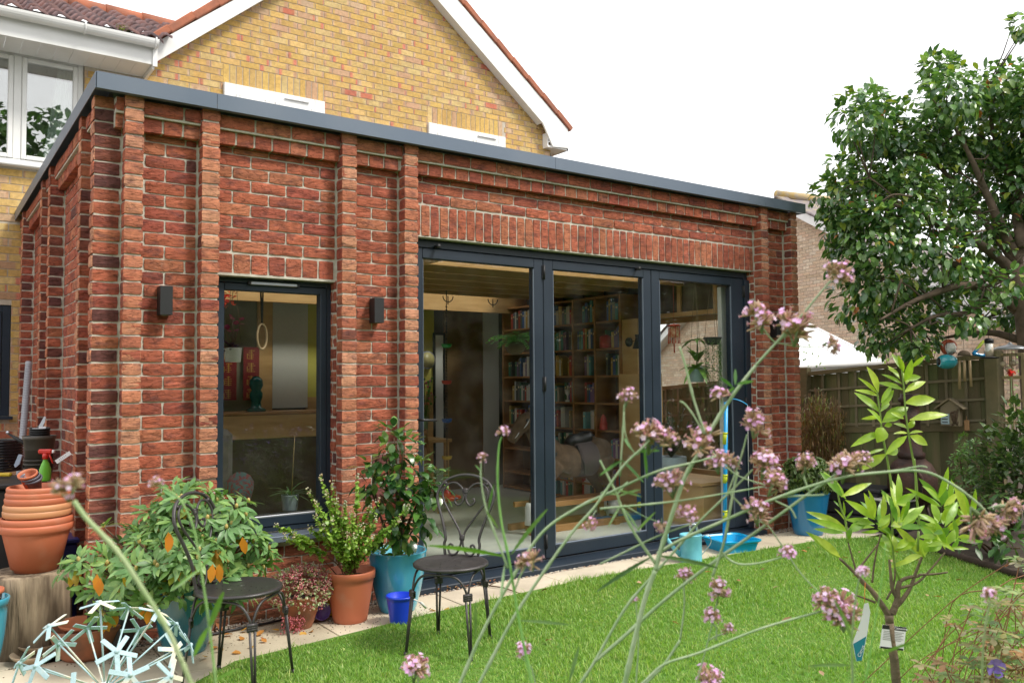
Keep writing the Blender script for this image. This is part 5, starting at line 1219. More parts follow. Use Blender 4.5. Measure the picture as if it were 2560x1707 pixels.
for k, (dz_, rr, hh) in enumerate([(0, .172, .255), (.040, .168, .25), (.092, .157, .24), (.127, .157, .235), (.168, .153, .23), (.192, .151, .235), (.218, .149, .235)]):
    m = MB(); z0 = .423+dz_; c = Vector((-.275+.002*k, .26, z0)); bt = .60
    m.lathe([(0, .003), (rr*bt, 0), (rr*(bt+.3), hh*.72), (rr*.93, hh*.80), (rr, hh*.83), (rr*1.06, hh*.86), (rr*1.075, hh*.96), (rr*1.04, hh), (rr*.98, hh), (rr*.96, hh*.85), (rr*.70, .02), (0, .015)], c, 40)
    m.build('plant_pot', MAT('pale_terracotta_plastic', (.58, .27, .13), rough=.5) if k in (2, 3) else terra_p, ps)
q = zat(72, 1196, Vector((-.27, .26, .6))); 
for k in range(3): 
    m = MB(); Mq = frame(q+Vector((.012*k, .006*k, -.014*k)), AR, (AU*.4-AF*.0+AF*.9).normalized(), (AU*.9-AF*.42).normalized()); m.lathe([(.030, -.05), (.045, .02), (.05, .022), (.05, .034), (.045, .035), (.043, .02), (.028, -.045), (0, -.045)], (0, 0, 0), 20, Mq); m.build('small_pot', terra_p if k == 0 else MAT('mixed_pot', (.12, .12, .15), rough=.4), ps)
# black store and things standing on it
bb = MB(); bb.cbox((-.50, .98, .41), (.62, .50, .82), ch=.02); bb.cbox((-.50, .98, .835), (.66, .54, .03), ch=.008); 
tag(bb.build('storage_box', MAT('black_plastic', (.02, .02, .022), rough=.5)), 'black plastic garden storage box in the dark behind the log stump', 'storage box')
gp_ = Vector((gy(97, 1200, .95).x, .95, .852)); gs = thing('grey_pot_stack', 'stack of dark grey-brown plastic pots beside the brick wall', 'stack of pots', gp_)
for k, (dz_, rr) in enumerate([(0, .082), (.03, .084), (.055, .086), (.09, .092)]):
    m = MB(); hh = .17 if k == 3 else .06; m.lathe([(rr*.8, 0), (rr*.95, hh*.85), (rr, hh*.86), (rr*1.04, hh), (rr*.98, hh), (rr*.9, hh*.5), (0, .01)], gp_+Vector((0, 0, dz_)), 28); m.build('plant_pot', MAT('taupe_plastic', (.085, .075, .062), rough=.5), gs)
bs = thing('black_pot_stack', 'small black nursery pots nested on the grey pots, with white plant labels', 'stack of pots', gp_+Vector((0, 0, .22)))
for k in range(4):
    rr = .056; m = MB(); m.lathe([(rr*.7, 0), (rr*.97, .05), (rr*1.03, .052), (rr*1.04, .06), (rr, .06), (rr*.9, .04), (0, .01)], gp_+Vector((.0, 0, .205+.014*k)), 24, Matrix.Rotation(.06, 4, 'X')); m.build('nursery_pot', blackm, bs)
wl = MAT('white_label', (.78, .78, .80), rough=.4)
m = MB(); c = gp_+Vector((-.01, -.02, .285)); m.cbox((0, 0, 0), (.075, .0015, .042), frame(c, AR, AF, AU)); m.cbox((.02, .01, .02), (.045, .0015, .02), frame(c, AR, AF, AU)); 
for k in range(3): m.cbox((0, -.0012, .010-.008*k), (.055, .0006, .0012), frame(c, AR, AF, AU), col=(0, 0, 0), mi=1)
tag(m.build('plant_label', [wl, MAT('pale_grey_print', (.45, .45, .5))]), 'white plant label card lying in the black nursery pots', 'label')
# spray bottle
q = Vector((gy(116, 1180, .72).x, .72, .0)); q.z = .852; sb = thing('spray_bottle', 'green spray bottle with red trigger head beside the pot stack', 'spray bottle', q)
gq = zat(113, 1185, Vector((q.x, q.y, .9)))
m = MB(); m.lathe([(.030, -.06), (.032, -.05), (.032, .01), (.022, .04), (.013, .06), (.013, .072)], (gq.x, gq.y, q.z+.06), 20, None, sy=.7); m.build('bottle', MAT('lime_green_plastic', (.16, .50, .05), rough=.3), sb)
zt_ = q.z+.13; m = MB(); m.lathe([(.017, 0), (.017, .035)], (gq.x, gq.y, zt_), 14); ex_ = AR.copy(); ex_.z = 0; ex_.normalize()
m.cbox((0.0, 0, .045), (.085, .026, .028), frame((gq.x, gq.y, zt_), ex_, ex_.cross(W_)*-1, W_), ch=.009); m.tube([Vector((gq.x, gq.y, zt_+.04))+ex_*.018, Vector((gq.x, gq.y, zt_+.01))+ex_*.03, Vector((gq.x, gq.y, zt_-.025))+ex_*.045], .005, 6)
m.build('trigger_head', MAT('red_trigger_plastic', (.60, .03, .02), rough=.35), sb)
m = MB(); m.cbox((.047, 0, .045), (.014, .018, .018), frame((gq.x, gq.y, zt_), ex_, ex_.cross(W_)*-1, W_)); m.build('nozzle', wl, sb)
# label stick leaning right
a, b = zat(140, 1155, gq), zat(176, 1131, gq); d = (b-a); L_ = d.length; d.normalize(); m = MB(); nn_ = d.cross(AF).normalized(); m.cbox((L_/2, 0, 0), (L_, .001, .024), frame(a, d, AF, nn_)); 
for k in range(5): m.cbox((L_*.25+k*.011, -.001, 0), (.003, .0006, .018-.002*k), frame(a, d, AF, nn_), mi=1)
tag(m.build('plant_label', [wl, MAT('pale_grey_print')]), 'white plant label stick leaning to the right beside the spray bottle', 'label')
# measuring pole, loppers, hose reel
t = MB(); a = zat(70, 905, Vector((-.35, 2.2, 1))); b = gz(47, 1420); pa = gx(70, 905, -.30); pb = Vector((pa.x-.42, pa.y-.25, 0)); 
pa = at(72, 905, 6.6); pb = at(44, 1250, 6.2); pb = pa+(pb-pa)*((pa.z)/(pa.z-pb.z)); t.tube([pb, pa], .024, 14); 
for k in range(95): u = .25+k*.0078; c = pb.lerp(pa, u); t.tube([c, c+(pa-pb)*.0022], .0248, 12, mi=1, caps=False)
tag(t.build('grey_pole', [MAT('grey_pipe', (.36, .37, .40), rough=.4), MAT('pipe_tick', (.2, .2, .23))]), 'ribbed pale grey pipe leaning in the corner left of the brick extension', 'pole')
lo_ = thing('loppers', 'black garden loppers with silver white blades, propped head up in the left corner', 'garden tool', at(90, 1110, 5.6))
m = MB(); m.tube([at(62, 1170, 5.5), at(84, 1090, 5.6), at(92, 1076, 5.6)], [.018, .02, .022], 8); m.tube([at(18, 1082, 5.6), at(45, 1098, 5.6), at(66, 1110, 5.58)], [.006, .012, .012], 8); m.build('arm', blackm, lo_)
m = MB(); m.lathe([(.011, -.003), (.011, .003)], (0, 0, 0), 10, frame(at(19, 1081, 5.59), AR, AU, -AF)); m.build('hanging_eye', steel, lo_)
m = MB(); m.prism([(-10, 8), (0, -2), (18, -34), (22, -33), (20, -20), (4, 10)], at(92, 1075, 5.59), AR*(5.6/CAM['f']), -AU*(5.6/CAM['f']), AF, .006); m.build('blade', MAT('pale_blade', (.62, .66, .72), rough=.3), lo_)
m = MB(); m.prism([(-6, 18), (-9, 12), (2, -14), (11, -12), (4, 10)], at(44, 1150, 5.45), AR*(5.6/CAM['f']), -AU*(5.6/CAM['f']), AF, .012); m.build('grip', MAT('grey_grip', (.4, .46, .56), rough=.4), lo_)
t = MB()
for k in range(11):
    c = at(2, 1103+k*7.0, 5.9); t.tube([c+Vector((math.cos(a)*.13, math.sin(a)*.13, 0)) for a in [j*math.pi/16 for j in range(33)]], .0095, 8, caps=False)
tag(t.build('coiled_pipe', MAT('gloss_black_pipe', (.015, .015, .018), rough=.25)), 'coil of glossy black ribbed pipe at the left picture edge', 'coiled pipe')
t = MB(); c = at(14, 1186, 5.2); t.cbox((0, 0, 0), (.075, .03, .022), frame(c, AR, AF, AU), ch=.006); tag(t.build('yellow_tool', MAT('yellow_plastic')), 'yellow plastic tool end behind the stack of orange pots', 'tool')
t = MB(); c = at(20, 1280, 5.6); t.box((-1.5, .8, 0), (-.82, 1.3, .78)); tag(t.build('black_crate', MAT('black_plastic')), 'black crate at the left edge under the coiled pipe', 'crate')
# blue plastic box, black planter with white lid, clay bowls, saucers, corner pot
bx_ = thing('blue_plastic_box', 'dark blue plastic box between the log stump and the brick corner', 'box', (-.13, .62, 0)); m = MB(); m.cbox((-.115, .62, .25), (.16, .22, .50), ch=.01); m.build('box_body', MAT('navy_plastic', (.02, .025, .16), rough=.3), bx_); m = MB(); m.cbox((-.115, .62, .515), (.18, .24, .03), ch=.008); m.build('lid', MAT('navy_plastic'), bx_)
bpz = thing('black_planter', 'black square planter behind the clay bowl, with a white lid inside', 'planter', (.04, -.12, 0)); m = MB()
c = Vector((.045, -.06, 0)); Mx = frame(c, AR*Vector((1, 1, 0)).length/1.414 if False else Vector((AR.x, AR.y, 0)).normalized(), Vector((-AR.y, AR.x, 0)).normalized(), W_)
m.cbox((0, 0, .16), (.19, .14, .32), Mx, ch=.01); m.cbox((0, 0, .325), (.215, .165, .018), Mx, ch=.005); m.build('planter_box', MAT('black_plastic'), bpz)
m = MB(); m.lathe([(.062, 0), (.06, .012), (.03, .03), (0, .033)], (0, 0, 0), 20, Mx @ Matrix.Translation((.03, 0, .333))); m.build('white_lid', wl, bpz)
q = gz(195, 1655); cb_ = Vector((q.x+.05, q.y+.09, 0)); cl = thing('clay_bowl', 'wide shallow terracotta clay bowl on the paving in front of the black planter', 'bowl', cb_)
m = MB(); m.lathe([(0, .006), (.11, 0), (.13, .02), (.175, .13), (.19, .15), (.195, .165), (.185, .17), (.178, .155), (.12, .03), (0, .02)], cb_, 44); m.build('bowl_wall', terra_c, cl)
m = MB(); m.lathe([(.12, .155), (.135, .178), (.128, .18), (.09, .12), (0, .11)], cb_+Vector((.0, .0, .0)), 36); m.build('inner_bowl', MAT('orange_clay', (.48, .16, .07), rough=.8), cl)
for k, (px, py, rr) in enumerate(((62, 1668, .115), (75, 1652, .11), (90, 1640, .10))):
    q = gz(px, py); m = MB(); m.lathe([(0, .004), (rr*.6, 0), (rr*.9, .03), (rr, .045), (rr*.95, .047), (rr*.6, .012), (0, .01)], (q.x+.05, q.y+.08, .026*k), 32, Matrix.Rotation(.05*k, 4, 'X')); tag(m.build('clay_saucer', MAT('cream_saucer', (.50, .40, .28), (.40, .28, .18), scale=8, rough=.7)), '%s cream clay saucer in the stack beside the log stump' % ('lowest', 'middle', 'uppermost')[k], 'saucer', 'cream clay saucers stacked by the stump')
q = gz(-22, 1690); cp = Vector((q.x-.05, q.y+.12, 0)); lp_ = pot('corner_glazed_pot', 'bright blue glazed pot cut by the left picture edge, holding a terracotta pot', 'pot', cp, .125, .36, None, mat=glaze('corner_blue_glaze', (.015, .22, .42), (.08, .38, .45)), belly=.01, bot=.66, soil=False, rim=.10)
m = MB(); m.lathe([(.08, .2), (.10, .38), (.108, .382), (.108, .40), (.10, .40), (.08, .25)], cp, 30); m.build('inner_pot', terra_p, lp_)
# hose along the wall foot, border stick, clay foot
t = MB(); t.tube(bez([gz(505, 1590, .01), gz(600, 1570, .012), gz(690, 1552, .012), gz(760, 1530, .012), gz(860, 1500, .012)], 6), .0075, 8); t.tube(bez([gz(700, 1455, .05), gz(715, 1430, .16), gz(735, 1412, .2), gz(742, 1440, .1)], 5), .005, 6); tag(t.build('drip_hose', blackm), 'thin black hose lying along the foot of the wall behind the chair', 'hose')
t = MB(); t.tube([gz(1184, 1450, .02), gz(1215, 1462, .015), gz(1258, 1468, .012), gz(1305, 1484, .01)], [.005, .006, .005, .003], 6); t.tube([gz(1222, 1463, .015), gz(1240, 1455, .03)], .003, 5); tag(t.build('twig', woodm), 'dry brown twig lying on the paving behind the garden chair', 'twig')

# ---------------- right-hand corner ----------------
sbx = at(2115, 1270, 8.2); fx = (FD.x, FD.y, 0)
t = thing('dark_bench_box', 'black slatted storage box at the fence, left of the clay chimney stove', 'storage box', (sbx.x, sbx.y, 0)); Mx = frame((sbx.x, sbx.y, 0), FD, FN, W_)
for k in range(3): m = MB(); m.cbox((0, 0, .07+.115*k), (.75, .35, .105), Mx, ch=.01); m.build('slat', MAT('black_stained_wood', (.022, .022, .026), rough=.6), t)
m = MB(); m.cbox((0, 0, .37), (.80, .40, .03), Mx, ch=.008); m.build('lid', MAT('black_stained_wood'), t)
rust = MAT('rusty_cast_iron', (.085, .040, .028), (.045, .028, .024), scale=9, rough=.6, metal=.3, bump=.5, bscale=50)
cq = at(2280, 1190, 7.85); cz = cq.z; t = thing('chimney_stove', 'rusty brown iron chimney stove with mesh front standing against the fence', 'chiminea', (cq.x, cq.y, 0))
m = MB(); m.lathe([(.10, cz-.27), (.17, cz-.24), (.215, cz-.10), (.215, cz+.03), (.17, cz+.12), (.11, cz+.17)], (cq.x, cq.y, 0), 32); m.build('fire_bowl', rust, t)
m = MB(); zt2 = at(2285, 985, 7.85).z; m.lathe([(.11, cz+.17), (.12, cz+.18), (.12, cz+.22), (.095, cz+.23), (.082, cz+.5), (.092, cz+.51), (.092, cz+.56), (.08, cz+.57), (.078, zt2-.08), (.10, zt2-.07), (.10, zt2-.04), (.082, zt2-.03), (.082, zt2), (.07, zt2)], (cq.x, cq.y, 0), 28); m.build('flue', rust, t)
dv = Vector((CC.x-cq.x, CC.y-cq.y, 0)).normalized(); dv = (Matrix.Rotation(-.25, 3, 'Z') @ dv); rx = Vector((-dv.y, dv.x, 0))
Mo = frame(Vector((cq.x, cq.y, cz-.03))+dv*.20, rx, W_, -dv)
m = MB(); pts = [Mo @ Vector((.14*math.cos(a), .13*math.sin(a)+.0, 0)) for a in [math.pi*k/14 for k in range(15)]]+[Mo @ Vector((-.14, -.10, 0)), Mo @ Vector((.14, -.10, 0)), Mo @ Vector((.14, 0, 0))]; m.tube(pts, .014, 8, caps=False)
m.tube([Mo @ Vector((-.15, -.13, -.05)), Mo @ Vector((.15, -.13, -.05))], .02, 8); m.build('mouth_rim', rust, t)
m = MB(); m.prism([(.135*math.cos(a), .125*math.sin(a)) for a in [math.pi*k/14 for k in range(15)]]+[(-.135, -.10), (.135, -.10)], Mo @ Vector((0, 0, .02)), Mo.to_3x3() @ Vector((1, 0, 0)), W_, -dv, .01); m.build('mouth', blackm, t)
m = MB()
for k in range(-14, 15):
    for s in (-1, 1):
        a = Vector((k*.02, -.10, 0)); pts = []
        for j in range(12): 
            q = a+Vector((s*j*.02, j*.02, 0)); 
            if q.y < .12 and abs(q.x) < .13 and (q.y < 0 or (q.x/.135)**2+(q.y/.125)**2 < 1): pts.append(Mo @ q)
        if len(pts) > 1: m.tube([pts[0], pts[-1]], .0018, 4)
m.build('mesh_guard', rust, t)
for a in (0.5, 2.6, 4.7): m = MB(); m.tube([(cq.x+.12*math.cos(a), cq.y+.12*math.sin(a), cz-.22), (cq.x+.2*math.cos(a), cq.y+.2*math.sin(a), 0)], .014, 6); m.build('leg', rust, t)
q = gz(2250, 1336); fb = pot('black_tub', 'black tub with pale rim in front of the clay chimney stove', 'tub', (q.x+.1, q.y+.12, 0), .20, .30, None, mat=MAT('black_plastic'), bot=.8, soil=True); m = MB(); m.lathe([(.198, .295), (.208, .30), (.208, .312), (.198, .316), (.19, .31)], (q.x+.1, q.y+.12, 0), 30); m.build('pale_rim', MAT('pale_rim_plastic', (.55, .55, .5), rough=.4), fb)
# insect house
ih = fpt(.58, 1000, 980, .0); c = at(2379, 1035, 8.02); t = thing('insect_house', 'small wooden insect house with pitched roof hung on the fence trellis', 'insect house', c); Mi = frame(c, FD, -FN, W_)
if (Mi.to_3x3() @ Vector((1, 0, 0))).dot(AR) < 0: Mi = frame(c, -FD, -FN, W_)
Mi = frame(c, FD if FD.dot(AR) > 0 else -FD, -FN, W_)
wi = MAT('pale_weathered_wood', (.30, .24, .15), (.22, .18, .12), scale=9, rough=.9)
m = MB(); m.prism([(-.085, -.11), (.085, -.11), (.085, .07), (0, .135), (-.085, .07)], Mi @ Vector((0, -.05, 0)), Mi.to_3x3() @ Vector((1, 0, 0)), W_, -FN, .09); m.build('box', wi, t)
for s in (-1, 1):
    m = MB(); a = Mi @ Vector((0, -.07, .15)); b = Mi @ Vector((s*.13, -.07, .05)); e = (b-a); L_ = e.length; e.normalize(); m.cbox((L_/2, .05, 0), (L_, .13, .014), frame(a, e, -FN, e.cross(-FN)*s)); m.build('roof_board', wi, t)
m = MB(); m.cbox((-.042, -.056, -.045), (.075, .012, .10), Mi); 
for k in range(3): m.cbox((-.042, -.064, -.075+.03*k), (.05, .004, .008), Mi, mi=1)
m.build('slotted_block', [MAT('pale_blue_paint', (.42, .55, .60), rough=.6), blackm], t)
m = MB()
for k in range(14): m.tube([Mi @ Vector((rnd(.005, .075), -.052, rnd(-.1, .06))), Mi @ Vector((rnd(.005, .075), -.056, rnd(-.1, .06)))], .009, 7)
m.build('stick_filling', MAT('cane_ends', (.12, .08, .05), rough=.9), t)
c = at(2417, 1063, 7.95); m = MB(); m.cbox((0, 0, 0), (.045, .02, .10), Mi @ Matrix.Translation(Mi.inverted() @ c), ch=.006); m.tube([c+W_*.05, c+W_*.09], .003, 5); tag(m.build('wooden_tag', MAT('orange_wood', (.36, .20, .09), rough=.7)), 'little round-cornered wooden tag hanging on the fence right of the insect house', 'tag')
# hanging bird things (from the big tree's low branch)
def wire(a, top=.35): 
    m = MB(); m.tube([a, a+Vector((0, 0, top))], .0016, 5); return m
c = at(2367, 904, 7.6); t = thing('nest_pod', 'turquoise ceramic nest pod with round hole hanging before the fence top', 'bird nester', c)
m = MB(); Mh = frame(c, AR, AF, AU); m.lathe([(0, -.085), (.04, -.078), (.062, -.045), (.068, 0), (.062, .045), (.045, .07), (.036, .074), (.036, .06), (0, .05)], (0, 0, 0), 28, frame(c, AF, AU, -AR)); m.build('pod', MAT('turquoise_glaze', (.03, .30, .36), (.02, .22, .28), scale=6, rough=.12, coat=.5), t)
m = MB(); m.lathe([(.036, .0725), (0, .073)], (0, 0, 0), 24, frame(c, AF, AU, -AR)); m.build('hole', blackm, t); wire(c+AU*.068, .3).build('wire', blackm, t)
c = at(2372, 868, 7.7); t = thing('apple_feeder', 'rusty red ring feeder stuffed with white wool, above the turquoise pod', 'bird feeder', c); m = MB(); m.tube([c+(AR*math.cos(a)+AU*math.sin(a))*.058 for a in [k*math.pi/10 for k in range(21)]], .018, 10, caps=False); m.build('ring', MAT('brown_red_paint', (.36, .07, .03), rough=.4), t)
m = MB(); m.sphere(c+AR*.01-AU*.01, .052, 16, 10, None, (1, 1, 1), None, .5); m.build('wool', MAT('white_wool', (.72, .70, .66), rough=1, bump=1, bscale=60), t); wire(c+AU*.07, .28).build('wire', blackm, t)
c = at(2410, 884, 7.6); t = thing('wind_chime', 'coconut and bamboo wind chime with three tubes against the fence', 'wind chime', c)
m = MB(); m.lathe([(.055, -.02), (.05, .005), (.03, .025), (0, .032)], c, 18); m.build('shell', MAT('coconut', (.13, .09, .06), rough=.9, bump=.6), t)
for k, (dx, L_) in enumerate(((-.04, .26), (.0, .19), (.045, .24))): m = MB(); m.tube([c+AR*dx+Vector((0, 0, -.03)), c+AR*(dx*1.1)+Vector((0, 0, -.06))], .0012, 4); m.tube([c+AR*dx*1.1+Vector((0, 0, -.06)), c+AR*(dx*1.25)+Vector((0, 0, -.06-L_))], .011, 10); m.build('tube', MAT('bamboo_tube', (.36, .25, .13), rough=.6), t)
wire(c+W_*.03, .25).build('wire', blackm, t)
c = at(2448, 872, 7.7); t = thing('bird_feeder_ring', 'blue and yellow triangular ceramic feeder left of the seed tube', 'bird feeder', c); m = MB(); tri = bez([c-AR*.055-AU*.045, c+AR*.06-AU*.055, c+AR*.05+AU*.07, c-AR*.055-AU*.045], 6)
m.tube(tri, .015, 10, (.02, .25, .55), caps=False); 
for k, v in enumerate(m.v):
    if (v-c).dot(AU) > .0: m.c[k] = (.50, .60, .06)
m.build('ring', MAT('painted_ceramic', attr=True, rough=.15, coat=.5), t); wire(c+AU*.07+AR*.05, .26).build('wire', blackm, t)
c = at(2473, 872, 7.5); t = thing('seed_feeder', 'clear tube bird seed feeder with dark cap hanging over the fence', 'bird feeder', c)
m = MB(); m.tube([c-W_*.075, c+W_*.05], .034, 18); m.build('seed_tube', MAT('bird_seed', (.50, .42, .32), (.70, .70, .68), scale=14, rough=.3, lo=.5, hi=.55), t)
m = MB(); m.lathe([(.037, .05), (.038, .08), (.025, .095), (0, .098)], c, 18); m.build('cap', blackm, t); m = MB(); m.lathe([(0, -.09), (.075, -.085), (.08, -.075), (.035, -.07)], c, 22); m.build('tray', blackm, t); wire(c+W_*.095, .2).build('wire', blackm, t)
c = at(2525, 868, 7.5); t = thing('metal_dome_feeder', 'grey metal domed bird feeder with fat balls at the right picture edge', 'bird feeder', c)
m = MB(); m.lathe([(.15, -.02), (.145, -.012), (.09, .01), (.03, .022), (.02, .03), (0, .05)], c, 28); m.build('dome', MAT('galvanised', (.30, .31, .33), rough=.3, metal=.6), t)
m = MB()
for k in range(10): a = k*.628; m.tube([c+Vector((.05*math.cos(a), .05*math.sin(a), -.02)), c+Vector((.055*math.cos(a), .055*math.sin(a), -.2))], .0015, 4)
m.build('cage', blackm, t)
for (px, py) in ((2508, 910), (2533, 908), (2520, 922)): m = MB(); m.sphere(at(px, py, 7.5), .026, 12, 8, None, (1, 1, 1), None, .1); m.build('fat_ball', MAT('fat', (.42, .35, .24), (.3, .24, .16), scale=30, rough=.9), t)
wire(c+W_*.05, .2).build('wire', blackm, t)
q = at(2428, 1228, 7.1); m = MB(); m.sphere((q.x, q.y, q.z), .075, 20, 14, None, (1.1, .9, .8), None, .15); m.lathe([(.05, 0), (.045, q.z-.05)], (q.x, q.y, 0), 10); tag(m.build('carved_stone', MAT('brown_stone', (.20, .12, .07), (.12, .08, .05), scale=9, rough=.9, bump=.6)), 'rounded brown stone ornament among the shrubs by the fence', 'stone ornament')
# ---------------- foliage ----------------
def rosette(mb, c, d, n, L, W, col, bend=.35, bud=None, spread=.9):
    d = Vector(d).normalized(); a = d.orthogonal().normalized(); b = d.cross(a); o = rnd(0, 6)
    for k in range(n):
        t = o+k*2.4; r_ = a*math.cos(t)+b*math.sin(t); mb.leaf(c+r_*.006, r_*spread+d*rnd(.15, .75), d, L*rnd(.7, 1.1), W*rnd(.85, 1.1), bend*rnd(.3, 1.3), .18, vary(col(), .16))
    if bud: mb.sphere(c+d*.012, .009, 7, 5, bud, (1, 1, 1.5))
def rhodo_col():
    return R.choice([(.16, .30, .10), (.13, .26, .09), (.20, .34, .14), (.23, .36, .11), (.10, .21, .07)])
mb = MB(); st_ = MB(); base = Vector((.38, -.26, .34)); ob = MB()
lobes = [((480, 1284), 4.25, 0.19), ((560, 1304), 4.2, 0.162), ((395, 1324), 4.25, 0.162), ((300, 1384), 4.15, 0.18), ((215, 1418), 4.15, 0.123), ((380, 1418), 4.0, 0.19), ((480, 1408), 4.0, 0.19), ((600, 1374), 4.2, 0.162), ((640, 1418), 4.25, 0.104), ((560, 1458), 4.1, 0.123), ((250, 1498), 4.05, 0.095), ((330, 1488), 4.0, 0.114), ((430, 1488), 4.0, 0.114), ((450, 1334), 4.2, 0.19)]
for (pp, dep, r_) in lobes:
    c = at(pp[0], pp[1], dep+.12); n = int(14.5*(r_/.17)**2)+2
    for k in range(n):
        d = Vector((rnd(-1, 1), rnd(-1, .55), rnd(-.5, 1))).normalized(); q = c+d*r_*rnd(.55, 1)
        if q.y > -.04: q.y = -.04-rnd(0, .06)
        dd = (d+Vector((0, -.2, .6))).normalized()
        rosette(mb, q, dd, R.choice((8, 9, 10)), .095, .026, rhodo_col, .35, (.55, .42, .16) if R.random() < .7 else None)
        if k % 2 == 0: st_.tube(bez([base+Vector((rnd(-.04, .04), rnd(-.04, .04), 0)), base.lerp(q, .5)+Vector((0, 0, -.04)), q], 4), [.006]*8+[.003], 5)
        if R.random() < .16:
            for j in range(R.choice((1, 2, 3))): ob.leaf(q-W_*.02, Vector((rnd(-.5, .5), rnd(-.6, .1), -1)), (0, -1, 0), .085, .034, .1, .1, vary(R.choice([(.62, .30, .03), (.55, .36, .05), (.66, .26, .02), (.30, .34, .05)]), .15))
for (px, py, dep) in ((533, 1425, 3.95), (548, 1425, 3.95), (243, 1450, 4.0), (252, 1460, 4.0), (420, 1345, 3.95), (428, 1350, 3.95), (605, 1358, 4.1)):
    ob.leaf(at(px, py-22, dep), Vector((rnd(-.2, .2), 0, -1)), -AF, .10, .042, .05, .1, vary((.72, .27, .02), .1))
mb.build('foliage', leafm, teal_pot); ob.build('old_leaves', MAT('yellowed_leaf', attr=True, rough=.5, trans=.3), teal_pot); st_.build('stems', woodm, teal_pot)
# camellia in the big blue pot
def camellia(parent, base, pts, dep, leafL=.075, n=26, rr=.09, cols=None):
    mb = MB(); st = MB(); cols = cols or [(.025, .075, .022), (.035, .10, .028), (.05, .13, .035), (.09, .19, .04), (.16, .26, .07)]
    for (px, py, dz_) in pts:
        c = at(px, py, dep+dz_); st.tube(bez([base, base.lerp(c, .5)+jit((0, 0, .03), .03), c], 4), [.008]*4+[.006]*4+[.003], 6, )
        for k in range(n):
            p = c+Vector((rnd(-1, 1), rnd(-1, .6), rnd(-1, 1)))*rr; d = (p-c).normalized()+Vector((0, 0, rnd(-.5, .3)))
            mb.leaf(p, d, W_, leafL*rnd(.7, 1.15), leafL*.5, rnd(.1, .6), .2, vary(R.choice(cols), .25), shape=((.03, .15), (.3, .85), (.6, 1), (.85, .6), (1, .04)))
    mb.build('foliage', leafg, parent); st.build('stems', woodm, parent)
camellia(blue_pot, Vector((1.67, -.22, .32)), [(985, 1095, 0), (1010, 1120, .0), (965, 1140, .05), (1000, 1165, -.05), (930, 1180, 0), (985, 1200, -.05), (1040, 1180, 0), (1065, 1205, 0), (1000, 1240, -.1), (950, 1240, 0), (1050, 1250, 0), (990, 1290, -.05), (1055, 1300, 0), (925, 1215, 0), (1010, 1330, 0), (1075, 1215, .05), (960, 1310, 0)], 5.12, n=23, rr=.075, leafL=.09)
mb = MB()
for i in range(70): p = Vector((1.67, -.225, .33))+Vector((rnd(-.14, .06), rnd(-.14, .12), rnd(0, .05))); mb.leaf(p, jit((0, 0, .5), 1), W_, rnd(.03, .05), .035, .3, .2, vary((.16, .33, .06), .25))
mb.build('ground_leaves', leafm, blue_pot)
# herb with small round leaves and pale tips
def herb(parent, base, tips, dep, lc=(.30, .46, .09)):
    mb = MB(); st = MB()
    for (px, py, dz_, leafy) in tips:
        c = at(px, py, dep+dz_); P = bez([base+jit((0, 0, 0), .05)*Vector((1, 1, 0)).length/1.414, base.lerp(c, .45)+jit((0, 0, .02), .02), c], 8); st.tube(P, [.0035-.002*k/len(P) for k in range(len(P))], 5, (.20, .10, .05))
        L = sum((P[k+1]-P[k]).length for k in range(len(P)-1)); n = int(L*.8/.014)
        for k in range(n):
            u = 1-(k/n)*leafy; i = min(len(P)-2, int(u*(len(P)-1))); p = P[i].lerp(P[i+1], u*(len(P)-1)-i); s = .55+.6*math.sin(min(1, k/n*1.6)*math.pi*.8)
            for sg in range(3): mb.leaf(p, jit((0, 0, .25), 1), W_, .026*s*rnd(.8, 1.3), .023*s, rnd(-.2, .6), .15, vary(lc, .3), shape=((.05, .4), (.35, 1), (.75, .9), (1, .1)))
        if leafy > .3:
            for k in range(9): q = c+Vector((rnd(-.013, .013), rnd(-.013, .013), rnd(-.012, .028))); mb.sphere(q, rnd(.0035, .0065), 5, 4, vary(R.choice([(.60, .55, .45), (.45, .34, .24), (.62, .58, .5)]), .15))
    mb.build('foliage', leafm, parent); st.build('stems', MAT('red_brown_stem', (.20, .09, .05), rough=.7), parent)
herb(ter_pot, Vector((1.33, -.265, .26)), [(800, 1195, 0, .8), (829, 1212, .05, .85), (772, 1228, 0, .8), (840, 1255, .05, .8), (790, 1262, -.05, .9), (815, 1240, 0, .9), (862, 1262, .05, .8), (880, 1285, 0, .8), (787, 1290, -.05, .9), (810, 1320, 0, .8), (830, 1300, .03, .9), (690, 1315, .1, .45), (735, 1340, .05, .5), (712, 1345, 0, .6), (775, 1320, .1, .4), (870, 1340, -.05, .8), (888, 1345, 0, .8), (905, 1320, .05, .8), (925, 1270, .1, .8), (945, 1255, .1, .8), (893, 1190, .12, .7), (940, 1300, .1, .9), (930, 1345, .05, .8), (1000, 1300, .1, .8), (1020, 1270, .1, .8)], 4.78)
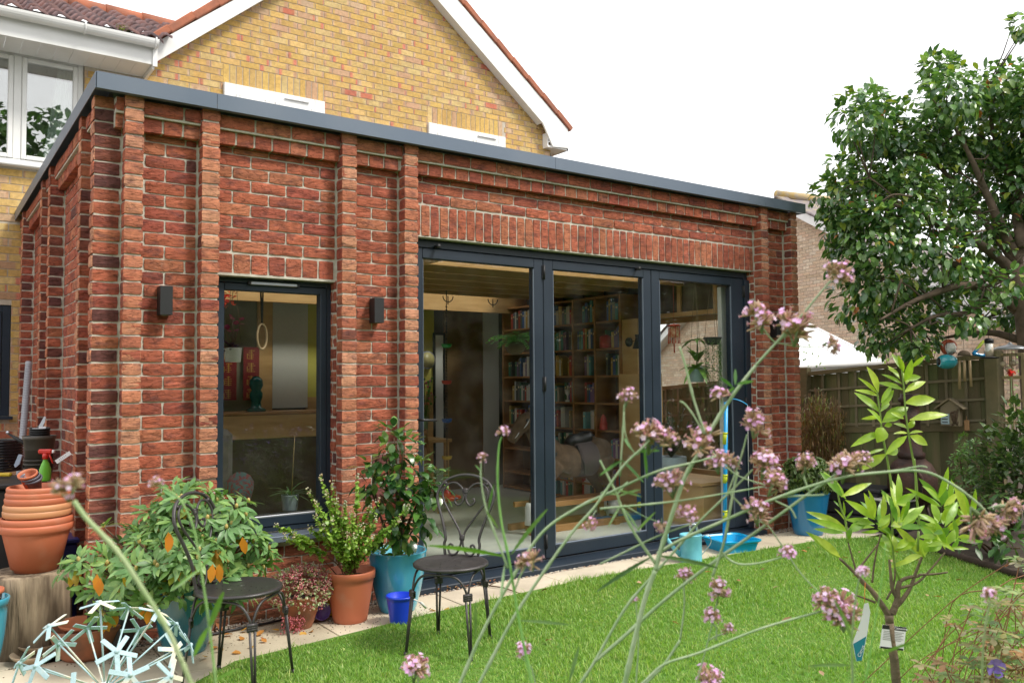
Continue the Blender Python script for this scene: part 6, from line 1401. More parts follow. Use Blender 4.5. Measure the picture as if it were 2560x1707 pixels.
# sedum mound
mb = MB(); c0 = Vector((1.04, -.22, .20))
for i in range(1500):
    d = Vector((rnd(-1, 1), rnd(-1, 1), rnd(-.35, 1))); 
    if d.length > 1 or d.length < .3: continue
    d.normalize(); p = c0+Vector((d.x*.19, d.y*.17, d.z*.14+.02))*(.88+.14*rnd(0, 1)+.12*noise.noise(d*4))
    if p.y > -.015: continue
    if R.random() < .42:
        for k in range(5): mb.sphere(p+jit((0, 0, 0), .011), rnd(.0035, .006), 4, 3, vary(R.choice([(.62, .20, .27), (.68, .34, .36), (.56, .14, .20), (.66, .42, .40)]), .2))
    else:
        for k in range(2): mb.leaf(p, jit(d, .8), W_, .020, .012, .2, .1, vary(R.choice([(.34, .43, .24), (.40, .47, .28), (.40, .34, .25)]), .25), shape=((.05, .5), (.5, 1), (1, .2)))
for k in range(6):
    p = Vector((.90+.02*k, -.33, .10)); 
    for j in range(30): mb.sphere(p+Vector((rnd(-.02, .02), rnd(-.02, .02), -rnd(0, .09))), rnd(.003, .006), 4, 3, vary((.55, .16, .2), .25))
mb.build('sedum_mound', leafm, sed_pot)
# cream-edged shrub in far blue pot
mb = MB(); c0 = Vector((5.90, -.225, .50))
def twotone(mb, p, d, L, W, cin, cout, bend=.3):
    o = len(mb.v); mb.leaf(p, d, W_, L, W, bend, .15, cin, shape=((.05, .2), (.35, .9), (.7, .95), (1, .1)))
    for k in range(o, len(mb.v), 3): mb.c[k] = cout; mb.c[k+2] = cout
for i in range(230):
    d = Vector((rnd(-1, 1), rnd(-1, 1), rnd(-.4, 1))).normalized(); p = c0+Vector((d.x*.27, d.y*.22, d.z*.22))*rnd(.7, 1)
    if p.y > -.02: p.y = -.02
    o = rnd(0, 6); a = d.orthogonal().normalized(); b = d.cross(a)
    for k in range(6): t = o+k*1.05; twotone(mb, p, a*math.cos(t)+b*math.sin(t)+d*.4, .065, .028, vary((.05, .11, .04), .2), (.24, .30, .12))
mb.build('foliage', leafm, rb_pot)
mb = MB(); 
for i in range(10): mb.tube([Vector((5.9, -.225, .33)), Vector((5.9, -.225, .5))+Vector((rnd(-.2, .2), rnd(-.15, .15), rnd(0, .15)))], .005, 5)
mb.build('stems', woodm, rb_pot)
# brown and green bamboo clump
bq = at(2060, 1200, 8.6); t = thing('bamboo_clump', 'clump of thin bamboo, half green half dried brown, against the fence beside the brick extension', 'bamboo', (bq.x, bq.y, 0)); mb = MB(); st = MB()
for i in range(120):
    px = rnd(2008, 2105); py = 962+abs(px-2045)*.7+rnd(0, 60); tip = at(px, py, 8.6+rnd(-.25, .25)); b0 = Vector((bq.x+rnd(-.15, .15), bq.y+rnd(-.12, .12), 0))
    P = bez([b0, b0.lerp(tip, .6)+jit((0, 0, .05), .05), tip], 6); st.tube(P, .003, 4, (.26, .17, .08))
    for k in range(34):
        u = rnd(.25, 1); i_ = min(len(P)-2, int(u*(len(P)-1))); p = P[i_]; green = R.random() < (.75 if p.z > 1.15 else .22) 
        mb.leaf(p+jit((0, 0, 0), .05), jit((0, 0, -.3), 1), W_, rnd(.05, .09), .010, .4, .1, vary((.26, .30, .08) if green else R.choice([(.30, .17, .07), (.22, .12, .05), (.36, .22, .10)]), .25), shape=((.02, .3), (.4, 1), (1, .02)))
mb.build('foliage', leafm, t); st.build('canes', MAT('cane', (.26, .16, .08), rough=.7), t)
def bush(name, label, cat, lobes, n, L, W, cols, base, shape=None, mat=None, bend=.3, ros=0, up=.2, spots=None, stem=True, group=None):
    t = thing(name, label, cat, base, group); mb = MB(); st = MB(); b0 = Vector(base)
    for (c, r_) in lobes:
        c = Vector(c); st.tube(bez([b0+jit((0, 0, 0), .03), b0.lerp(c, .5)+jit((0, 0, 0), .04), c], 4), [.012]*4+[.008]*4+[.004], 5)
        for k in range(int(n*(r_/.2)**2)):
            d = Vector((rnd(-1, 1), rnd(-1, 1), rnd(-.8, 1))).normalized(); p = c+d*r_*rnd(.35, 1.05)
            if ros: rosette(mb, p, d+W_*.7, ros, L, W, lambda: R.choice(cols), bend)
            else: mb.leaf(p, d+Vector((0, 0, up))+jit((0, 0, 0), .6), W_, L*rnd(.6, 1.15), W*rnd(.8, 1.1), bend*rnd(.2, 1.5), .2, vary(R.choice(cols), .22), shape=shape)
    mb.build('foliage', mat or leafm, t)
    if stem: st.build('stems', woodm, t)
    return t
q = gz(2470, 1300); 
auc = MAT('speckled_leaf', (.05, .10, .03), (.30, .34, .10), scale=150, rough=.3, trans=.15, lo=.60, hi=.66, detail=2)
bush('spotted_laurel', 'dark green laurel bush speckled with yellow at the right end of the fence', 'shrub', [(at(px, py, d), r_) for px, py, d, r_ in ((2500, 1120, 6.9, .2), (2550, 1080, 6.9, .22), (2540, 1160, 6.7, .22), (2480, 1190, 6.8, .2), (2590, 1130, 6.8, .25), (2560, 1210, 6.6, .22), (2510, 1240, 6.6, .18))], 105, .11, .048, [(.07, .13, .04)], gz(2530, 1330), mat=auc)
bush('pieris_bush', 'fine leaved light green shrub left of the speckled laurel', 'shrub', [(at(px, py, d), r_) for px, py, d, r_ in ((2425, 1115, 7.2, .14), (2400, 1150, 7.2, .12), (2445, 1165, 7.1, .15), (2415, 1195, 7.1, .14), (2380, 1200, 7.2, .09), (2450, 1220, 7.0, .12), (2395, 1235, 7.2, .10))], 40, .055, .014, [(.12, .24, .06), (.16, .30, .08), (.07, .15, .04)], gz(2425, 1330), ros=7)
bush('hellebore_clump', 'broad leaved dark green perennial spilling over the bed edging', 'plant', [(at(px, py, d), r_) for px, py, d, r_ in ((2470, 1330, 6.2, .13), (2520, 1345, 6.0, .15), (2430, 1345, 6.3, .10), (2550, 1370, 5.8, .14), (2470, 1290, 6.4, .14), (2530, 1290, 6.2, .15), (2400, 1310, 6.5, .09))], 44, .13, .045, [(.06, .14, .04), (.09, .18, .05), (.04, .10, .03)], gz(2490, 1390), up=.3, bend=.6)
bush('rear_shrub', 'yellow green shrub peeping over the fence beneath the big camellia', 'shrub', [(at(px, py, 9.6), r_) for px, py, r_ in ((2240, 880, .14), (2215, 890, .1), (2280, 860, .16), (2310, 830, .2), (2340, 870, .15), (2270, 900, .15))], 45, .06, .03, [(.22, .36, .06), (.30, .42, .08), (.14, .26, .05)], (at(2270, 900, 9.6).x, at(2270, 900, 9.6).y, 0))
bush('climber_shoots', 'young climber shoots over the fence next to the white conservatory roof', 'climber', [(at(px, py, 9.2), r_) for px, py, r_ in ((2015, 890, .07), (2035, 905, .07), (2025, 870, .05), (2055, 915, .05), (2010, 912, .07))], 90, .04, .022, [(.12, .25, .05), (.2, .34, .07)], (at(2020, 900, 9.2).x, at(2020, 900, 9.2).y, 0), stem=False)
bush('garden_beyond', 'bright green shrubbery beyond the open trellis at the right edge', 'shrub', [(at(px, py, 9.5), r_) for px, py, r_ in ((2530, 960, .2), (2580, 1000, .3), (2540, 1040, .2), (2560, 920, .2), (2620, 950, .3), (2610, 1060, .3), (2535, 1085, .15))], 40, .07, .035, [(.22, .36, .07), (.32, .46, .10), (.12, .24, .05)], (at(2570, 1000, 9.5).x, at(2570, 1000, 9.5).y, 0))
bush('fence_shrub', 'dark strap leaved shrub against the fence, seen through the far door pane and side window', 'shrub', [((6.9, y, z), .28) for y, z in ((1.2, .5), (1.6, .8), (2.0, .6), (1.3, 1.0), (1.8, 1.1), (2.4, .9), (2.2, .4))], 45, .10, .016, [(.05, .10, .03), (.16, .22, .06), (.08, .14, .04)], (6.95, 1.7, 0))
mb = MB(); c = at(2527, 931, 7.4)
for k in range(24): mb.leaf(jit(c, .02), jit((0, 0, 0), 1), W_, .035, .03, .3, .2, vary((.60, .02, .02), .2))
mb.tube([c, Vector((c.x, c.y, .1))], .003, 5, (.1, .2, .05)); tag(mb.build('red_flower', leafm), 'single bright red flower in front of the trellis at the right edge', 'flower')

# ---------------- the big camellia tree on the right ----------------
tr = thing('camellia_tree', 'big glossy dark green camellia tree leaning over the fence at the right', 'tree', (0, 0, 0)); 
TB = at(2590, 1000, 7.9); TB = Vector((TB.x, TB.y, 0)); tr.location = TB
forks = [at(2560, 760, 7.8), at(2540, 640, 7.9), at(2600, 500, 8.0)]
mb = MB(); T0 = bez([TB, TB.lerp(forks[0], .6)+Vector((.05, 0, 0)), forks[0], forks[1], forks[2]], 6); mb.tube(T0, [.12-.07*k/len(T0) for k in range(len(T0))], 12)
limbs = [[(2560, 790), (2480, 725), (2400, 715), (2330, 735), (2270, 760), (2200, 800)], [(2555, 700), (2490, 640), (2430, 600), (2350, 560), (2260, 520), (2160, 500)], [(2545, 660), (2500, 560), (2460, 470), (2420, 380), (2370, 290)],
         [(2570, 740), (2500, 690), (2380, 660), (2270, 650), (2150, 640)], [(2555, 620), (2540, 500), (2560, 380), (2540, 250)], [(2550, 850), (2480, 832), (2400, 838), (2330, 850)], [(2590, 560), (2520, 430), (2480, 320), (2470, 220)], [(2540, 660), (2450, 540), (2350, 420), (2230, 350)], [(2480, 725), (2420, 780), (2340, 790), (2260, 830)]]
LP = []
for li, L in enumerate(limbs):
    dd = R.uniform(-.5, .5); P = bez([at(x, y, 7.85+dd*k/(len(L)-1)+rnd(-.04, .04)) for k, (x, y) in enumerate(L)], 5)
    r0 = .055 if li < 5 else .04; mb.tube(P, [r0*(1-.85*k/len(P)) for k in range(len(P))], 8); LP += P[4:]
    for k in range(5, len(P), 3):
        q = P[k]+Vector((rnd(-.3, .3), rnd(-.3, .3), rnd(-.05, .3))); mb.tube(bez([P[k], P[k].lerp(q, .5)+jit((0, 0, 0), .04), q], 3), .009, 5); LP.append(q)
mb.build('trunk', MAT('grey_brown_bark', (.17, .12, .085), (.10, .075, .05), scale=9, rough=.95, bump=.8, bscale=40), tr)
CL = [(2150, 290, 70), (2190, 330, 60), (2270, 320, 80), (2350, 190, 50), (2380, 240, 70), (2360, 330, 80), (2230, 400, 95), (2130, 430, 60), (2085, 490, 55), (2150, 500, 90), (2250, 500, 90), (2350, 430, 100), (2450, 330, 110), (2540, 230, 80), (2480, 210, 50), (2560, 330, 110), (2460, 450, 90), (2110, 560, 60), (2190, 580, 90), (2290, 590, 80), (2130, 650, 60), (2200, 680, 90), (2160, 740, 80), (2240, 770, 85), (2300, 690, 70), (2190, 830, 55), (2290, 830, 60), (2380, 640, 60), (2340, 760, 60), (2425, 790, 45), (2510, 775, 50), (2550, 770, 50), (2380, 540, 60), (2570, 460, 80), (2290, 872, 25), (2610, 300, 120), (2640, 230, 100), (2640, 450, 120), (2100, 600, 40), (2450, 600, 55), (2490, 560, 50), (2510, 650, 50), (2540, 560, 60), (2445, 700, 45), (2520, 710, 40), (2400, 700, 45), (2180, 250, 35), (2340, 165, 30), (2560, 60, 30)]
mb = MB(); CT = [(.05, .12, .05), (.07, .155, .055), (.09, .185, .06), (.12, .23, .07), (.17, .30, .09), (.24, .37, .13)]
CB = MB()
for (px, py, r_) in CL:
    dep = 7.85+rnd(-.5, .5); c = at(px, py, dep); rr = r_*dep/CAM['f']*1.02; n = int(330*(rr/.3)**2)+28
    low = py > 520
    if low: n = int(n*.8)
    for s_ in range(3):
        q = c+jit((0, 0, 0), rr*.7); near = min(LP, key=lambda v: (v-q).length); CB.tube([near, near.lerp(q, .5)+jit((0, 0, 0), .03), q], [.008, .006, .003], 4)
    for k in range(n):
        d = Vector((rnd(-1, 1), rnd(-1, 1), rnd(-1, 1))); 
        if d.length > 1: d.normalize(); d *= rnd(.75, 1)
        p = c+d*rr; out = d.normalized()+Vector((0, 0, -.35))+jit((0, 0, 0), .7)
        colr = R.choice(CT)
        if R.random() < .004: colr = (.42, .14, .05)
        elif R.random() < .06: colr = (.28, .34, .06)
        mb.leaf(p, out, W_+jit((0, 0, 0), .5), .102*rnd(.5, 1.15), .054*rnd(.7, 1.1), rnd(.0, .7), .25, vary(colr, .2), shape=((.03, .12), (.3, .85), (.6, 1), (.85, .55), (1, .03)))
cr = mb.build('crown', leafg, tr); tw_ = CB.build('twigs', MAT('dark_twig', (.09, .065, .045), rough=.9), tr); tw_['kind'] = 'stuff'

# ---------------- citrus tree on the lawn ----------------
CD = 2.25
def cp_(x, y, d=0): return at(1900+x/2.815, 1150+y/2.815, CD+d)
ct = thing('citrus_tree', 'young citrus tree with lime green leaves and care labels standing on the lawn', 'tree', cp_(950, 1500)); 
m_t = MB()
bot = cp_(960, 1568); m_t.tube([Vector((bot.x+.0, bot.y, 0)), Vector((bot.x, bot.y, .3)), bot, cp_(945, 1400), cp_(920, 1250), cp_(912, 1140)], [.014, .013, .012, .0115, .011, .0115], 12)
m_t.tube([cp_(912, 1145), cp_(908, 1085)], [.0105, .012], 12); 
def br(P, r0, r1, n=10): q = bez([cp_(*p) for p in P], 6); m_t.tube(q, [r0+(r1-r0)*k/len(q) for k in range(len(q))], 8); return q
br([(905, 1090), (860, 1020), (800, 935), (740, 870), (655, 780), (560, 690)], .009, .003)
br([(930, 1080), (950, 1030), (965, 980), (970, 900), (985, 850)], .010, .006)
br([(965, 1020), (1010, 970), (1060, 890), (1100, 780), (1140, 680)], .007, .003)
br([(985, 850), (1040, 825), (1110, 815), (1130, 805), (1230, 800), (1320, 788)], .0055, .002)
br([(960, 960), (930, 900), (920, 800), (910, 700)], .006, .003); br([(970, 900), (1060, 880), (1120, 850), (1190, 780), (1300, 650)], .0045, .002)
br([(800, 935), (700, 840), (660, 720), (620, 580)], .0035, .002); br([(790, 860), (800, 760), (820, 640), (850, 520)], .003, .002)
br([(810, 1000), (750, 975), (650, 940)], .0035, .002); br([(890, 980), (940, 880), (950, 760), (935, 640)], .003, .002)
br([(705, 750), (760, 680), (830, 590)], .003, .002)
m_t.build('trunk', MAT('citrus_bark', (.20, .14, .09), (.11, .085, .05), scale=24, rough=.8, bump=.5, bscale=90), ct)
m_t = MB()
g1 = br([(1110, 490), (1118, 400), (1100, 250), (1095, 100), (1085, -10)], .0032, .0028); 
def C5(x, y): return ((1950+x/3.336-1900)*2.815, (780+y/3.336-1150)*2.815)
g1 = bez([cp_(*C5(1145, 1560)), cp_(*C5(1130, 1350)), cp_(*C5(1105, 1200)), cp_(*C5(1070, 1000)), cp_(*C5(1045, 800)), cp_(*C5(1030, 600)), cp_(*C5(1010, 450))], 5)
g2 = bez([cp_(*C5(945, 1560)), cp_(*C5(915, 1350)), cp_(*C5(880, 1150)), cp_(*C5(850, 1000)), cp_(*C5(835, 850)), cp_(*C5(815, 700)), cp_(*C5(800, 600))], 5)
g3 = bez([cp_(620, 580), cp_(610, 500), cp_(600, 420), cp_(575, 350), cp_(550, 250), cp_(535, 120)], 5)
for g in (g1, g2, g3): m_t.tube(g, [.0034-.0015*k/len(g) for k in range(len(g))], 8)
m_t.tube([cp_(1110, 640), cp_(1115, 500)], .0033, 8); m_t.tube(bez([cp_(985, 850), cp_(940, 700), cp_(930, 400), cp_(925, 150)], 4), .0028, 8)
m_t.build('green_shoot', MAT('green_stem', (.20, .30, .06), rough=.5), ct)
mb = MB(); CC3 = [(.32, .46, .05), (.27, .41, .05), (.38, .50, .07), (.42, .52, .09)]; CG = [(.20, .36, .05), (.26, .42, .06), (.15, .30, .05), (.30, .45, .07)]
def cl_(a, b, wpx, cols=CC3, bend=.25, dz_=0, dep2=None):
    A = cp_(*a, dz_); B = cp_(*b, dz_+rnd(-.04, .04) if dep2 is None else dep2); L = (B-A).length
    mb.leaf(A, B-A, -AF+W_*rnd(.1, .9)+AR*rnd(-.4, .4), L*1.08, wpx*.72/2.815/CAM['f']*CD, bend, .25, vary(R.choice(cols), .1), shape=((.0, .04), (.1, .35), (.3, .9), (.5, 1), (.7, .8), (.88, .4), (1, .01)))
for a, b, w_ in [((1030, 650), (835, 560), 80), ((1035, 670), (1225, 545), 90), ((1035, 760), (1315, 705), 130), ((1020, 600), (870, 500), 50), ((1010, 480), (950, 335), 60), ((1040, 580), (1110, 420), 90), ((1030, 560), (1190, 530), 80), ((1000, 560), (920, 430), 60), ((1100, 460), (1200, 375), 50), ((1050, 600), (1060, 480), 90), ((990, 520), (910, 460), 50), ((1030, 500), (1000, 380), 60),
                 ((1080, 900), (1405, 815), 110), ((1035, 890), (950, 830), 60), ((1060, 970), (955, 905), 70), ((1060, 970), (1135, 900), 70), ((1065, 1010), (985, 985), 40), ((1070, 1015), (1170, 975), 60), ((1080, 1030), (1245, 1095), 110), ((1060, 1030), (895, 1150), 90),
                 ((825, 700), (650, 628), 60), ((835, 840), (650, 645), 100), ((820, 670), (775, 465), 100), ((845, 800), (945, 640), 80), ((850, 920), (1080, 770), 150), ((850, 940), (790, 800), 80), ((815, 680), (700, 550), 50), ((840, 760), (935, 600), 60), ((840, 870), (715, 885), 50), ((840, 830), (925, 720), 60), ((860, 960), (830, 1070), 160), ((870, 950), (940, 930), 60), ((845, 1000), (625, 1080), 90), ((890, 1180), (660, 1310), 110), ((890, 1180), (1005, 1130), 110), ((870, 1140), (740, 1165), 40)]:
    cl_(C5(*a), C5(*b), w_*.85)
for a, b, w_ in [((580, 250), (795, 140), 80), ((580, 260), (455, 80), 90), ((605, 480), (380, 352), 90), ((610, 500), (485, 490), 60), ((610, 510), (780, 400), 100), ((615, 540), (640, 480), 40), ((560, 690), (385, 518), 90), ((810, 420), (650, 282), 90), ((805, 410), (810, 228), 80), ((830, 440), (880, 255), 80), ((810, 450), (630, 405), 80), ((830, 470), (920, 375), 80), ((840, 495), (740, 510), 40),
                 ((925, 300), (865, 225), 60), ((950, 330), (950, 112), 90), ((960, 300), (1085, 240), 80), ((935, 350), (900, 220), 60), ((980, 440), (1130, 310), 90), ((1000, 450), (1110, 395), 90), ((960, 440), (930, 260), 70), ((985, 420), (1060, 270), 60), ((1270, 300), (1165, 145), 80), ((1270, 280), (1350, 75), 80), ((1275, 320), (1375, 185), 70), ((1280, 330), (1125, 215), 60), ((1280, 320), (1300, 170), 100), ((1290, 340), (1430, 310), 50), ((1260, 430), (1215, 290), 80), ((1270, 440), (1380, 290), 90), ((1240, 450), (1135, 365), 70), ((1290, 450), (1290, 350), 80), ((1230, 500), (1110, 420), 70),
                 ((1470, 400), (1440, 195), 80), ((1490, 390), (1520, 235), 60), ((1455, 430), (1380, 330), 60), ((1150, 690), (1000, 470), 100), ((1150, 660), (1120, 560), 160), ((1140, 670), (1020, 685), 60), ((1160, 650), (1200, 540), 120), ((940, 640), (820, 520), 90), ((940, 640), (960, 540), 70), ((950, 620), (1080, 540), 80), ((910, 640), (880, 500), 80), ((950, 600), (920, 505), 60), ((1310, 600), (1250, 445), 70), ((1320, 590), (1380, 490), 80), ((1300, 560), (1200, 560), 60), ((1330, 620), (1480, 610), 40), ((1370, 640), (1280, 560), 50), ((1380, 560), (1385, 415), 70), ((1390, 540), (1490, 540), 60), ((1350, 640), (1390, 560), 50), ((1230, 560), (1140, 470), 80), ((1250, 540), (1330, 480), 90), ((620, 560), (650, 500), 30), ((600, 430), (555, 340), 25), ((600, 420), (655, 355), 25), ((590, 400), (605, 310), 30), ((560, 330), (525, 280), 20), ((940, 480), (1010, 390), 90), ((930, 520), (850, 440), 70), ((1280, 520), (1180, 470), 80), ((1310, 480), (1430, 420), 60)]:
    cl_(a, b, w_*.9, CG+CC3, dz_=rnd(-.07, .07))
    if w_ > 50:
        e = (rnd(-30, 30), rnd(-20, 30)); cl_((a[0]+e[0], a[1]+e[1]), (b[0]+e[0]*2+rnd(-60, 60), b[1]+rnd(-30, 60)), w_*.8, CG+CC3, dz_=rnd(-.1, .1))
mb.build('foliage', MAT('lime_leaf', attr=True, rough=.35, trans=.38, **LV), ct)
# care labels
lb = MB(); A = cp_(862, 1155, -.012); B = cp_(1030, 1175, .0); ex_ = (B-A).normalized(); dn_ = (cp_(885, 1270, -.012)-A); ez = -(dn_-ex_*dn_.dot(ex_)).normalized(); ny = ez.cross(ex_).normalized(); Wd = (B-A).length; Hd = .062
Ml = frame(A, ex_, -ny if False else ny, ez); 
lb.cbox((Wd/2, 0, -Hd/2), (Wd, .0008, Hd), Ml, mi=0)
Mt2 = frame(A, ex_, ez, ex_.cross(ez)); sgn = 1 if (ex_.cross(ez)).dot(CC-A) > 0 else -1
def lab(x0, x1, z0, z1, mi): lb.box((x0*Wd, z0*Hd, .0006*sgn), (x1*Wd, z1*Hd, .0009*sgn), Mt2, mi=mi)
lab(0, 1, -.17, 0, 1); lab(.02, .98, -1, -.92, 1)
for k in range(6): lab(.08, .92-.08*(k % 2), -.27-.07*k, -.245-.07*k, 2)
text_into(lb, 'Clementine', Mt2 @ Matrix.Translation((Wd*.50, -.125*Hd, .0011*sgn)), .0085, mi=0)
lb.build('care_label', [wl, MAT('black_print', (.02, .02, .02)), MAT('grey_print', (.3, .3, .3))], ct)
lb = MB(); A = cp_(735, 1000, -.03); B = cp_(690, 1415, -.03); ez = (A-B).normalized(); ex_ = AR-ez*AR.dot(ez); ex_.normalize(); nn_ = ex_.cross(ez); L_ = (A-B).length; sg = 1 if nn_.dot(CC-A) > 0 else -1
Mt3 = frame(B, ex_, ez, nn_); lb.prism([(-.005, 0), (.010, .004), (.016, L_*.45), (.018, L_*.85), (.010, L_), (.0, L_*.98), (-.004, L_*.7), (-.020, L_*.3)], B, ex_, ez, nn_*sg, .0006, mi=0)
lb.prism([(-.0045, .001), (.009, .004), (.014, L_*.44), (-.018, L_*.29)], B+nn_*sg*.0009, ex_, ez, nn_*sg, .0003, mi=1)
text_into(lb, 'Citrus', Mt3 @ Matrix.Translation((.004, .012, .0016*sg)) @ Matrix.Rotation(math.radians(75), 4, 'Z'), .013, mi=0)
lb.tube([A, cp_(740, 860, -.01)], .0008, 5, mi=2); lb.build('tie_label', [wl, MAT('teal_print', (.02, .22, .30)), MAT('orange_twine', (.7, .2, .03))], ct)
# ---------------- grass ----------------
def make_grass():
    rs = np.random.RandomState(5); N = 270000
    x = rs.uniform(-.1, 7.0, N); y = -.3-4.2*rs.rand(N)**1.15
    ey = np.interp(x, [-3, -.6, -.1, .2, .48, 1.0, 2, 3.27, 4.6, 5.74, 6.15, 6.3, 9], [-1.25, -1.2, -1.1, -.9, -.62, -.56, -.42, -.34, -.42, -.5, -.68, -1.0, -1.4])
    ey = ey-.035+.02*np.sin(x*9)+.015*np.sin(x*23+1)
    rx = np.where(y > -1.0, 6.25, np.maximum(4.2, 6.25-(-1.0-y)*.55))
    P = np.stack([x, y, np.zeros(N)], 1)-np.array(CC); a = P@np.array(AF); u = 1280+CAM['f']*(P@np.array(AR))/a
    k = (y < ey) & (x < rx+.03) & (a > 1) & (u > -150) & (u < 2750); dist = a
    k &= rs.rand(N) < np.clip(1.6-dist*.10, .5, 1)
    x, y = x[k], y[k]; dist = dist[k]; n = len(x)
    hmod = .75+.35*np.sin(x*3.1+np.sin(y*2.3)*2)*np.sin(y*4.1+x)+.25*rs.rand(n)
    edge = np.clip(1-(np.interp(x, [-3, -.1, .48, 2, 3.27, 5.74, 6.3], [-1.25, -1.1, -.62, -.42, -.34, -.5, -1])-y)/.12, 0, 1)
    L = (.022+.017*rs.rand(n))*hmod*(1+.5*edge); L *= np.where(rs.rand(n) < .04, 1.7, 1)
    wd = .0015+.0011*rs.rand(n); ang = rs.uniform(0, 2*np.pi, n); lean = .25+.7*rs.rand(n); wa = ang+np.pi/2+rs.normal(0, .4, n)
    dx, dy = np.cos(ang), np.sin(ang); sx, sy = np.cos(wa)*wd, np.sin(wa)*wd
    z0 = np.full(n, .004)
    def pt(t, w): 
        px = x+dx*L*lean*t*t; py = y+dy*L*lean*t*t; pz = z0+L*t*(1-.28*lean*t)
        return (np.stack([px-sx*w, py-sy*w, pz], 1), np.stack([px+sx*w, py+sy*w, pz], 1))
    a0, b0 = pt(0, 1); a1, b1 = pt(.5, .85); a2, b2 = pt(1, .08)
    V = np.stack([a0, b0, a1, b1, a2, b2], 1).reshape(-1, 3)
    base = (np.arange(n)*6)[:, None]; F = np.concatenate([base+np.array([0, 1, 3, 2]), base+np.array([2, 3, 5, 4])], 1).reshape(-1, 4)
    me = bpy.data.meshes.new('grass'); me.vertices.add(len(V)); me.vertices.foreach_set('co', V.astype(np.float32).ravel())
    me.loops.add(F.size); me.loops.foreach_set('vertex_index', F.astype(np.int32).ravel()); me.polygons.add(len(F))
    me.polygons.foreach_set('loop_start', (np.arange(len(F))*4).astype(np.int32)); me.update(calc_edges=True)
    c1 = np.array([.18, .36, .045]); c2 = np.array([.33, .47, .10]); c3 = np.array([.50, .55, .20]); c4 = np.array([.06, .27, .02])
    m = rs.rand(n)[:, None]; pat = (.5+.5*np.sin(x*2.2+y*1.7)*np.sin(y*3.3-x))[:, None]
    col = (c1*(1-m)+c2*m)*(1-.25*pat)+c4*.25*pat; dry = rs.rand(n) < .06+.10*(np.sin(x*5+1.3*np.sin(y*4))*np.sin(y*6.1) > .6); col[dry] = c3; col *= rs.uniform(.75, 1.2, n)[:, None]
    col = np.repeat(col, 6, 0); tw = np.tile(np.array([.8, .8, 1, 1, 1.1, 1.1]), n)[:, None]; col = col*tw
    ca = me.color_attributes.new('Col', 'FLOAT_COLOR', 'POINT'); ca.data.foreach_set('color', np.concatenate([col, np.ones((len(col), 1))], 1).astype(np.float32).ravel())
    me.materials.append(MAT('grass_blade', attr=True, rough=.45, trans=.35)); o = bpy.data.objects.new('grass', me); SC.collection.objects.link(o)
    tag(o, 'short bright green lawn grass with uneven longer tufts along the paving', 'grass', kind='stuff')
make_grass()
def litter(q, cols, lab, s=1):
    m = MB(); m.leaf(Vector((0, 0, 0)), Vector((rnd(-1, 1), rnd(-1, 1), .1)), jit((0, 0, 1), .4), .062*s*rnd(.6, 1.2), .034*s*rnd(.7, 1.2), rnd(-.4, .5), .35, vary(R.choice(cols), .2))
    o = m.build('fallen_leaf', MAT('dry_leaf', attr=True, rough=.7, trans=.15), None, q); tag(o, lab, 'fallen leaf', 'fallen leaves')
OR = [(.50, .22, .04), (.42, .20, .05), (.36, .12, .03), (.55, .32, .06)]; BR = [(.28, .13, .06), (.36, .20, .10), (.42, .28, .16), (.45, .16, .06)]
for (px, py) in ((560, 1578), (585, 1585), (597, 1578), (545, 1615), (560, 1625), (575, 1632), (630, 1620), (655, 1600), (668, 1605), (700, 1575), (765, 1578), (785, 1578), (640, 1590), (350, 1630), (1070, 1525), (1210, 1507), (1112, 1520), (600, 1600), (530, 1600), (520, 1640)):
    litter(gz(px, py, .006), OR, 'small orange-brown leaf lying on the pale paving')
for (px, py) in ((1900, 1422), (2000, 1375), (2018, 1368), (1930, 1470), (2145, 1378), (2100, 1392), (2050, 1416), (1590, 1455), (1760, 1430), (1838, 1450), (2230, 1405), (2390, 1450), (2505, 1420), (2330, 1490), (2415, 1520), (2060, 1690), (2320, 1490), (1380, 1600), (2020, 1470), (2245, 1380), (1700, 1560), (2480, 1410), (1950, 1550), (2300, 1400), (1350, 1480), (2140, 1440)):
    litter(gz(px, py, .036), BR, 'curled brown leaf lying on the green lawn', .9)
t = MB()
for k in range(60): p = gz(rnd(1085, 1180), 1478-rnd(0, 12)-.10*(0), .012); p = Vector((rnd(2.06, 2.55), rnd(-.03, .03), .012)); t.leaf(p, jit((0, 0, .1), 1), W_, .03, .014, .3, .3, vary(R.choice(BR), .3))
tag(t.build('dry_leaf_litter', MAT('dry_leaf')), 'drift of dry brown leaf scraps on the pebbles below the folding door', 'leaf litter', kind='stuff')

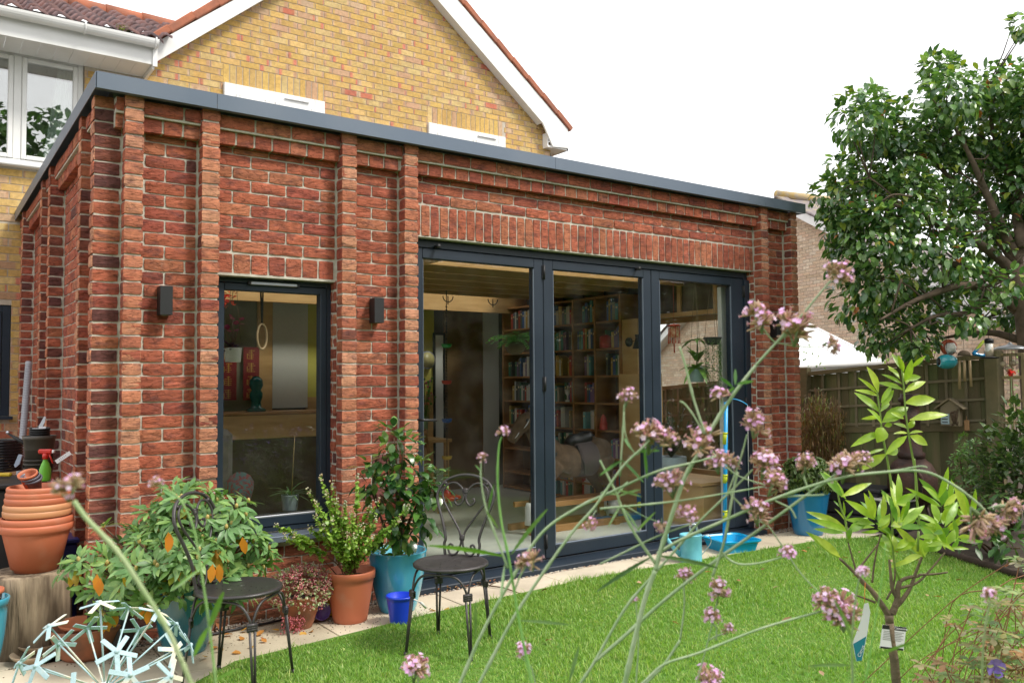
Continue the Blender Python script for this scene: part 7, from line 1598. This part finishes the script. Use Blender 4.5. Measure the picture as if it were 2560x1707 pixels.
# ---------------- verbena in front of the lens ----------------
vst = MAT('verbena_stem', (.30, .44, .22), (.44, .54, .34), scale=40, rough=.6, attr=True)
vfl = MAT('verbena_flower', attr=True, rough=.55, trans=.15)
def V3(p, dep): return at(p[0], p[1], dep)
def vstem(parent, pts, w0, w1, dep, ddep=0, ground=False, col=(1, 1, 1)):
    P = [V3(p, dep+ddep*k/(max(1, len(pts)-1))) for k, p in enumerate(pts)]
    if ground: e = P[0]+(P[0]-P[1]).normalized()*.12; g = Vector((e.x, e.y, 0)); P = [g, g.lerp(e, .6), e]+P
    Q = bez(P, 7); r_ = [(w0+(w1-w0)*k/len(Q))*.40*dep/CAM['f'] for k in range(len(Q))]
    for k in range(9, len(Q), 14): r_[k] *= 1.28
    m = MB(); m.tube(Q, r_, 7, col); return m.build('stem', vst, parent)
def vhead(parent, c, r_px, dep, d=None, pink=.55, n=None):
    c = V3(c, dep); r_ = r_px*1.12*dep/CAM['f']; d = Vector(d or (0, 0, 1)).normalized(); m = MB(); n = n or int(24+r_px*1.5)
    root = c-d*r_*.75; clumps = [c+jit((0, 0, 0), r_*.38) for _ in range(1 if r_px < 22 else (3 if r_px < 40 else 5))]
    for q in clumps: m.tube([root-d*r_*.2, q-d*r_*.3], [r_*.05, r_*.04], 5, (.20, .28, .12))
    rc = r_*(.95 if len(clumps) == 1 else .62)
    for k in range(n):
        q = clumps[k % len(clumps)]; 
        v = Vector((rnd(-1, 1), rnd(-1, 1), rnd(-1, 1))).normalized(); v = (v+d*.75).normalized(); L = rc*rnd(.85, 1.25); s_ = q-d*rc*.35
        bw = rc*.11; a = s_+v*L*.25; b = s_+v*L*.8; e = s_+v*L
        bc = vary(R.choice([(.58, .42, .26), (.52, .36, .21), (.60, .38, .30), (.42, .31, .17)]), .2); fl = R.random() < pink*.85
        tc_ = vary((.80, .28, .46) if fl else (.60, .42, .30), .2)
        o = m.add([], []); i0 = len(m.v); m.tube([a, a.lerp(b, .5), b, e], [bw*.5, bw*.95, bw*.75, bw*.35], 5, bc)
        for j in range(i0+15, len(m.v)): m.c[j] = tc_
        if fl and R.random() < .85:
            u = v.orthogonal().normalized(); w_ = v.cross(u); lil = vary(R.choice([(.86, .56, .88), (.80, .44, .80), (.88, .66, .90)]), .12)
            for j in range(5):
                t_ = j*1.2566; dd = u*math.cos(t_)+w_*math.sin(t_); p = e; m.leaf(p, dd+v*.35, v, rc*.24, rc*.18, .1, .1, lil, shape=((0, .3), (.6, 1), (1, .5)))
    m.build('flower_head', vfl, parent)
def vleaf(parent, a, b, wpx, dep, col, bend=.15):
    A, B = V3(a, dep), V3(b, dep+rnd(-.04, .04)); m = MB(); n = 9; d = B-A; L_ = d.length; d.normalize(); s = d.cross(AF).normalized(); vs = []
    for k in range(n*2+1):
        t = k/(n*2); hw = .5*wpx*dep/CAM['f']*(math.sin(min(1, t*1.25+.08)*math.pi*.5)*(1-t)**.55)*(1.0 if k % 2 else .78)*1.3; c = A+d*(L_*t)-W_*(bend*L_*.5*t*t)+AF*.0
        vs += [c-s*hw-AF*hw*.35, c, c+s*hw-AF*hw*.35]
    F = []
    for k in range(n*2): a_ = k*3; F += [(a_, a_+1, a_+4, a_+3), (a_+1, a_+2, a_+5, a_+4)]
    m.add(vs, F, col, True); m.build('leaf', leafm, parent)
vg = 'tall verbena plants in the foreground'
def vthing(label, p, dep): q = V3(p, dep); return thing('verbena', label, 'verbena', (q.x, q.y, 0), vg)
GR = (.10, .24, .07); GG = (.20, .32, .16)
A = vthing('tallest verbena, thick pale stem crossing the right-hand door up to the highest flower head', (1567, 1700), .90)
vstem(A, [(1560, 1715), (1589, 1588), (1614, 1490), (1638, 1425)], 17, 15, .90, 0, True)
vstem(A, [(1638, 1425), (1652, 1375), (1684, 1274), (1712, 1193), (1750, 1127), (1785, 1061), (1837, 981), (1889, 914)], 15, 11, .90)
vstem(A, [(1889, 914), (1953, 843), (2002, 791), (2040, 745), (2078, 700)], 9, 5, .90)
vstem(A, [(1889, 914), (1935, 862), (1975, 830)], 8, 6, .90); vstem(A, [(1940, 858), (1920, 838), (1895, 800)], 5, 4, .90); vstem(A, [(1935, 855), (1990, 865), (2060, 868)], 4, 3, .90)
for c, r_, d in (((2095, 682), 38, AU), ((1892, 790), 44, AU-AR*.3), ((1995, 815), 50, AU+AR*.2), ((2085, 862), 28, AR), ((1806, 985), 21, AU)): vhead(A, c, r_, .90, d)
vstem(A, [(1785, 1061), (1800, 1030), (1806, 1000)], 4, 3, .90); vstem(A, [(1763, 1085), (1735, 1000), (1715, 920), (1699, 866)], 8, 6, .89); vstem(A, [(1760, 1085), (1735, 1040), (1712, 1010), (1700, 1003)], 5, 6, .89)
for a, b in (((1832, 968), (1800, 940)), ((1838, 962), (1838, 918)), ((1842, 960), (1885, 948)), ((1836, 968), (1810, 985))): vleaf(A, a, b, 12, .90, GR)
vstem(A, [(1640, 1410), (1586, 1331), (1552, 1262), (1543, 1236), (1520, 1190), (1500, 1150)], 10, 6, .90)
for a, b in (((1543, 1236), (1500, 1225)), ((1543, 1236), (1570, 1195)), ((1545, 1240), (1602, 1216)), ((1552, 1262), (1520, 1310)), ((1590, 1330), (1640, 1270)), ((1545, 1225), (1605, 1235)), ((1560, 1270), (1600, 1325))): vleaf(A, a, b, 9, .89, GG)
vleaf(A, (1627, 1392), (1487, 1467), 15, .90, (.09, .17, .08)); vleaf(A, (1640, 1388), (1797, 1407), 15, .90, (.13, .22, .11))
B = vthing('verbena with two long slanting stems rising to the flower cluster before the middle door', (1198, 1707), .84)
vstem(B, [(1148, 1712), (1198, 1597), (1260, 1480), (1350, 1337), (1445, 1268), (1531, 1228), (1640, 1179), (1724, 1158)], 13, 7, .86, 0, True)
vstem(B, [(1196, 1712), (1278, 1554), (1345, 1450), (1430, 1331), (1488, 1265), (1554, 1170), (1606, 1119), (1625, 1100)], 12, 7, .84, 0, True)
vhead(B, (1620, 1083), 50, .85, AU); vhead(B, (1665, 1085), 32, .85, AU+AR*.5); vstem(B, [(1606, 1119), (1580, 1040), (1562, 930), (1564, 1010)][:1]+[(1590, 1135), (1565, 1090), (1560, 1030)], 4, 4, .85)
vhead(B, (1564, 990), 28, .86, AU); vstem(B, [(1550, 1190), (1556, 1100), (1561, 1010)], 6, 5, .86)
vstem(B, [(1500, 1271), (1600, 1262), (1701, 1251), (1824, 1231), (1913, 1215)], 7, 4, .88); vhead(B, (1935, 1203), 38, .88, AU+AR*.4)
vstem(B, [(1724, 1158), (1755, 1150), (1790, 1140)], 6, 5, .86); vhead(B, (1796, 1146), 36, .87, AU); vhead(B, (1752, 1094), 46, .90, AU)
for a, b in (((1556, 1150), (1498, 1180)), ((1556, 1150), (1610, 1200)), ((1580, 1125), (1560, 1090)), ((1610, 1118), (1618, 1190)), ((1590, 1130), (1650, 1120))): vleaf(B, a, b, 11, .86, GR)
C_ = vthing('verbena with arched stems sweeping right to the pale bud clusters over the citrus tree', (1450, 1707), .92)
vstem(C_, [(1448, 1712), (1487, 1652), (1563, 1520), (1631, 1439), (1686, 1377), (1750, 1302), (1818, 1236), (1844, 1211), (1882, 1173)], 11, 6, .93, 0, True)
vstem(C_, [(1487, 1652), (1560, 1590), (1663, 1498), (1775, 1411), (1900, 1322), (2025, 1231), (2100, 1179)], 12, 8, .93)
vstem(C_, [(1643, 1383), (1700, 1350), (1800, 1305), (1939, 1245), (2092, 1196), (2209, 1180), (2308, 1178), (2380, 1210), (2447, 1260), (2475, 1295)], 11, 7, .92)
vstem(C_, [(2209, 1180), (2260, 1172), (2300, 1165), (2318, 1168)], 5, 4, .92)
vhead(C_, (2106, 1160), 46, .93, AU, .35); vhead(C_, (2150, 1140), 36, .95, AU, .4); vhead(C_, (2462, 1312), 54, .92, -AU*.2+AR*.4-AU*.3, .4); vhead(C_, (2530, 1268), 42, .92, AR, .45); vstem(C_, [(2470, 1270), (2500, 1262), (2530, 1265)], 4, 4, .92)
vhead(C_, (1903, 1157), 42, .93, AU); vhead(C_, (1883, 1056), 38, .93, AU); vstem(C_, [(1818, 1236), (1850, 1150), (1868, 1085)], 6, 5, .93)
vhead(C_, (1829, 1150), 32, .93, AU, .35); vhead(C_, (2008, 1157), 33, .93, AU, .4); vstem(C_, [(2025, 1231), (2012, 1200), (2008, 1180)], 6, 6, .93)
vstem(C_, [(1781, 1440), (1810, 1354), (1830, 1245), (1844, 1179)], 9, 7, .92); vstem(C_, [(1760, 1100), (1800, 1150), (1844, 1188), (1913, 1212)], 4, 4, .91)
vstem(C_, [(1824, 1233), (1882, 1291), (1920, 1315), (1950, 1356), (2000, 1430), (2058, 1492)], 6, 4, .94); vhead(C_, (1894, 1275), 38, .92, AU, .5); vhead(C_, (1965, 1377), 21, .92, AU, .7); vstem(C_, [(1800, 1375), (1825, 1400), (1855, 1410), (1902, 1406), (1955, 1392)], 7, 5, .92)
vhead(C_, (1682, 1203), 40, .91, AU, .6); vhead(C_, (1650, 1195), 30, .91, AU-AR*.3, .6); vhead(C_, (1727, 1283), 28, .90, AU, .8); vhead(C_, (1700, 1270), 20, .91, -AU, .8); vhead(C_, (1654, 1312), 16, .91, -AU, .9); vhead(C_, (1475, 1306), 17, .9, AR-AU, .8)
vstem(C_, [(1490, 1275), (1482, 1290)], 3, 3, .9); vstem(C_, [(1560, 1262), (1610, 1290), (1650, 1305)], 4, 3, .91)
vstem(C_, [(1500, 1409), (1560, 1380), (1643, 1340), (1730, 1308)], 6, 5, .91); vstem(C_, [(2060, 1236), (2100, 1290), (2150, 1330)][:1]+[(1939, 1245), (1975, 1270), (1990, 1295)], 6, 5, .92)
D_ = vthing('verbena with upright green stems just in front of the heart-backed chair', (1329, 1707), .80)
vstem(D_, [(1331, 1712), (1300, 1563), (1274, 1405), (1253, 1300), (1244, 1200), (1247, 1120), (1254, 1092)], 12, 5, .80, 0, True, (.65, 1.0, .45)); vhead(D_, (1258, 1072), 15, .80, AU, .9)
vstem(D_, [(1270, 1420), (1240, 1340), (1215, 1270), (1203, 1200), (1203, 1150)], 8, 4, .80); vhead(D_, (1206, 1136), 13, .80, AU, .7)
vleaf(D_, (1262, 1390), (1066, 1346), 16, .80, (.16, .34, .05)); vleaf(D_, (1278, 1385), (1370, 1254), 15, .80, (.12, .22, .10)); vleaf(D_, (1300, 1550), (1427, 1552), 12, .8, GG); vleaf(D_, (1189, 1597), (1189, 1490), 12, .8, GG); vleaf(D_, (1245, 1320), (1215, 1270), 9, .8, GG); vleaf(D_, (1220, 1280), (1235, 1200), 7, .8, GR); vleaf(D_, (1203, 1180), (1187, 1155), 6, .8, GR)
vhead(D_, (1322, 1393), 34, .80, AU-AR*.3, .35); vstem(D_, [(1285, 1480), (1300, 1440), (1318, 1410)], 6, 5, .80); vleaf(D_, (1262, 1410), (1250, 1500), 10, .8, GG)
vleaf(D_, (1423, 1703), (1448, 1605), 14, .8, GG)
E_ = vthing('blurred verbena nearest the lens at the left, one head before the brick corner', (477, 1707), .50)
vstem(E_, [(479, 1712), (453, 1648), (419, 1574), (367, 1489), (294, 1379), (220, 1300), (184, 1252)], 13, 16, .48, 0, True, (1.1, 1.05, .9)); vhead(E_, (164, 1212), 42, .48, AU-AR*.2, .45, 60)
F_ = vthing('slim verbena with pink tip crossing the side-on chair', (539, 1707), .62)
vstem(F_, [(540, 1712), (533, 1648), (520, 1541), (502, 1421), (484, 1320), (453, 1253), (425, 1228), (405, 1218)], 10, 5, .66, 0, True, (.8, 1.0, .6)); vhead(F_, (394, 1205), 24, .66, AU-AR*.4, .95, 34)
for a, b, w_ in (((502, 1421), (428, 1470), 12), ((502, 1420), (533, 1385), 8), ((523, 1571), (560, 1468), 22), ((520, 1568), (484, 1633), 20), ((535, 1700), (600, 1662), 14)): vleaf(F_, a, b, w_, .66, (.17, .33, .08))
G_ = vthing('low verbena stems with pink heads over the lawn at bottom centre', (1330, 1700), .95)
for base, c, r_, pk in (((1340, 1712), (1306, 1627), 20, 1), ((1045, 1712), (1034, 1663), 42, .9), ((1700, 1600), (1709, 1431), 26, .9), ((1740, 1712), (1793, 1471), 36, .8), ((1790, 1600), (1780, 1540), 20, .9), ((1770, 1600), (1818, 1571), 15, .3), ((1590, 1712), (1590, 1500), 9, 1), ((1800, 1712), (1774, 1700), 45, .8)):
    vstem(G_, [base, ((base[0]+c[0])/2+6, (base[1]+c[1])/2), (c[0], c[1]+r_*.8)], 6, 4, .95, 0, base[1] > 1700); vhead(G_, c, r_, .95, AU, pk)
vstem(G_, [(1600, 1712), (1660, 1660), (1750, 1630), (1900, 1571), (2053, 1527)], 9, 7, .90, 0, True); vhead(G_, (2070, 1500), 40, .90, AU-AR*.4, .9); vhead(G_, (2125, 1540), 40, .90, AU+AR*.4, .5); vhead(G_, (2090, 1515), 46, .91, AU, .7)
vstem(G_, [(1700, 1600), (1660, 1660), (1610, 1712)], 8, 9, .94)
H_ = vthing('thin dark verbena stems with tiny pink heads standing in front of the citrus trunk', (2131, 1704), .75)
vstem(H_, [(2131, 1712), (2130, 1600), (2138, 1500), (2148, 1445)], 9, 5, .75, 0, True, (.7, .75, .6)); vhead(H_, (2150, 1428), 15, .75, AU, 1); vstem(H_, [(2455, 1712), (2458, 1620), (2466, 1550), (2474, 1505)], 8, 5, .75, 0, True, (.7, .7, .55)); vhead(H_, (2476, 1484), 17, .75, AU, 1)
vstem(H_, [(2163, 1712), (2180, 1600), (2200, 1480), (2214, 1360)], 6, 3, .75, 0, True, (.6, 1.0, .4)); vleaf(H_, (2170, 1647), (2308, 1583), 12, .75, (.17, .33, .08)); vleaf(H_, (2127, 1662), (2017, 1654), 12, .75, GG); vleaf(H_, (2132, 1600), (2085, 1480), 14, .75, GG); vleaf(H_, (2470, 1560), (2492, 1500), 10, .75, GG)

# ---------------- painted metal flower sculpture ----------------
smt = MAT('peeling_sky_blue_paint', (.40, .56, .60), (.76, .71, .57), scale=9, rough=.55, lo=.50, hi=.60, detail=8, bump=.2, bscale=90)
smd = MAT('shaded_blue_paint', (.20, .36, .40), (.26, .20, .13), scale=16, rough=.6, lo=.5, hi=.62, detail=8)
SO = at(262, 1722, 2.1); SR = .222; sc_ = thing('metal_flower_globe', 'rusty pale blue metal globe sculpture of rods ending in five-armed stars, bottom left corner', 'garden sculpture', (SO.x, SO.y, 0))
mb = MB(); mb.tube([SO, Vector((SO.x, SO.y, 0))], .008, 10); mb.sphere(SO, .02, 12, 8); mb.build('pole', smt, sc_)
stars = [(250, 1505, 1), (123, 1564, 1), (89, 1664, 1), (292, 1628, 1), (326, 1686, 1), (395, 1528, 1), (438, 1623, 1), (428, 1690, 1), (323, 1520, -1), (219, 1569, -1), (146, 1608, -1), (348, 1574, -1), (48, 1657, -1), (441, 1559, -1), (477, 1611, -1), (180, 1735, 1), (60, 1760, 1), (390, 1780, 1), (330, 1850, 1), (250, 1880, -1), (490, 1760, -1)]
for (px, py, s) in stars:
    d = ray(px, py).normalized(); oc = CC-SO; b_ = oc.dot(d); c_ = oc.dot(oc)-SR*SR; disc = b_*b_-c_
    if disc > 0: p = CC+d*(-b_-s*math.sqrt(disc))
    else: p = CC+d*(-b_); 
    n_ = (p-SO).normalized(); mt_ = smt
    m = MB(); e = SO+(p-SO)*.97; m.tube([SO, e], .0023, 6); o = m.build('rod', smt, sc_)
    m = MB(); u = (n_.orthogonal()).normalized(); v = n_.cross(u); a0 = rnd(0, 6.28)
    for k in range(5):
        a = a0+k*1.2566; dd = u*math.cos(a)+v*math.sin(a); tl = (dd-n_*.22).normalized(); M = frame(p, tl, n_.cross(tl).normalized(), tl.cross(n_.cross(tl).normalized())); m.cbox((.0235, 0, 0), (.049, .0115, .0024), M, ch=.001)
    m.sphere(p, .006, 8, 5); m.build('star', smt, sc_)
# ---------------- cranesbill at lower right, and the bed behind the camera seen in the glass ----------------
def cranes(name, label, pts, dep, nl, cols, flowers, span=60, L=.035, ground=True):
    q = at(pts[0][0], pts[0][1], dep); t = thing(name, label, 'cranesbill', (q.x, q.y, 0)); mb = MB(); st = MB()
    for (px, py) in pts:
        for k in range(nl):
            p = at(px+rnd(-span, span), py+rnd(-span, span), dep+rnd(-.25, .25)); g = Vector((q.x+rnd(-.3, .3), q.y+rnd(-.3, .3), max(.05, p.z-.4)))
            if k % 2 == 0: st.tube(bez([g, g.lerp(p, .6)+jit((0, 0, .04), .05), p], 4), .0014, 4)
            c = vary(R.choice(cols), .3)
            for j in range(5): a = j*1.1+rnd(0, .4); mb.leaf(p, Vector((math.cos(a), math.sin(a), rnd(-.1, .4))), W_, L*rnd(.7, 1.1), L*.45, .2, .15, c, shape=((0, .15), (.5, .8), (.8, 1), (1, .35)))
    mb.build('foliage', leafm, t); st.build('stems', MAT('red_stem', (.30, .13, .07), rough=.7), t)
    for (px, py, d2) in flowers:
        m = MB(); p = at(px, py, d2)
        for j in range(5): a = j*1.2566; m.leaf(p, AR*math.cos(a)+AU*math.sin(a)*.9-AF*.25+AU*.2, -AF, .024, .022, -.1, -.2, (.30, .20, .80), shape=((0, .2), (.4, .8), (.8, 1), (1, .6)))
        m.tube([p, p-W_*.12], .0012, 4, (.2, .12, .06)); m.build('flower', leafm, t)
    return t
cranes('cranesbill', 'tangled cranesbill with red stems and one violet flower at the lower right corner', [(2480, 1560), (2540, 1520), (2420, 1600), (2530, 1620), (2460, 1660), (2390, 1700), (2550, 1690), (2570, 1450), (2500, 1700), (2350, 1710)], 2.3, 19, [(.14, .24, .07), (.20, .30, .10), (.26, .24, .10), (.34, .18, .09), (.24, .32, .12), (.30, .26, .16)], [(2487, 1668, 2.05)])
t = thing('cranesbill', 'violet flowering cranesbill bed beside the camera, seen only as a reflection in the small window', 'cranesbill', (3.0, -5.3, 0)); mb = MB()
for i in range(2600):
    p = Vector((rnd(1.2, 5.0), rnd(-6.2, -5.0), 0)); p.z = rnd(.1, .75)*(1-.2*abs(p.x-3)); c = vary(R.choice([(.10, .22, .05), (.16, .30, .08), (.07, .15, .04)]), .3)
    if i % 9 == 0: c = (.28, .20, .70); p.z += .12
    for j in range(4): mb.leaf(p, jit((0, 0, .2), 1), W_, .06, .035, .3, .2, c)
mb.build('foliage', leafm, t)
# garden trees behind the camera (what the windows mirror)
def crown_mesh(seed, n, rx, rz, L):
    rr = random.Random(seed); mb = MB()
    cl = [(Vector((rr.uniform(-.7, .7)*rx, rr.uniform(-.7, .7)*rx, rr.uniform(.15, .9)*rz)), rr.uniform(.28, .5)*rx) for _ in range(16)]
    for i in range(n):
        c, r_ = cl[i % 16]; d = Vector((rr.uniform(-1, 1), rr.uniform(-1, 1), rr.uniform(-1, 1))).normalized()*r_*rr.uniform(.6, 1); p = c+d
        mb.leaf(p, Vector((rr.uniform(-1, 1), rr.uniform(-1, 1), rr.uniform(-1, .6))), W_, L*rr.uniform(.7, 1.2), L*.6, .3, .2, vary(rr.choice([(.03, .08, .02), (.05, .12, .03), (.08, .17, .04), (.035, .07, .02)]), .2))
    return mb
hd_ = thing('tall_hedge', 'tall dark hedge closing the garden behind the camera, mirrored in the folding doors', 'hedge', (8, -10.8, 0))
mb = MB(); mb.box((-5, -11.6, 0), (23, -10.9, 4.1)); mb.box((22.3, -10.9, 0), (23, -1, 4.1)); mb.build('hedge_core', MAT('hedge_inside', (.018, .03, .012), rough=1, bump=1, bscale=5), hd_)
mb = MB()
for i in range(15000):
    p = Vector((rnd(-5, 22.5), rnd(-10.95, -10.6), rnd(0, 4.45))) if i % 5 else Vector((rnd(22, 22.4), rnd(-10.9, -1), rnd(0, 4.4)))
    p.y += .35*noise.noise(p*.7); mb.leaf(p, jit((0, .4, 0), 1), W_, .17, .09, .3, .2, vary(R.choice([(.03, .08, .02), (.05, .12, .03), (.09, .17, .04)]), .3))
mb.build('foliage', leafm, hd_)
bt = []
for s in range(3):
    mb = crown_mesh(s, 5200, 2.0, 4.6, .16); cr_ = mb.build('crown', leafm); tb_ = MB(); tb_.tube([(0, 0, 0), (.1, 0, 1.5), (0, .1, 3.5)], [.16, .12, .05], 8); tk = tb_.build('trunk', woodm); bt.append((cr_, tk))
spots = [(-9, -11, 1.0), (-6, -13, 1.25), (-2.6, -12.5, 1.95), (1.3, -12.4, 2.05), (2.4, -13, 1.05), (5.2, -12, 1.0), (8.0, -12.5, 1.1), (10.8, -11.5, 1.0), (13.5, -11, 1.1), (16, -9.5, 1.0), (18.5, -7.5, 1.1), (20, -4.5, 1.0), (1.0, -11.5, .55), (3.9, -10.8, .6), (6.6, -10.6, .62), (9.5, -10.2, .6), (12.2, -9.6, .6), (15, -8, .6), (-2, -12, .6), (-5, -10.8, .6), (22, -1, 1.1), (17.5, -6, .6)]
used_ = set()
for i, (x, y, s) in enumerate(spots):
    o = thing('garden_tree', 'dense green garden tree behind the camera, mirrored in the windows', 'tree', (x, y, 0), 'trees around the back of the garden'); o.scale = (s, s, s); o.rotation_euler = (0, 0, i*1.3)
    for q in bt[i % 3]:
        c = q if i < 3 else q.copy()
        if i >= 3: SC.collection.objects.link(c)
        c.parent = o; c.matrix_parent_inverse = Matrix.Identity(4); c.location = (0, 0, 0)
